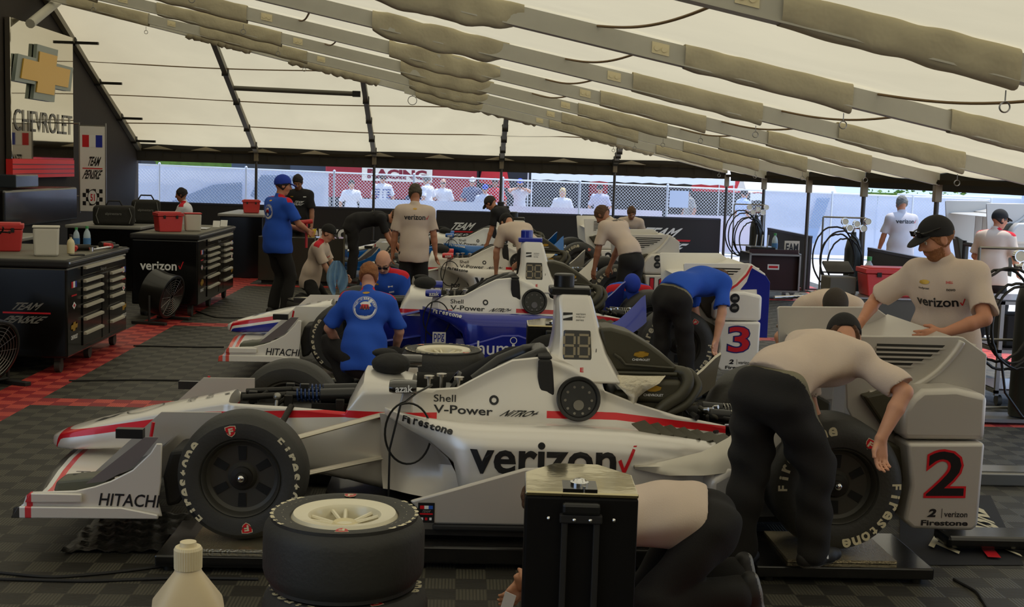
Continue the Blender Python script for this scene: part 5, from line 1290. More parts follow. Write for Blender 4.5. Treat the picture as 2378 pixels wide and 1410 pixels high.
# ------------------------------------------------------------------ drum fans
def drum_fan(x, y, rz, label, s=1.0):
    t = thing('drum_fan', label, 'fan', (x, y, 0), rz, 'drum fans by the tool chests')
    R = .285 * s; L = .17 * s; zc = .39 * s; tl = np.array([math.cos(.25), 0, -math.sin(.25)])
    c = np.array([0, 0, zc])
    mb = MB(); mb.lathe([(R, -L), (R + .02, -L + .01), (R + .005, 0), (R + .02, L - .01), (R, L), (R - .01, L), (R - .01, -L)], c, tl, 40, closed=True); mb.build('drum', mat('fan_black', srgb(34, 33, 30), .3, .3, coat=.3), t)
    u, v = frame_of(tl)
    for sd in (-L + .01, L - .01):
        mb = MB()
        for k in range(1, 9): mb.tube(ring_pts(c + tl * sd, u, v, R * k / 8.5, 40), .003, 5, closed=True)
        for k in range(12):
            d = u * math.cos(k * math.pi / 6) + v * math.sin(k * math.pi / 6); mb.cyl(c + tl * sd + d * .04, c + tl * sd + d * R, .003, n=5)
        mb.build('grille', M_STEEL, t)
    for k in range(3):
        a = k * 2.1; d = u * math.cos(a) + v * math.sin(a); e = -u * math.sin(a) + v * math.cos(a); G = []
        for i in range(6):
            f = i / 5; r = .06 + (R - .1) * f; wd = .06 + .12 * f; tw = .9 - .4 * f; G.append([c + d * r + (e * math.cos(tw) + tl * math.sin(tw)) * wd * (q - .5) for q in (0, .5, 1)])
        mb = MB(); mb.grid(np.array(G)); mb.build('blade', M_ALU, t, smooth=60)
    mb = MB(); mb.cyl(c - tl * .08, c + tl * .06, .07, n=20); mb.build('motor', M_DARK, t)
    for sy in (-1, 1):
        mb = MB(); mb.tube([(0, sy * (R + .03), zc), (0, sy * (R + .03), .06), (0, sy * (R + .03), .03)], .016, 8); mb.box((0, sy * (R + .03), .018), (.5 * s, .07, .036)); mb.build('leg', M_BLACKM, t, bevel=.006)
    mb = MB(); mb.cyl((0, -R - .03, .05), (0, R + .03, .05), .014, n=8); mb.build('stretcher', M_BLACKM, t)
drum_fan(-3.70, 15.5, -.3, 'black drum fan on the floor beside the lettered tool chest', .92)
drum_fan(-4.12, 10.75, -.45, 'black drum fan at the left edge in front of the nearest chest', .95)

# ------------------------------------------------------------------ loose tyres
def loose_tyre(x, y, z, R, w, label, name='racing_tyre', rim=True, rot=0.0, grp='loose racing tyres'):
    t = thing(name, label, 'tyre', (x, y, z), rot, grp)
    mb = MB(); mb.lathe(tyre_prof(R, w, .215), (0, 0, w / 2), (0, 0, 1), 80); mb.build('tread', M_RUBBER, t, smooth=35)
    h = w / 2
    mb = MB(); mb.lathe([(.222, h - .02), (.212, h - .002), (.20, h - .006), (.152, h - .012), (.144, h - .024), (.143, -h + .04), (.222, -h + .02)], (0, 0, w / 2), (0, 0, 1), 64); rm = mb.build('rim', mat('rim_white', srgb(232, 224, 196), .35, .1, coat=.3), t, smooth=35)
    mb = MB()
    for k in range(10):
        a = k * math.pi / 5 + (.12 if k % 2 else -.12); d = np.array([math.cos(a), math.sin(a), 0]); mb.tube([d * .04 + (0, 0, w - .055), d * .146 + (0, 0, w - .035)], .009, 6)
    mb.cyl((0, 0, w - .10), (0, 0, w - .05), .055, n=30); mb.build('spoke', MATS['rim_white'], rm, smooth=40)
    mb = MB(); mb.lathe([(.055, w - .05), (.045, w - .04), (.03, w - .052), (0, w - .052)], (0, 0, 0), (0, 0, 1), 30); mb.build('hub', M_CREAM, rm)
    mb = MB(); mb.cyl((0, 0, .03), (0, 0, .035), .21, n=30); mb.build('back_face', M_DARK, rm)
    tyre_writing(t, (0, 0, w / 2), (0, 0, 1), (1, 0, 0), (0, 1, 0), R, w, .4, 1)
    return t
loose_tyre(-.435, 5.02, .0, .345, .30, 'bottom racing tyre of the foreground stack, cut off by the picture edge', rot=.8)
loose_tyre(-.445, 5.03, .305, .335, .30, 'top racing tyre of the foreground stack, white spoked rim', rot=3.4)
loose_tyre(-.10, 9.75, .0, .335, .30, 'lower tyre of the stack behind the nearest race car'); loose_tyre(-.10, 9.75, .305, .335, .30, 'upper tyre of the stack behind the nearest race car, white rim', rot=1.0)
loose_tyre(-1.93, 16.25, .0, .32, .26, 'tyre lying on the floor in front of the kneeling man with the blue cloth')

# ------------------------------------------------------------------ foreground case, bottle, mats, cables
t = thing('wheeled_case', 'tall black wheeled case with pull handle and mirror-shiny lid in the foreground', 'case', (.275, 4.50, -.028), -.05)
mb = MB(); HX = [(0, 0), (.425, 0), (.425, .30), (.30, .46), (.12, .46), (0, .30)]
mb.prism(HX, (0, 0, .03), (1, 0, 0), (0, 1, 0), (0, 0, .83)); mb.build('body', mat('case_black', srgb(14, 12, 10), .65, bump=.03, bscale=80, spec=.2), t, smooth=0, bevel=.01)
mb = MB(); mb.prism(HX, (0, 0, .86), (1, 0, 0), (0, 1, 0), (0, 0, .018)); mb.build('lid', mat('polished_lid', srgb(196, 186, 150), .08, 1.0, bump=.06, bscale=5), t, smooth=0, bevel=.006)
mb = MB(); mb.box((.205, .07, .884), (.13, .13, .012)); mb.build('recess', M_BLACK, t, smooth=0); mb = MB(); mb.lathe([(0, .022), (.02, .02), (.026, .012), (.036, .010), (.036, .0)], (.205, .08, .89), (0, 0, 1), 12); mb.build('knob', M_CHROME, t)
mb = MB(); mb.cyl((.22, .01, .875), (.22, .01, .90), .006, n=8); mb.build('pin', M_CHROME, t)
mb = MB()
for x in (.15, .27): mb.box2((x - .012, -.024, .22), (x + .012, -.002, .80))
mb.build('handle_rail', M_BLACKM, t, smooth=0, bevel=.004)
mb = MB(); mb.box2((.138, -.04, .80), (.282, -.002, .845)); mb.build('pull_handle', M_CAMB, t, smooth=0, bevel=.012)
for z0, z1 in ((.765, .80), (.19, .225)):
    mb = MB(); mb.box2((.13, -.03, z0), (.29, 0, z1)); mb.build('bracket', M_BLACKM, t, smooth=0, bevel=.006)
for x, z in ((.09, .775), (.335, .775), (.185, .78), (.245, .78), (.185, .21), (.245, .21)):
    mb = MB(); mb.lathe([(0, .006), (.006, .004), (.0085, 0)], (x, -.03 if .15 < x < .3 else 0, z), (0, -1, 0), 12); mb.build('rivet', M_CHROME, t)
for x in (.06, .36):
    for y in (.05, .3):
        mb = MB(); mb.cyl((x - .015, y, .03), (x + .015, y, .03), .03, n=14); mb.build('wheel', M_RUBBER, t)
dup(t, (.55, 9.45, -.028), -.03, label='tall black wheeled case standing between the two nearest cars')
t = thing('cloth_bag', 'black cloth bag hanging on the case between the two nearest cars', 'bag', (.72, 9.38, 0))
mb = MB(); mb.sphere((.05, -.05, .66), .2, 22, sc=(1.15, .45, .72)); mb.sphere((.22, -.06, .72), .11, 16, sc=(1.2, .5, 1.1)); mb.build('sack', MATS['black_cloth'], t, smooth=80)
mb = MB(); mb.tube([(-.12, -.06, .72), (-.24, -.08, .60), (-.26, -.08, .45), (-.16, -.08, .36), (-.05, -.06, .50)], .008, 6); mb.build('strap', M_BLACKM, t)
bx_ = onY(437, 1265, 2.72)
t = thing('squeeze_bottle', 'large cream plastic bottle with a ribbed cap in the foreground', 'bottle', (bx_.x, 2.72, bx_.z - .30), .25)
mb = MB()
G = []
for z, r, e in ((0, .07, .5), (.01, .078, .5), (.14, .08, .5), (.165, .078, .5), (.235, .032, .8), (.25, .026, 1.0), (.262, .026, 1.0)):
    G.append([(r * math.copysign(abs(math.cos(a)) ** e, math.cos(a)), r * math.copysign(abs(math.sin(a)) ** e, math.sin(a)), z) for a in np.arange(40) * math.pi / 20])
mb.grid(np.array(G), 0, True); mb.build('body', mat('bottle_cream', srgb(214, 196, 160), .5, var=.06, vscale=10), t, smooth=50, bevel=.0)
mb = MB(); G = []
for z, rr, rib in ((.246, .030, 1), (.29, .0305, 1), (.296, .028, .3), (.297, .019, 0), (.307, .018, 0)):
    G.append([((rr + (.0012 if (k % 2) else 0) * rib) * math.cos(k * math.pi / 36), (rr + (.0012 if (k % 2) else 0) * rib) * math.sin(k * math.pi / 36), z) for k in range(72)])
mb.grid(np.array(G), 0, True); mb.f.append(tuple(range(4 * 72, 5 * 72))); mb.m.append(0); mb.build('cap', mat('cap_cream', srgb(222, 208, 172), .5), t, smooth=25)
t = thing('side_table', 'black work table below the picture edge carrying the cream bottle', 'table', (bx_.x, 2.72, 0)); zt = bx_.z - .30
mb = MB(); mb.box2((-.28, -.25, zt - .03), (.28, .25, zt)); mb.build('top', M_BLACKM, t, smooth=0)
for sx in (-.24, .24):
    for sy in (-.2, .2):
        mb = MB(); mb.cyl((sx, sy, 0), (sx, sy, zt - .03), .02, n=10); mb.build('leg', M_DARK, t)
def floor_sheet(P, z, label, name, m, marks=None, wr=.006):
    c = np.mean(np.array(P), 0); t = thing(name, label, name.split('_')[-1], (c[0], c[1], 0)); Q = np.array(P) - c; G = []
    for i in range(25):
        for_ = []
        a = Q[0] + (Q[1] - Q[0]) * i / 24; b = Q[3] + (Q[2] - Q[3]) * i / 24
        G.append([(*(a + (b - a) * j / 14), z + wr * (1 + math.sin(i * .9 + j * 1.7) * math.sin(j * .8 - i * .5))) for j in range(15)])
    mb = MB(); mb.grid(np.array(G)); o = mb.build('sheet', m, t, smooth=60)
    return t, c
fl = lambda px, py: tuple(onZ(px, py, .005))[:2]
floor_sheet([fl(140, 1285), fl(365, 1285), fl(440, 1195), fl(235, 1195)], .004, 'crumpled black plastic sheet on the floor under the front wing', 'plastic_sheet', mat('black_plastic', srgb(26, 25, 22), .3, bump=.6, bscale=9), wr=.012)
t, c = floor_sheet([fl(2090, 1312), fl(2378, 1312), fl(2300, 1150), fl(2090, 1150)], .004, 'black floor mat with white and red team lettering at the right', 'floor_mat', mat('mat_black', srgb(26, 25, 27), .8), wr=.0)
W = Writing(None, .012); e1 = np.array([*fl(2340, 1310), 0]) - np.array([*fl(2235, 1180), 0]); 
dv = nrm(-e1); px_ = np.array([-dv[1], dv[0], 0])
def matpt(px, py): q = fl(px, py); return np.array([q[0] - c[0], q[1] - c[1], 0.004])
W.text('TEAM', matpt(2222, 1300), matpt(2277, 1190) - matpt(2222, 1300), matpt(2172, 1300) - matpt(2222, 1300) + np.array([-.08, 0, 0]), M_LETC, .03, .3)
W.poly([(0, 0), (1, 0), (1, 1), (0, 1)], matpt(2325, 1300), matpt(2238, 1195) - matpt(2325, 1300), np.array([-.07, .01, 0]), M_NUMO)
W.text('PENSKE', matpt(2375, 1298), matpt(2262, 1160) - matpt(2375, 1298), np.array([-.16, .02, 0]), M_LETC, .03, .3)
W.done('lettering', t)
for nm, P, lab in (('floor_cable', [(0, 1330), (120, 1342), (260, 1330), (420, 1310), (520, 1300)], 'upper of two black cables on the floor at the bottom left'), ('floor_cable', [(0, 1345), (200, 1350), (420, 1342), (600, 1345)], 'lower of two black cables on the floor at the bottom left'), ('floor_cable', [(2215, 1345), (2270, 1375), (2310, 1440)], 'black cable on the floor at the bottom right'),
                   ('floor_cable', [(160, 884), (330, 882), (560, 886), (640, 900)], 'black cable on the floor in front of the nearest chest'), ('floor_cable', [(310, 803), (450, 806), (520, 806)], 'black cable on the floor near the blue and white nose'), ('floor_cable', [(455, 722), (500, 738), (600, 738), (640, 742)], 'black cable curling from the lettered tool chest')):
    Q = np.array([tuple(onZ(*p, .008)) for p in P]); t_ = np.linspace(0, 1, len(Q)); tt = np.linspace(0, 1, 30); Q = np.stack([np.interp(tt, t_, Q[:, k]) for k in range(3)], 1)
    for _ in range(4): Q[1:-1] = (Q[:-2] + 2 * Q[1:-1] + Q[2:]) / 4
    tag(MB().tube(Q, .008, 6).build(nm, M_BLACKM), lab, 'cable', 'black cables on the floor')

# ------------------------------------------------------------------ right side: road case, cooler, hose trolleys, spare wing, racks
p = onZ(1790, 695)
t = thing('road_case', 'open-fronted black road case with aluminium edges on casters', 'road case', (p.x - .42, p.y - .1, 0), .03, None)
w_, d_, h_ = .88, .65, .64
mb = MB(); mb.box2((0, .03, .13), (w_, d_, .15)); mb.box2((0, .03, .13 + h_ - .02), (w_, d_, .13 + h_)); mb.box2((0, .03, .13), (.02, d_, .13 + h_)); mb.box2((w_ - .02, .03, .13), (w_, d_, .13 + h_)); mb.box2((0, d_ - .02, .13), (w_, d_, .13 + h_)); mb.build('shell', M_BLACK, t, smooth=0)
mb = MB(); mb.box2((.02, .1, .16), (w_ - .02, .12, .84)); mb.build('inner_panel', mat('dark_red_inside', srgb(52, 24, 26), .4), t, smooth=0)
mb = MB()
for x in (0, w_ - .03): mb.box2((x, 0, .13), (x + .03, .035, .13 + h_))
for z in (.13, .13 + h_ - .03): mb.box2((0, 0, z), (w_, .035, z + .03))
for x in (0, w_ - .03): mb.box2((x, 0, .13 + h_ - .01), (x + .03, d_, .14 + h_))
mb.build('edge_frame', M_ALU, t, smooth=0)
W = Writing(None, .002); W.poly(sq, (.34, .1, .50), (.2, 0, 0), (0, 0, .09), M_LETW); W.poly(sq, (.36, .1, .525), (.16, 0, 0), (0, 0, .04), M_NUMO, .002); W.done('label_plate', t)
for x in (.1, w_ - .1):
    for y in (.1, d_ - .1):
        mb = MB(); mb.cyl((x - .02, y, .06), (x + .02, y, .06), .06, n=18); mb.box((x, y, .115), (.08, .08, .03)); mb.build('caster', M_STEEL, t)
t = thing('folded_sign', 'white sign with black letters standing on the open road case', 'sign', (p.x - .42 + .62, p.y + .05, .13 + h_), .1); mb = MB(); mb.box2((0, 0, 0), (.26, .02, .22)); mb.build('board', mat('sign_grey_white', srgb(196, 190, 176), .6), t, smooth=0); W = Writing(None, .003); W.text('EAM', (.02, 0, .04), (.22, 0, 0), (0, 0, .14), M_LETB, .03); W.done('lettering', t)
water_bottle(p.x - .42 + .5, p.y + .25, .13 + h_, 'water bottle with green cap on the open road case', 1.5, 'larger water bottles')
t = thing('tool_tray', 'black tray of tools on the left of the open road case', 'tray', (p.x - .36, p.y + .1, .13 + h_)); mb = MB(); mb.box2((0, 0, 0), (.42, .4, .1)); mb.build('body', M_BLACK, t, smooth=0, bevel=.01)
for x in (.1, .2, .3):
    mb = MB(); mb.cyl((x, .1, .1), (x + .03, .15, .3), .012, n=8); mb.build('tool', M_STEEL, t)
p = onY(2055, 690, 15.3); zc = .60
t = thing('equipment_trolley', 'grey trolley with folded lid carrying the red cooler box', 'trolley', (p.x - .75, 15.0, 0), 0)
mb = MB(); mb.box2((.3, 0, .12), (1.3, .75, .30)); mb.box2((.35, .02, .30), (1.25, .75, zc - .02)); mb.build('body', mat('trolley_grey', srgb(84, 79, 66), .5), t, smooth=0, bevel=.01)
mb = MB(); mb.box2((-.12, 0, zc - .02), (1.32, .78, zc)); mb.build('top', M_STEEL, t, smooth=0)
for x in (.36, 1.2):
    for y in (.08, .66):
        mb = MB(); mb.cyl((x - .02, y, .06), (x + .02, y, .06), .06, n=16); mb.build('caster', M_RUBBER, t)
cooler(p.x + .02, 15.35, zc, .64, .38, .36, 'large red cooler box on the grey trolley at the right', 0, M_REDP)
water_bottle(p.x - .1, 15.68, zc, 'water bottle with green cap behind the large red cooler box', 2.1, 'larger water bottles')
t = thing('electronics_case', 'grey electronics case with a lifted lid left of the red cooler box', 'case', (p.x - .72, 15.3, zc), .1); mb = MB(); mb.box2((0, 0, 0), (.36, .3, .22)); mb.build('body', MATS['trolley_grey'], t, smooth=0, bevel=.015); mb = MB(); mb.prism([(0, 0), (.36, 0), (.36, .25), (0, .25)], (0, .1, .25), (1, 0, 0), (0, .8, .5), (0, -.02, .03)); mb.build('lid', M_BLACK, t, smooth=0, bevel=.01)
def hose_trolley(x, y, label, s=1.0, loops=4, chrome=True):
    t = thing('gas_trolley', label, 'gas trolley', (x, y, 0), 0, 'nitrogen bottle trolleys')
    mb = MB(); mb.lathe([(0, .05), (.11, .06), (.115, .1), (.115, 1.05), (.09, 1.18), (.04, 1.24), (.035, 1.3), (0, 1.3)], (.22, .12, 0), (0, 0, 1), 28); mb.build('gas_bottle', mat('bottle_dark', srgb(44, 46, 40), .4, .2), t)
    mb = MB()
    for xx in (-.2, .42): mb.tube([(xx, .25, .06), (xx, .25, 1.5)], .014, 8)
    for zz in (.1, .7, 1.5): mb.tube([(-.2, .25, zz), (.42, .25, zz)], .012, 8)
    mb.box2((-.2, -.02, .02), (.42, .3, .05)); mb.build('frame', M_STEEL, t)
    for sx in (-.24, .46):
        mb = MB(); mb.cyl((sx - .02, .25, .11), (sx + .02, .25, .11), .11, n=20); mb.build('wheel', M_RUBBER, t)
    rg = np.random.default_rng(int(x * 100))
    for k in range(loops):
        r = .34 + rg.uniform(-.05, .06); P = [(-.12 + .05 * k + r * .8 * math.cos(a), -.08 - .02 * k, .95 + rg.uniform(-.01, .01) + r * math.sin(a) * 1.15 - .03 * k) for a in np.linspace(0, 2 * math.pi, 44)[:-1]]
        mb = MB(); mb.tube(P, .012, 8, closed=True); mb.build('hose', M_CAMB if k % 2 else M_DARK, t)
    mb = MB(); mb.tube([(-.1, -.1, .60), (-.05, -.12, .3), (.1, -.15, .1), (.3, -.2, .02)], .012, 8); mb.build('hose_tail', M_CAMB, t)
    for k, (gx, gz) in enumerate(((.12, 1.36), (.22, 1.42), (.32, 1.36), (.05, 1.45), (.38, 1.46))):
        mb = MB(); mb.cyl((gx, .05, gz), (gx, 0, gz), .045, n=20); mb.build('gauge', mat('gauge_face', srgb(225, 222, 205), .3), t); mb = MB(); mb.lathe([(.045, 0), (.052, 0), (.052, .055), (.045, .055)], (gx, .05, gz), (0, -1, 0), 20, closed=True); mb.build('gauge_bezel', M_CHROME, t)
    mb = MB(); mb.cyl((.22, .12, 1.28), (.22, .12, 1.4), .025, n=12); mb.cyl((.05, .1, 1.36), (.38, .1, 1.36), .018, n=10); mb.build('regulator', M_CHROME, t)
p = onY(1735, 600, 23.8); hose_trolley(p.x - .05, 23.8, 'gas bottle trolley with coiled hoses left of the open road case', loops=5)
p = onY(1930, 640, 17.6); hose_trolley(p.x + .05, 17.4, 'gas bottle trolley with a big hose coil in the gap by the tent pole', loops=4)
p = onY(2345, 680, 10.2); hose_trolley(p.x + .02, 10.2, 'gas bottle trolley with gauges and hose coil at the right edge', loops=4)
# spare rear wing raised on a stand outside
wg = thing('rear_wing_assembly', 'bluish grey rear wing assembly raised on a stand outside the tent', 'rear wing', (7.07 - 3.20, 16.9, .68))
def sub(nm): return [o for o in car2.children if o.name.split('.')[0] == nm]
for nm in ('rear_wing', 'wheel_pod', 'bumper_mount'):
    for o in sub(nm):
        c = o.copy(); COL.objects.link(c); c.parent = wg
        for ch in o.children:
            d = ch.copy(); COL.objects.link(d); d.parent = c
mb = MB()
for y in (-.5, .5):
    mb.tube([(3.4, y, -.68), (3.4, y, .55)], .03, 8); mb.tube([(3.1, y, -.66), (3.9, y, -.66)], .03, 8)
mb.tube([(3.4, -.5, .5), (3.4, .5, .5)], .03, 8); mb.build('stand', M_DARK, wg)
p = onZ(2345, 945)
t = thing('rack_trolley', 'black rack trolley with open steel frame at the right edge', 'trolley', (p.x - .15, p.y, 0), 0)
mb = MB()
for x in (0, 1.1):
    for y in (0, .6): mb.box2((x, y, .1), (x + .035, y + .035, .98))
for z in (.12, .5, .95):
    mb.box2((0, 0, z), (1.13, .035, z + .03)); mb.box2((0, .6, z), (1.13, .635, z + .03)); mb.box2((0, 0, z), (.035, .635, z + .03)); mb.box2((1.1, 0, z), (1.135, .635, z + .03))
mb.build('frame', M_STEEL, t, smooth=0)
for z in (.15, .53, .98):
    mb = MB(); mb.box2((.01, .01, z), (1.12, .62, z + .015)); mb.build('shelf', M_BLACK, t, smooth=0)
for x in (.06, 1.07):
    for y in (.06, .56):
        mb = MB(); mb.cyl((x - .02, y, .05), (x + .02, y, .05), .05, n=14); mb.build('caster', M_RUBBER, t)
t2 = thing('battery_pack', 'dark battery pack with a red lamp on the rack trolley shelf', 'battery', (p.x - .05, p.y + .1, .545)); mb = MB(); mb.box2((0, 0, 0), (.5, .35, .3)); mb.build('body', M_BLACKM, t2, smooth=0, bevel=.02); mb = MB(); mb.box2((.1, -.01, .2), (.3, 0, .22)); mb.build('lamp', M_RED, t2, smooth=0)
# aluminium rail on the floor at the right edge, and black side tyres
p = onZ(2330, 1130)
t = thing('platform_rail', 'low aluminium platform rail on the floor behind the number panel', 'rail', (p.x - .3, p.y, 0)); mb = MB(); mb.box2((0, 0, .0), (2.2, .22, .09)); mb.build('rail', M_STEEL, t, smooth=0, bevel=.01); mb = MB(); mb.box2((0, .02, .09), (2.2, .2, .1)); mb.build('tread', M_ALU, t, smooth=0)
t = thing('long_pad', 'long black pad on the floor at the bottom right edge', 'pad', (3.1, 6.62, 0)); mb = MB(); mb.box2((-.35, -.1, .03), (1.4, .12, .1)); mb.build('body', M_BLACK, t, smooth=0, bevel=.02); mb = MB(); mb.cyl((.1, 0, 0), (.1, 0, .03), .1, n=20); mb.build('foot', M_CAMB, t)
t = thing('underfloor_beam', 'long black beam on the floor under the nearest race car', 'beam', (.05, 6.15, 0)); mb = MB(); mb.box2((-.75, -.04, .03), (1.4, .1, .12)); mb.build('beam', M_BLACK, t, smooth=0, bevel=.01)
for x in (-.6, 1.2):
    mb = MB(); mb.cyl((x, .03, 0), (x, .03, .03), .04, n=12); mb.build('foot', M_DARK, t)

p = onZ(1905, 735)
t = thing('air_jack', 'black and chrome air jack lying on the floor by the grey trolley', 'jack', (p.x - .35, p.y - .1, 0), .1)
mb = MB(); mb.cyl((-.4, 0, .28), (.15, .05, .30), .025, n=14); mb.build('handle_rod', M_CHROME, t)
mb = MB(); mb.box((.3, .05, .22), (.5, .3, .2)); mb.cyl((.1, -.1, .3), (.5, -.08, .32), .05, n=16); mb.build('body', M_CAMB, t, bevel=.02)
for y in (-.12, .2):
    for x in (.12, .48):
        mb = MB(); mb.cyl((x, y - .02, .06), (x, y + .02, .06), .06, n=16); mb.build('wheel', M_RUBBER, t)
mb = MB(); mb.box((.3, .05, .1), (.5, .26, .05)); mb.build('base', M_DARK, t)
for k in range(4):
    mb = MB(); mb.cyl((.15 + .1 * k, -.02, .3), (.15 + .1 * k, -.05, .37), .016, n=10); mb.build('valve', M_CHROME, t)
# ------------------------------------------------------------------ people: smooth implicit bodies turned into one surface each
def surfnet(D, o, h):
    S = D < 0; n = np.array(D.shape) - 1
    cnt = np.zeros(n, np.int8)
    for dx in (0, 1):
        for dy in (0, 1):
            for dz in (0, 1): cnt += S[dx:dx + n[0], dy:dy + n[1], dz:dz + n[2]]
    C = np.argwhere((cnt > 0) & (cnt < 8))
    if not len(C): return np.zeros((0, 3)), []
    acc = np.zeros((len(C), 3)); num = np.zeros(len(C))
    cor = [(0, 0, 0), (1, 0, 0), (0, 1, 0), (1, 1, 0), (0, 0, 1), (1, 0, 1), (0, 1, 1), (1, 1, 1)]
    val = [D[C[:, 0] + a, C[:, 1] + b, C[:, 2] + c] for a, b, c in cor]
    for a, b in ((0, 1), (2, 3), (4, 5), (6, 7), (0, 2), (1, 3), (4, 6), (5, 7), (0, 4), (1, 5), (2, 6), (3, 7)):
        m = (val[a] < 0) != (val[b] < 0); t = np.where(m, val[a] / np.where(m, val[a] - val[b], 1), 0)
        p = np.array(cor[a]) + t[:, None] * (np.array(cor[b]) - np.array(cor[a])); acc += p * m[:, None]; num += m
    V = o + (C + acc / num[:, None]) * h
    vid = np.full(n, -1, np.int64); vid[tuple(C.T)] = np.arange(len(C)); F = []
    for ax in range(3):
        b, c = [(1, 2), (2, 0), (0, 1)][ax]
        sl0 = [slice(None)] * 3; sl1 = [slice(None)] * 3; sl0[ax] = slice(0, -1); sl1[ax] = slice(1, None)
        A, B = S[tuple(sl0)], S[tuple(sl1)]; E = np.argwhere(A != B)
        E = E[(E[:, b] > 0) & (E[:, c] > 0) & (E[:, b] < n[b]) & (E[:, c] < n[c])]
        if not len(E): continue
        inside = A[tuple(E.T)]
        def g(db, dc): q = E.copy(); q[:, b] += db; q[:, c] += dc; return vid[tuple(q.T)]
        Q = np.stack([g(-1, -1), g(0, -1), g(0, 0), g(-1, 0)], 1)
        Q[~inside] = Q[~inside][:, ::-1]
        F.append(Q[(Q >= 0).all(1)])
    return V, np.vstack(F)
class SDF:
    def __init__(s): s.items = []; s.post = []
    def cap(s, a, b, r0, r1=None, k=.02, op='u'): s.items.append(('c', np.asarray(a, float), np.asarray(b, float), r0, r0 if r1 is None else r1, k, op)); return s
    def ell(s, c, R, r, k=.03, op='u'): s.items.append(('e', np.asarray(c, float), np.asarray(R, float), np.asarray(r, float), None, k, op)); return s
    def cut(s, p, n): s.post.append((np.asarray(p, float), nrm(n))); return s
    def plane(s, p, n): s.items.append(('p', np.asarray(p, float), nrm(n), 0, 0, 0, 'p')); return s
    def mesh(s, h, fold=0.0, seed=0, fk=34.0):
        lo = np.full(3, 9e9); hi = -lo
        for it in s.items:
            if it[-1] != 'u': continue
            if it[0] == 'c': r = max(it[3], it[4]); lo = np.minimum(lo, np.minimum(it[1], it[2]) - r); hi = np.maximum(hi, np.maximum(it[1], it[2]) + r)
            else: r = it[3].max(); lo = np.minimum(lo, it[1] - r); hi = np.maximum(hi, it[1] + r)
        lo -= .03; hi += .03; n = np.ceil((hi - lo) / h).astype(int) + 1
        D = np.full(n, .5, np.float32); ax = [lo[i] + np.arange(n[i]) * h for i in range(3)]
        for it in s.items:
            if it[0] == 'p':
                X, Y, Z = np.meshgrid(*ax, indexing='ij'); p, nn = it[1], it[2]; D = np.maximum(D, ((X - p[0]) * nn[0] + (Y - p[1]) * nn[1] + (Z - p[2]) * nn[2]).astype(np.float32)); continue
            k = it[5]; m = k + .04
            if it[0] == 'c': r = max(it[3], it[4]); a, b = np.minimum(it[1], it[2]) - r - m, np.maximum(it[1], it[2]) + r + m
            else: r = it[3].max(); a, b = it[1] - r - m, it[1] + r + m
            i0 = np.clip(np.floor((a - lo) / h).astype(int), 0, n - 1); i1 = np.clip(np.ceil((b - lo) / h).astype(int) + 1, 1, n)
            sl = tuple(slice(p, q) for p, q in zip(i0, i1))
            X, Y, Z = np.meshgrid(ax[0][sl[0]], ax[1][sl[1]], ax[2][sl[2]], indexing='ij')
            if it[0] == 'c':
                ba = it[2] - it[1]; L2 = max(ba @ ba, 1e-9); px, py, pz = X - it[1][0], Y - it[1][1], Z - it[1][2]
                t = np.clip((px * ba[0] + py * ba[1] + pz * ba[2]) / L2, 0, 1)
                d = np.sqrt((px - t * ba[0]) ** 2 + (py - t * ba[1]) ** 2 + (pz - t * ba[2]) ** 2) - (it[3] + (it[4] - it[3]) * t)
            else:
                R, rr = it[2], it[3]; px, py, pz = X - it[1][0], Y - it[1][1], Z - it[1][2]
                q = [(px * R[i][0] + py * R[i][1] + pz * R[i][2]) for i in range(3)]
                k0 = np.sqrt(sum((q[i] / rr[i]) ** 2 for i in range(3))); k1 = np.sqrt(sum((q[i] / rr[i] ** 2) ** 2 for i in range(3))) + 1e-9
                d = k0 * (k0 - 1) / k1
            A = D[sl]
            if it[6] == 'u': hh = np.maximum(k - np.abs(A - d), 0) / k if k > 0 else 0; D[sl] = np.minimum(A, d) - hh * hh * k / 4
            else: hh = np.maximum(k - np.abs(A + d), 0) / k; D[sl] = np.maximum(A, -d) + hh * hh * k / 4
        if fold or s.post:
            X, Y, Z = np.meshgrid(*ax, indexing='ij')
            if fold:
                rg = np.random.default_rng(seed)
                for _ in range(5):
                    w = nrm(rg.normal(size=3)) * fk * rg.uniform(.5, 1.5); w2 = nrm(rg.normal(size=3)) * 9
                    D += (fold * .5 * np.sin(w[0] * X + w[1] * Y + w[2] * Z + 1.6 * np.sin(w2[0] * X + w2[1] * Y + w2[2] * Z) + rg.uniform(0, 6))).astype(np.float32)
            for p, nn in s.post: D = np.maximum(D, ((X - p[0]) * nn[0] + (Y - p[1]) * nn[1] + (Z - p[2]) * nn[2]).astype(np.float32))
        return surfnet(D, lo, h)
def mesh_obj(name, V, F, mats, parent, mi=None):
    me = bpy.data.meshes.new(name); F = np.asarray(F)
    me.vertices.add(len(V)); me.vertices.foreach_set('co', np.asarray(V, np.float32).ravel())
    me.loops.add(len(F) * 4); me.loops.foreach_set('vertex_index', F.astype(np.int32).ravel())
    me.polygons.add(len(F)); me.polygons.foreach_set('loop_start', np.arange(len(F), dtype=np.int32) * 4); me.polygons.foreach_set('loop_total', np.full(len(F), 4, np.int32))
    for m in (mats if isinstance(mats, (list, tuple)) else [mats]): me.materials.append(m)
    me.polygons.foreach_set('use_smooth', np.ones(len(F), bool))
    if mi is not None: me.polygons.foreach_set('material_index', np.asarray(mi, np.int32))
    me.update(calc_edges=True); me.validate()
    o = bpy.data.objects.new(name, me); COL.objects.link(o); o.parent = parent; return o
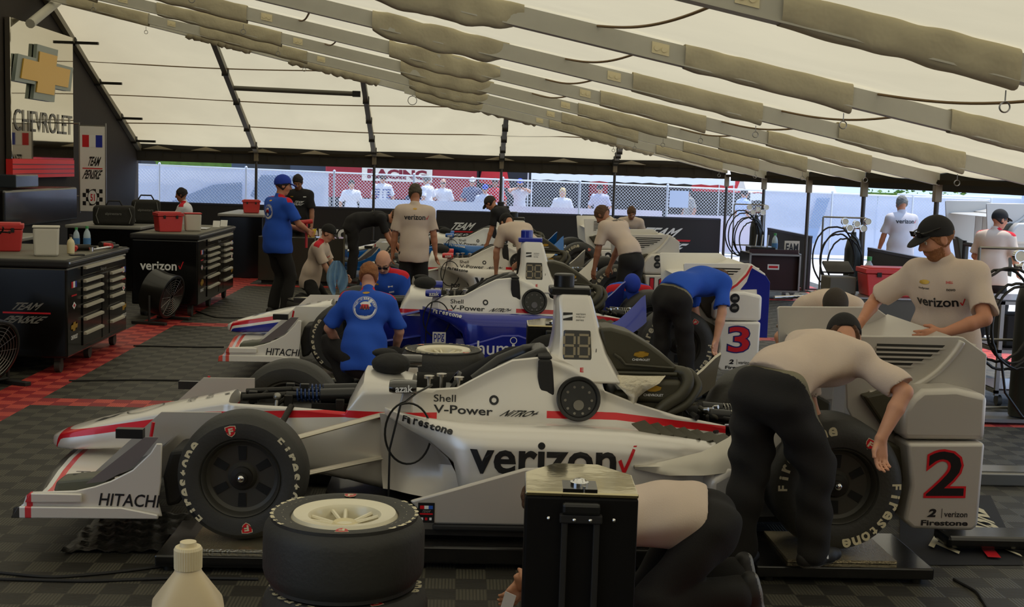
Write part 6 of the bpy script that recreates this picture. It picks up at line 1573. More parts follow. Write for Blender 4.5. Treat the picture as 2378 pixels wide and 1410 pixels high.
def ik(a, b, l1, l2, hint):
    a, b, hint = (np.asarray(q, float) for q in (a, b, hint)); d = b - a; L = np.linalg.norm(d)
    if L > (l1 + l2) * .995: b = a + d / L * (l1 + l2) * .995; d = b - a; L = np.linalg.norm(d)
    x = (l1 * l1 - l2 * l2 + L * L) / (2 * L); hgt = math.sqrt(max(l1 * l1 - x * x, 0)); u = d / L
    pv = hint - u * np.dot(hint, u); return a + u * x + nrm(pv) * hgt, b
SKIN = [mat('skin_%d' % i, c, .55, bump=.04, bscale=90, var=.06, vscale=20) for i, c in enumerate((srgb(206, 150, 118), srgb(190, 130, 98), srgb(160, 108, 80), srgb(214, 160, 132)))]
LIPS = mat('lips', srgb(170, 98, 84), .5); EYEW = mat('eye_white', srgb(225, 220, 212), .3); EYED = mat('eye_dark', srgb(40, 30, 24), .2)
def cloth(name, c, b=.15): return mat(name, c, .9, bump=b, bscale=220, var=.06, vscale=7)
SH_GREY = cloth('shirt_greige', srgb(210, 190, 172)); SH_BLUE = cloth('shirt_blue', srgb(34, 84, 190)); SH_BLK = cloth('shirt_black', srgb(28, 26, 26)); SH_WHT = cloth('shirt_white', srgb(228, 228, 232))
PANTS = cloth('trousers_black', srgb(27, 25, 23), .2); BELT = mat('belt', srgb(112, 106, 82), .6); SHOE = mat('shoe_dark', srgb(36, 34, 32), .6, bump=.1); RED_P = cloth('red_patch', srgb(206, 30, 46))
HAIRS = {k: mat('hair_' + k, c, .75, bump=.6, bscale=70, var=.3, vscale=60) for k, c in dict(brown=srgb(88, 60, 38), dark=srgb(36, 28, 24), ginger=srgb(140, 88, 48), grey=srgb(120, 118, 112), blonde=srgb(214, 186, 130), olive=srgb(74, 66, 50)).items()}
CAPM = {k: cloth('cap_' + k, c) for k, c in dict(black=srgb(28, 26, 24), blue=srgb(34, 62, 170), white=srgb(225, 225, 228), brown=srgb(60, 52, 44)).items()}
def person(label, X, Y, hd, pose, top=SH_GREY, skin=0, hair='brown', cap=None, s=1.0, fat=1.0, res=.011, tucked=False, marks=(), yoke=None, lower=True, hands=True, z0=0.0, fold=.004, glasses=False, group=None, beard=None, belt=False, sleeve=.72, bottoms=PANTS):
    D2 = math.radians; f = np.array([1.0, 0, 0]); l = np.array([0, 1.0, 0]); u = np.array([0, 0, 1.0])
    root = thing('person', label, 'person', (X, Y, z0), hd * math.pi / 180, group)
    P = dict(pel=(0, .95), lean=(3, 3, 8), tw=0, head=(0, 0), L=None, R=None, LE=(-.6, .5, -.4), RE=(-.6, -.5, -.4), LF=(0, .11, .09), RF=(0, -.11, .09), LK=(1, .1, 0), RK=(1, -.1, 0), Lt=(1, .15, 0), Rt=(1, -.15, 0), curl=.5); P.update(pose)
    rot = lambda a, lat: (math.sin(D2(a)) * np.cross(lat, u) * 1.0 + math.cos(D2(a)) * u)
    c_, s_ = math.cos(D2(P['tw'])), math.sin(D2(P['tw'])); lat = np.array([-s_, c_, 0]); 
    pel = np.array([P['pel'][0], P['pel'][2] if len(P['pel']) > 2 else 0, P['pel'][1]])
    d0 = rot(P['lean'][0], l); d1 = rot(P['lean'][1], lat); d2 = rot(P['lean'][2], lat)
    wst = pel + d0 * .15 * s; che = wst + d1 * .23 * s; nb = che + d1 * .20 * s; hb = nb + d2 * .07 * s
    # head frame
    hp, hy = P['head']; ph = P['lean'][2] * .6 + hp
    cy2, sy2 = math.cos(D2(hy)), math.sin(D2(hy)); fwd0 = np.array([math.cos(D2(P['tw'])) * cy2 - math.sin(D2(P['tw'])) * sy2, math.sin(D2(P['tw'])) * cy2 + math.cos(D2(P['tw'])) * sy2, 0])
    hl = np.cross(u, fwd0); hu = math.sin(D2(ph)) * fwd0 + math.cos(D2(ph)) * u; hf = np.cross(hl, hu); hc = hb + hu * .105 * s + hf * .015 * s
    front = np.cross(lat, d1)
    shL = che + d1 * .135 * s + lat * .175 * s * fat ** .5; shR = che + d1 * .135 * s - lat * .175 * s * fat ** .5
    hipL = pel + l * .09 * s - d0 * .02; hipR = pel - l * .09 * s - d0 * .02
    dL = P['L'] if P['L'] is not None else shL + np.array([.06, .10, -.50]) * s; dR = P['R'] if P['R'] is not None else shR + np.array([.06, -.10, -.50]) * s
    elL, wrL = ik(shL, dL, .29 * s, .26 * s, P['LE']); elR, wrR = ik(shR, dR, .29 * s, .26 * s, P['RE'])
    knL, anL = ik(hipL, P['LF'], .43 * s, .42 * s, P['LK']); knR, anR = ik(hipR, P['RF'], .43 * s, .42 * s, P['RK'])
    F_ = fat
    B = SDF()
    def torso(S, e, kk=1.0):
        fr = lambda d, la: np.array([np.cross(la, d), la, d])
        S.ell(pel, fr(d0, l), np.array([.105 * F_, .15 * F_, .12]) * s + e, .04 * kk).ell(wst, fr(d1, lat), np.array([.102 * F_ ** 1.3, .138 * F_, .13]) * s + e, .05 * kk)
        S.ell(che + d1 * .02, fr(d1, lat), np.array([.112 * F_, .165 * F_, .17]) * s + e, .05 * kk).ell(che + d1 * .115 * s, fr(d1, lat), np.array([.088, .165, .075]) * s + e, .05 * kk)
        S.cap(shL - lat * .05 * s, shL, .06 * s + e, .055 * s + e, .04 * kk).cap(shR + lat * .05 * s, shR, .06 * s + e, .055 * s + e, .04 * kk)
    torso(B, -.012); B.cap(nb - d1 * .02 * s, hc - hu * .05 * s - hf * .01 * s, .058 * s, .052 * s, .03)
    if lower:
        for h_, k_, a_ in ((hipL, knL, anL), (hipR, knR, anR)): B.cap(h_, k_, .078 * s, .05 * s, .03).cap(k_, a_, .048 * s, .034 * s, .02)
    for sh, el, wr in ((shL, elL, wrL), (shR, elR, wrR)): B.cap(sh, el, .048 * s, .04 * s, .03).cap(el, el + (wr - el) * .35, .041 * s, .042 * s, .015).cap(el + (wr - el) * .35, wr, .042 * s, .027 * s, .01)
    # hands: palm, four fingers of unequal length, thumb from the side of the palm
    for sg, el, wr, key in ((1, elL, wrL, 'Lh'), (-1, elR, wrR, 'Rh')):
        if not hands: B.cap(wr, wr + nrm(wr - el) * .12 * s, .03 * s, .022 * s, .02); continue
        dr = nrm(P[key + 'd']) if key + 'd' in P else nrm(wr - el); side = P.get(key + 's')
        if side is None: side = np.cross(dr, np.array([0, sg, 0.2])) if abs(dr[1]) < .9 else np.array([1.0, 0, 0])
        side = nrm(np.asarray(side, float) - dr * np.dot(side, dr)); pn = np.cross(dr, side) * (1 if sg > 0 else -1)
        # side: towards the thumb; pn: palm normal (fingers curl towards it)
        if P.get(key + 'flip'): pn = -pn
        for q in (-.028, -.01, .01, .028): B.cap(wr + side * q * .5 * s, wr + (dr * .085 + side * q) * s, .016 * s, .0135 * s, .014)
        cu = P.get('curl', .5)
        for q, Lf in ((.029, .075), (.0095, .085), (-.0105, .078), (-.029, .06)):
            p = wr + (dr * .088 + side * q) * s; a = .15 + cu * .3 + .06 * (q < 0)
            for seg, rr in ((.45, .0095), (.32, .0088), (.23, .0078)):
                e2 = p + (dr * math.cos(a) + pn * math.sin(a) + side * q * .9) * Lf * seg * s * 1.05; B.cap(p, e2, rr * s, rr * .93 * s, .004); p = e2; a += cu * .75
        p = wr + (dr * .025 + side * .025) * s; e2 = p + (dr * .032 + side * .026 + pn * .018) * s; B.cap(p, e2, .014 * s, .012 * s, .01); e3 = e2 + (dr * .032 + side * .006 + pn * .012) * s; B.cap(e2, e3, .0115 * s, .0095 * s, .004)
    # head
    HR = np.array([hf, hl, hu]); H = lambda a, b, c: hc + (hf * a + hl * b + hu * c) * s
    B.ell(H(-.012, 0, .022), HR, np.array([.097, .077, .098]) * s, .02).ell(H(.024, 0, -.03), HR, np.array([.068, .060, .088]) * s, .03)
    B.cap(H(.05, -.016, -.098), H(.05, .016, -.098), .026 * s, .026 * s, .025)
    for q in (-1, 1):
        B.ell(H(.058, .036 * q, -.028), HR, np.array([.03, .026, .03]) * s, .02); B.cap(H(.082, .012 * q, .028), H(.072, .042 * q, .026), .011 * s, .010 * s, .014)
        B.ell(H(.092, .031 * q, .006), HR, np.array([.014, .017, .011]) * s, .012, 'd')
        B.ell(H(-.008, .078 * q, -.008), HR, np.array([.024, .010, .034]) * s, .006); B.ell(H(-.002, .090 * q, -.006), HR, np.array([.012, .008, .018]) * s, .006, 'd')
        B.ell(H(.077, .031 * q, .006), HR, np.array([.0125, .0125, .0125]) * s, .001)
    B.cap(H(.088, 0, .02), H(.112, 0, -.026), .0085 * s, .0125 * s, .012); B.cap(H(.098, -.013, -.03), H(.098, .013, -.03), .009 * s, .009 * s, .008)
    B.cap(H(.084, -.018, -.060), H(.084, .018, -.060), .008 * s, .008 * s, .010); B.cap(H(.081, -.015, -.072), H(.081, .015, -.072), .009 * s, .009 * s, .008)
    V, Fc = B.mesh(res); cen = V[Fc].mean(1); q = ((cen - hc) @ HR.T) / s
    mi = np.zeros(len(Fc), int)
    for sd in (-1, 1):
        de = np.linalg.norm(q - np.array([.077, .031 * sd, .006]), axis=1); mi[(de < .0138) & (q[:, 0] > .08)] = 2; mi[(np.hypot(q[:, 1] - .031 * sd, q[:, 2] - .006) < .0062) & (q[:, 0] > .083) & (de < .02)] = 3
    mi[(np.abs(q[:, 1]) < .023) & (q[:, 0] > .084) & (np.abs(q[:, 2] + .065) < .0085)] = 1
    mi[(np.abs(np.abs(q[:, 1]) - .031) < .02) & (q[:, 0] > .07) & (np.abs(q[:, 2] - .031) < .0045)] = 4
    if beard: mi[(q[:, 2] < -.045) & (q[:, 2] > -.13) & (q[:, 0] > .0) & ~((np.abs(q[:, 1]) < .023) & (np.abs(q[:, 2] + .065) < .0085)) & (np.linalg.norm(q, axis=1) < .17)] = 4
    hm = HAIRS[hair] if hair else HAIRS['olive']
    body = mesh_obj('body', V, Fc, [SKIN[skin], LIPS, EYEW, EYED, HAIRS[beard] if beard else hm], root, mi)
    # shirt
    S = SDF(); torso(S, .012, 2.2)
    if not tucked: S.ell(wst - d0 * .02 * s, np.array([np.cross(lat, d1), lat, d1]), np.array([.125 * F_ ** 1.2, .168 * F_, .22]) * s, .06)
    hem = P.get('hem', .05 if tucked else -.12)
    if not tucked: S.ell(pel - d0 * .06 * s, np.array([np.cross(l, d0), l, d0]), np.array([.125 * F_, .172 * F_, .15]) * s + .016, .05)
    S.plane(pel + d0 * hem * s, -d0)
    for sh, el in ((shL, elL), (shR, elR)):
        e2 = sh + (el - sh) * (sleeve + .1); S.cap(sh, e2, .066 * s, .074 * s, .045)
    S.cap(nb - d1 * .03 * s, nb + (d1 * .5 + d2 * .5) * .028 * s, .074 * s, .066 * s, .02)
    # open cuffs: remove beyond the sleeve plane only near the arm
    Dm = S
    for sh, el in ((shL, elL), (shR, elR)):
        c2_ = sh + (el - sh) * sleeve; dd = nrm(el - sh); Dm.cap(c2_ + dd * .095 * s, c2_ + dd * .22 * s, .094 * s, .094 * s, .003, 'd')
    V, Fc = S.mesh(res, fold, int(abs(X * 97 + Y * 31)) + 1, 26.0); cen = V[Fc].mean(1); mi = np.zeros(len(Fc), int)
    if yoke is not None:
        for sh in (shL, shR):
            a = nb; ba = sh + nrm(sh - nb) * .05 - a; t = np.clip(((cen - a) @ ba) / (ba @ ba), .25, 1); dd = np.linalg.norm(cen - a - t[:, None] * ba, axis=1); mi[(dd < .085) & (((cen - a - t[:, None] * ba) @ d1) > .035) & (np.abs((cen - nb) @ front) < .045)] = 1
    shirt = mesh_obj('shirt', V, Fc, [top, yoke or RED_P], root, mi)
    if lower:
        T_ = SDF(); fr0 = np.array([np.cross(l, d0), l, d0])
        T_.ell(pel, fr0, np.array([.118 * F_, .162 * F_, .13]) * s, .03).ell(pel - d0 * .07 * s, fr0, np.array([.115 * F_, .165 * F_, .1]) * s, .04)
        T_.plane(pel + d0 * .075 * s, d0); lg = P.get('leg', 1.0)
        for h_, k_, a_ in ((hipL, knL, anL), (hipR, knR, anR)):
            T_.cap(h_, k_, .098 * s * F_ ** .5 * lg, .077 * s * lg, .04).cap(k_, a_ + nrm(k_ - a_) * .02, .078 * s * lg, .070 * s * lg, .02)
        for k_, a_ in ((knL, anL), (knR, anR)):
            w_ = nrm(a_ - k_); T_.cap(a_ + w_ * (.03 + .095 * lg), a_ + w_ * .24, .1 * lg, .1 * lg, .003, 'd')
        V, Fc = T_.mesh(res * 1.1, fold * 1.2, int(abs(X * 57 + Y * 13)) + 3); cen = V[Fc].mean(1); mi = ((((cen - pel) @ d0) > .022 * s) & (belt is True)).astype(int)
        mesh_obj('trousers', V, Fc, [bottoms, BELT if belt else bottoms], root, mi)
        for a_, k_, to in ((anL, knL, P['Lt']), (anR, knR, P['Rt'])):
            to = nrm(to); sn = nrm(np.cross(to, np.cross(k_ - a_, to))) if abs(np.dot(nrm(k_ - a_), to)) < .95 else np.array([0, 0, 1.0])
            if P.get('flat', True) and abs(to[2]) < .2: sn = u
            q = SDF(); b_ = a_ - sn * .045 * s; q.cap(b_ - to * .05 * s, b_ + to * .10 * s, .046 * s, .042 * s, .02).cap(b_ + to * .10 * s, b_ + to * .155 * s, .041 * s, .034 * s, .02).cap(a_, b_, .05 * s, .05 * s, .03)
            q.cut(a_ - sn * .088 * s, -sn).cut(a_ + sn * .035 * s, sn); V, Fc = q.mesh(max(res * .8, .007)); cen = V[Fc].mean(1); mi = (((cen - a_) @ sn) < -.072 * s).astype(int)
            sh_ = mesh_obj('shoe', V, Fc, [SHOE, M_LETG], root, mi)
            if P.get('shoemark') and res < .009:
                sd = nrm(np.cross(to, sn)) ; W = Writing(bvh_of(sh_), .002)
                for sdd in (sd, -sd):
                    W.text('N', b_ + to * .02 * s - np.cross(sn, sdd) * .0, np.cross(sn, sdd) * .045, sn * .035, M_LETW, .04)
                W.done('shoe_mark', sh_)
    if hair:
        Q = SDF(); e = .011 if not cap else .006
        Q.ell(H(-.014, 0, .024), HR, (np.array([.097, .077, .098]) + e) * s, .02).ell(H(-.03, 0, -.015), HR, (np.array([.078, .070, .085]) + e * .5) * s, .02)
        if P.get('long'): Q.ell(H(-.04, 0, -.10), HR, np.array([.06, .085, .12]) * s, .04)
        Q.ell(H(.075, 0, -.06), HR, np.array([.075, .085, .115]) * s, .012, 'd')
        if not P.get('long'): Q.cut(H(0, 0, -.068), -(hu + hf * .55))
        V, Fc = Q.mesh(max(res * .8, .007), .003, 5, 120); mesh_obj('hair', V, Fc, hm, root)
    if cap:
        Q = SDF(); Q.ell(H(-.012, 0, .03), HR, np.array([.112, .092, .108]) * s, .01); Q.cut(H(.06, 0, .036), -(hu - hf * .32))
        V, Fc = Q.mesh(max(res * .8, .007)); cp_ = mesh_obj('cap', V, Fc, CAPM[cap], root)
        Q = SDF(); fb = -1 if P.get('backwards') else 1
        Q.ell(H(.085 * fb, 0, .036), np.array([nrm(hf * fb - hu * .25), hl, nrm(hu + hf * fb * .25)]), np.array([.098, .078, .009]) * s, .004); Q.cut(H(.06 * fb, 0, 0), -hf * fb)
        V, Fc = Q.mesh(max(res * .7, .005)); mesh_obj('cap_bill', V, Fc, CAPM[cap], cp_)
    if glasses:
        mb = MB()
        gz, gx = (.072, .106) if glasses == 'cap' else (.006, .096)
        mb.tube([H(.0, -.088 if glasses != 'cap' else -.1, gz), H(gx - .02, -.068, gz), H(gx, -.04, gz), H(gx + .006, 0, gz), H(gx, .04, gz), H(gx - .02, .068, gz), H(.0, .088 if glasses != 'cap' else .1, gz)], .005 * s, 6)
        for q in (-1, 1): mb.prism([(-.025, -.016), (.025, -.016), (.027, .016), (-.027, .016)], H(gx + .003, .032 * q, gz), hl * s, hu * s, hf * .004)
        mb.build('glasses', M_BLACK, root)
    # marks on the shirt: (text, where, width, height, drop, material, bold)
    if marks:
        W = Writing(bvh_of(shirt), .004)
        for mk in marks:
            kind = mk[0]; w, hh = mk[2], mk[3]
            if mk[1] == 'back': o0, rv, nv, up_ = che + d1 * mk[4], -lat * -1, -front, d1
            else: o0, rv, nv, up_ = che + d1 * mk[4], lat, front, d1
            # text reads left to right for a viewer facing that side
            rv = np.cross(up_, nv); o0 = o0 + rv * (mk[6] if len(mk) > 6 else 0) + nv * .1
            if kind == 'disc':
                W.ring(o0, rv, up_, 0, w, M_LETW, 40, 0); W.ring(o0, rv, up_, w * .93, w * .97, SH_BLUE, 40, .001); W.ring(o0, rv, up_, w * .55, w * .68, SH_BLUE, 40, .001)
                W.poly([(-.5, -.15), (.5, -.15), (.35, .35), (-.35, .35)], o0, rv * w * .8, up_ * w * .8, M_NUMO, .0012, sub=2); W.text('AAA', o0 - rv * w * .36 - up_ * w * .2, rv * w * .72, up_ * w * .4, M_LETB, .02, lift=.002)
                for tx, a0, a1 in (('AUTOMOBILE CLUB', -1.7, 1.7),): ring_letters_s(W, tx, o0, rv, up_, w * .9, w * .2, a0, a1, SH_BLUE)
                ring_letters_s(W, 'SOUTHERN CALIFORNIA', o0, rv, up_, w * .72, w * .19, math.pi + 1.3, math.pi - 1.3, SH_BLUE, True)
            elif kind == 'team':
                W.text('TEAM', o0 - rv * w * .3, rv * w * .8, up_ * hh * .42, M_LETW, .03, .3); W.text('PENSKE', o0 - rv * w * .5 - up_ * hh * .5, rv * w, up_ * hh * .42, M_LETW, .03, .3)
            elif kind == 'patch': W.poly([(0, 0), (1, 0), (1, 1), (0, 1)], o0, rv * w, up_ * hh, mk[5], 0, sub=1)
            elif kind == 'bow': W.poly(BOWTIE, o0, rv * w, up_ * w, M_GOLD, 0, sub=1)
            elif kind == 'stripes':
                for k in range(5): W.poly([(0, 0), (1, 0), (1, 1), (0, 1)], o0 - rv * w / 2 + up_ * (k * hh), rv * w, up_ * hh * .45, mk[5], 0, sub=3)
            else:
                W.text(kind, o0 - rv * w / 2, rv * w, up_ * hh, mk[5], .02)
                if kind == 'verizon': W.poly(CHECK, o0 + rv * w * .53 + up_ * hh * .1, rv * w * .13, up_ * hh * .8, M_NUMO, 0, sub=1)
        W.done('lettering', root)
    root['_j'] = 0; del root['_j']
    root_info = dict(root=root, wrL=wrL, wrR=wrR, hc=hc, shirt=shirt)
    return root_info
def ring_letters_s(W, txt, c, u, v, R, hgt, a0, a1, m, flip=False):
    n = len(txt)
    for i, ch in enumerate(txt):
        if ch == ' ': continue
        a = a0 + (a1 - a0) * (i + .5) / n; rad = u * math.sin(a) + v * math.cos(a); tan = u * math.cos(a) - v * math.sin(a)
        if flip: rad_, tan_ = -rad, -tan
        else: rad_, tan_ = rad, tan
        V, F, asp = text2d(ch, .03, 0); wd = min(hgt * asp, abs(a1 - a0) / n * R * .85)
        base = c + rad * (R - hgt if not flip else R)
        W.put(V, F, base - tan_ * wd / 2, tan_ * wd, rad_ * hgt, m, lift=.0015)
# ------------------------------------------------------------------ the crew
bent = dict(pel=(-.02, .97), lean=(45, 86, 88), head=(15, 0))
# nearest man bent over the rear wheel
person('person in greige shirt and black cap bent over the near rear wheel of silver car', 1.56, 5.93, 38,
       dict(pel=(0, 1.0), leg=1.22, lean=(50, 82, 84), head=(6, 42), R=(.33, -.42, .80), RE=(.5, -1.0, .45), L=(.62, .12, .62), LE=(.3, .9, -.2), LF=(-.02, .14, .09), RF=(.20, -.16, .20), Rhd=(-.1, -.1, -1), Rhs=(-.8, .3, 0), LK=(1, .2, 0), RK=(1, -.2, 0), shoemark=True, curl=.55),
       hair='brown', cap='black', res=.0075, tucked=True, belt=True, fat=1.14, fold=.008, sleeve=.8, marks=(('M', 'back', .05, .03, .19, M_LETW),))
# man at the rear wing, facing the camera
ri = person('person in greige verizon shirt and dark cap leaning on the silver rear wing', 3.02, 7.42, 218,
       dict(pel=(-.02, .98), lean=(5, 15, 26), tw=10, head=(8, -40), L=(.38, .20, 1.17), R=(.40, -.34, 1.18), LE=(-.2, .9, -.5), RE=(-.2, -.9, -.5), Lhd=(.5, -.6, -.15), LF=(-.05, .12, .09), RF=(.1, -.14, .09), shoemark=True),
       hair='ginger', cap='black', skin=1, res=.0075, fat=1.18, glasses='cap', beard='ginger', fold=.007, s=1.02,
       marks=(('verizon', 'front', .25, .06, -.02, M_LETB), ('bow', 'front', .03, .03, .13, M_GOLD, -.07), ('indycar', 'front', .07, .016, .085, M_LETB, -.07), ('SHELL', 'front', .04, .014, .13, M_NUMO, .08), ('novo', 'front', .05, .014, .085, M_LETB, .09)))
# kneeling man behind the wheeled case
person('person in a greige shirt kneeling on the floor behind the foreground wheeled case', 1.16, 5.50, 180,
       dict(pel=(0, .45), leg=1.15, hem=.03, lean=(74, 92, 100), head=(-15, 0), L=(.80, .02, .16), R=(.82, -.10, .12), LE=(-.3, .8, .2), RE=(-.3, -.8, .2), LF=(-.17, .13, .16), RF=(-.20, -.13, .17), LK=(1, .1, -.6), RK=(1, -.1, -.6), Lt=(-.25, 0, -1), Rt=(-.2, 0, -1), flat=False, curl=.9),
       hair='brown', res=.0075, fat=1.12, fold=.008)
# blue shirts round the white and blue car
person('person in a blue shirt bent over the rear of the white and blue car', 1.93, 10.9, 40,
       dict(pel=(0, .95), lean=(48, 85, 118), head=(10, 20), R=(.26, -.30, .50), RE=(.2, -1, .3), L=(.55, .1, .5), LE=(.3, .9, 0), LF=(-.06, .12, .09), RF=(.10, -.12, .09)),
       top=SH_BLUE, hair='brown', res=.010, fat=1.08, tucked=True, belt=True, fold=.005)
person('person in a blue shirt with a round white club badge crouching by the front wheel', -.80, 10.72, 88,
       dict(pel=(-.05, .36), lean=(14, 22, 30), head=(5, 0), L=(.30, .26, .42), R=(.34, -.24, .38), LE=(-.7, .9, -.3), RE=(-.7, -.9, -.3), LF=(.12, .16, .09), RF=(.02, -.16, .09), LK=(1, .8, .4), RK=(1, -.8, .4)),
       top=SH_BLUE, hair='ginger', skin=3, res=.0085, fat=1.12, yoke=RED_P, fold=.008, hands=True, marks=(('disc', 'back', .105, 0, .04, None), ('bow', 'back', .03, .03, .185, M_GOLD)))
person('bald person in glasses and a blue shirt crouching beyond the white and blue car', -.72, 13.35, 258,
       dict(pel=(0, .40), lean=(18, 30, 42), head=(18, 8), L=(.4, .12, .42), R=(.4, -.15, .42), LF=(.1, .15, .09), RF=(0, -.15, .09), LK=(1, .7, .3), RK=(1, -.7, .3)),
       top=SH_BLUE, hair=None, skin=3, res=.010, fat=1.15, yoke=RED_P, glasses=True, marks=(('M', 'front', .05, .02, .1, M_LETW, .08), ('patch', 'front', .05, .02, .03, M_LETW, .06), ('bow', 'front', .025, 0, .13, M_GOLD, -.07)))
person('person in blue cap and blue shirt bowed behind the far rear wheel', 1.88, 13.55, 268,
       dict(pel=(-.1, .42), lean=(30, 55, 68), head=(28, 0), L=(.4, .12, .40), R=(.4, -.15, .42), LF=(.0, .15, .09), RF=(-.1, -.15, .09), LK=(1, .7, .3), RK=(1, -.7, .3)),
       top=SH_BLUE, hair='brown', cap='blue', res=.011, fat=1.05, yoke=RED_P)
bm = person('person in blue cap and blue shirt standing with a red tool left of the cars', -2.42, 16.55, 40,
       dict(pel=(0, .96), lean=(-2, 3, 14), head=(2, -24), L=(.34, .10, 1.16), R=(.36, -.16, 1.14), LE=(-.5, .8, -.6), RE=(-.5, -.9, -.6), LF=(0, .11, .09), RF=(.05, -.11, .09)),
       top=SH_BLUE, hair='dark', cap='blue', skin=1, res=.010, fat=1.28, yoke=RED_P, s=1.04, marks=(('disc', 'back', .10, 0, .02, None), ('bow', 'back', .025, .03, .17, M_GOLD)))
t = thing('red_torque_tool', 'red hand tool held by the standing man in the blue cap', 'hand tool', (-2.06, 16.72, .96), .3); mb = MB(); mb.cyl((0, 0, -.06), (0, 0, .30), .018, n=12); mb.build('handle', M_REDP, t); mb = MB(); mb.cyl((-.1, 0, .28), (.08, 0, .30), .03, n=12); mb.build('head', M_REDP, t, bevel=.004)
# round the pale car
person('person in a greige verizon shirt standing with back to the camera beside the pale car', -.57, 15.75, 92,
       dict(pel=(0, .95), lean=(0, 4, 10), head=(8, 8), L=(.10, .28, .88), R=(.14, -.30, .80)), hair='olive', skin=1, res=.010, fat=1.08, marks=(('verizon', 'back', .27, .065, .03, M_LETB), ('bow', 'back', .025, .03, .17, M_GOLD)), group=None)
person('person in black cap and greige shirt kneeling with a blue cloth', -2.10, 17.95, -8,
       dict(pel=(-.05, .34), lean=(10, 18, 30), head=(14, 0), L=(.42, .16, .42), R=(.36, -.14, .36), LF=(-.22, .12, .08), RF=(-.2, -.12, .08), LK=(1, .1, .2), RK=(1, -.2, .6), Lt=(-1, 0, -.1), Rt=(-1, 0, -.1)), hair='brown', cap='black', skin=3, res=.010, fat=1.05, yoke=RED_P, marks=(('verizon', 'front', .22, .05, .0, M_LETB),))
t = thing('blue_cloth', 'pale blue cloth held by the kneeling man in the black cap', 'cloth', (-1.80, 17.72, .46))
mb = MB(); G = []
for i in range(25):
    h_ = i / 24; w_ = .05 + .24 * math.sin(math.pi * min(1, h_ * .95 + .05)) ** .8; row = []
    for j in range(25):
        q_ = j / 24 - .5; row.append((.06 + w_ * q_ + .10 * h_ * (q_ > 0) * q_, .035 * math.sin(j * .95 + 3.2 * h_) * (.3 + h_) - .12 * abs(q_), .20 - .42 * h_ + .10 * h_ * math.cos(q_ * 7)))
    G.append(row)
mb.grid(np.array(G)); mb.build('sheet', cloth('rag_blue', srgb(150, 190, 226)), t, smooth=60)
tag(MB().prism([(0, 0), (.05, -.02), (.07, .05), (.02, .07)], (.235, 5.42, .06), (1, 0, 0), (0, .2, 1), (0, .004, 0)).build('paper_towel', mat('towel_white', srgb(226, 232, 238), .8), smooth=0), 'small white paper in the hand of the man behind the wheeled case', 'paper')
person('person in greige shirt bending over the cockpit of the pale car', .93, 15.85, 118,
       dict(pel=(0, .97), lean=(30, 66, 80), head=(10, 0), L=(.50, .22, .72), R=(.55, -.15, .80), LE=(-.3, .9, 0), LF=(0, .12, .09), RF=(0, -.12, .09)), hair='dark', cap='black', res=.011, fat=1.08, tucked=True)
person('person in a greige shirt with brown hair leaning over the rear of the pale car', 2.22, 15.75, 132,
       dict(pel=(0, .95), lean=(18, 48, 55), head=(12, 10), L=(.42, .28, .60), R=(.5, -.10, .62), LE=(-.3, .9, 0), LF=(.02, .12, .09), RF=(-.06, -.12, .09)), hair='brown', skin=2, res=.010, fat=1.08, tucked=True, marks=(('verizon', 'back', .22, .05, .12, M_LETB),))
# at the back
ps = person('person in a black team shirt standing at the back holding a yellow sheet', -2.80, 21.6, 268,
       dict(pel=(0, .97), lean=(0, 4, 20), head=(22, 0), L=(.18, .26, .92), R=(.2, -.2, .95)), top=SH_BLK, hair='dark', skin=2, res=.012, fat=1.15, s=1.02, marks=(('team', 'front', .24, .09, .0, None), ('patch', 'front', .05, .015, .1, M_LETW, .1), ('patch', 'front', .05, .015, .1, M_GOLD, -.12)))
tag(MB().prism([(0, 0), (.10, .02), (.16, .30), (.02, .26)], (-2.62, 21.36, .62), (1, 0, 0), (0, .1, 1), (0, .004, 0)).build('yellow_sheet', mat('yellow_paper', srgb(240, 210, 60), .7), smooth=0), 'yellow sheet of paper held by the man in the black shirt', 'paper')
person('person in black bending down over the nose of the light blue car', -1.78, 20.75, 8,
       dict(pel=(0, 1.0), lean=(40, 84, 92), head=(12, 0), L=(.78, .2, .68), R=(.72, -.16, .55), LE=(-.2, .8, 0), LF=(0, .12, .09), RF=(-.05, -.12, .09)), top=SH_BLK, hair='brown', skin=1, res=.012, fat=1.05, glasses=True, marks=(('patch', 'back', .3, .012, .0, M_LETC),))
person('person in black with a dark cap and headset leaning into the light blue car', .98, 21.1, 150,
       dict(pel=(0, .92), lean=(20, 50, 55), head=(10, 0), L=(.45, .22, .72), R=(.45, -.2, .74), LF=(0, .12, .09), RF=(0, -.12, .09)), top=SH_BLK, hair='dark', cap='brown', skin=1, res=.013)
person('person with brown hair stooping behind the rear wing of the light blue car', 3.28, 23.6, 265,
       dict(pel=(0, .7), lean=(20, 40, 50), head=(5, 0), L=(.3, .25, .6), R=(.3, -.25, .6), LF=(0, .12, .09), RF=(0, -.12, .09)), hair='brown', skin=2, res=.014, hands=False)
person('person with dark hair and red collar sitting at the far left, facing left', -5.02, 22.85, 178,
       dict(pel=(0, .64), lean=(0, 4, 14), head=(4, 0), L=(.38, .2, .75), R=(.38, -.2, .75), LF=(.42, .12, .12), RF=(.40, -.12, .12), LK=(1, 0, .8), RK=(1, 0, .8)), top=SH_WHT, hair='dark', skin=2, res=.012, yoke=RED_P)
t = thing('stool', 'dark stool under the seated man at the far left', 'stool', (-5.0, 22.85, 0)); mb = MB(); mb.cyl((0, 0, .41), (0, 0, .46), .19, n=24); mb.build('seat', M_BLACKM, t, bevel=.01)
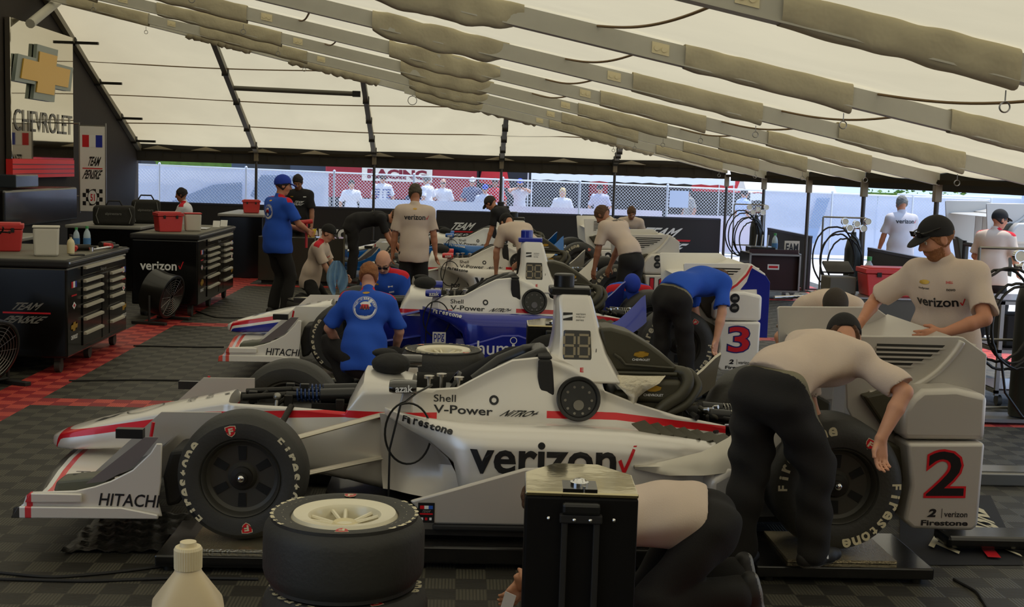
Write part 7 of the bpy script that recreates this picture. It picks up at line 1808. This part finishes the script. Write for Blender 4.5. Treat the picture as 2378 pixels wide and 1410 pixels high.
for k in range(4):
    a = k * math.pi / 2 + .78; mb = MB(); mb.cyl((.13 * math.cos(a), .13 * math.sin(a), .41), (.2 * math.cos(a), .2 * math.sin(a), 0), .014, n=8); mb.build('leg', M_STEEL, t)
# right side
person('person in a dark cap bent over behind the far endplate, verizon across the back', 2.83, 9.45, 262,
       dict(pel=(0, .96), lean=(48, 84, 92), head=(8, 0), L=(.55, .28, .60), R=(.55, -.28, .62), LE=(0, 1, .2), RE=(0, -1, .2), LF=(0, .13, .09), RF=(0, -.13, .09)), hair='brown', cap='brown', res=.010, fat=1.1, tucked=True, marks=(('verizon', 'back', .28, .06, .04, M_LETB),))
person('person with grey curly hair and verizon on the back standing outside the tent', 6.95, 19.1, 95,
       dict(pel=(0, .95), lean=(0, 2, 8), head=(5, 0), L=(.2, .26, .95), R=(.2, -.26, .95)), top=cloth('shirt_palegrey', srgb(200, 196, 202)), hair='grey', skin=1, res=.012, fat=1.2, marks=(('verizon', 'back', .30, .065, .06, M_LETB),))
person('person in a dark cap and sunglasses outside the tent at the right edge', 6.85, 15.5, 40,
       dict(pel=(0, .88), lean=(2, 6, 14), head=(4, -30), L=(.25, .22, .95), R=(.25, -.22, .95)), hair='dark', cap='black', skin=1, res=.012, fat=1.2, glasses=True, s=.97, yoke=RED_P)
# ------------------------------------------------------------------ spectators behind the fence
def C_(name, c): return cloth('spec_' + name, c)
SPEC = [(818, 'person with dark hair low behind the fence, left of the striped shirt', 'dark', None, C_('white', srgb(228, 228, 235)), 0, -.18, {}, False),
        (888, 'person in a blue and white striped shirt and sunglasses behind the fence', 'dark', None, C_('white', srgb(228, 228, 235)), 0, 0, dict(), True),
        (962, 'person with dark hair, low behind the fence beside the grey-haired man', 'dark', None, C_('navy', srgb(40, 48, 80)), 1, -.28, {}, True),
        (995, 'person with grey hair in a white shirt turned away behind the fence', 'grey', None, C_('white', srgb(228, 228, 235)), 0, 0, {}, False),
        (1028, 'bald person in sunglasses and a white shirt behind the fence', None, None, C_('white', srgb(228, 228, 235)), 3, -.08, {}, True),
        (1097, 'person in a pale cap and sunglasses behind the fence', 'dark', 'white', C_('slate', srgb(90, 98, 130)), 0, -.02, {}, True),
        (1126, 'person in a blue cap in front of the man in red, behind the fence', 'dark', 'blue', C_('pale', srgb(200, 205, 222)), 0, -.2, {}, True),
        (1150, 'person in a bright red shirt behind the fence', 'dark', None, C_('red', srgb(205, 34, 44)), 2, -.02, {}, False),
        (1210, 'person with both arms raised holding binoculars behind the fence', 'dark', 'blue', C_('palegrey', srgb(215, 215, 226)), 0, -.02, dict(L=(.16, .07, 1.55), R=(.16, -.07, 1.55), LE=(.2, 1, -.5), RE=(.2, -1, -.5)), False),
        (1306, 'person with long blonde hair behind the fence', 'blonde', None, C_('white', srgb(228, 228, 235)), 3, -.22, dict(long=True), False),
        (1397, 'person in a dark cap and pale top behind the fence, right of the blonde woman', 'dark', 'black', C_('lilac', srgb(190, 188, 210)), 0, -.1, {}, True),
        (1616, 'person in a dark yellow-marked cap behind the fence, below the grey trailer', 'dark', 'black', C_('stone', srgb(150, 146, 140)), 1, -.12, {}, True),
        (1727, 'person with black hair and a pale blue shirt walking behind the fence', 'dark', None, C_('sky', srgb(190, 206, 238)), 1, -.1, {}, False)]
for i, (px, lab, hr, cp, topm, sk, dz, ps_, gl) in enumerate(SPEC):
    if topm is None: topm = MATS['spec_white']
    Xs = (px - 1068.5) / 2856 * 33.3; hd_ = {995: 150, 962: 250, 1727: 20, 1616: 200}.get(px, 270 - (Xs * 3))
    person(lab, Xs, 33.3 + .42 * (i % 3), hd_, dict(pel=(0, .93), **ps_), top=topm, hair=hr, cap=cp, skin=sk, res=.015, z0=dz, hands=False, glasses=gl, fold=.003, lower=True, sleeve=.72, marks=(('stripes', 'front', .42, .07, -.22, C_('stripe', srgb(60, 80, 150))),) if px == 888 else ())
    if px == 1210:
        t = thing('binoculars', 'black binoculars held up by the person behind the fence', 'binoculars', (Xs, 33.3 + .42 * (i % 3) - .16, z0b := dz + 1.60)); mb = MB(); mb.cyl((-.03, 0, 0), (-.03, -.09, 0), .024, .03, n=12); mb.cyl((.03, 0, 0), (.03, -.09, 0), .024, .03, n=12); mb.build('barrel', M_BLACKM, t)
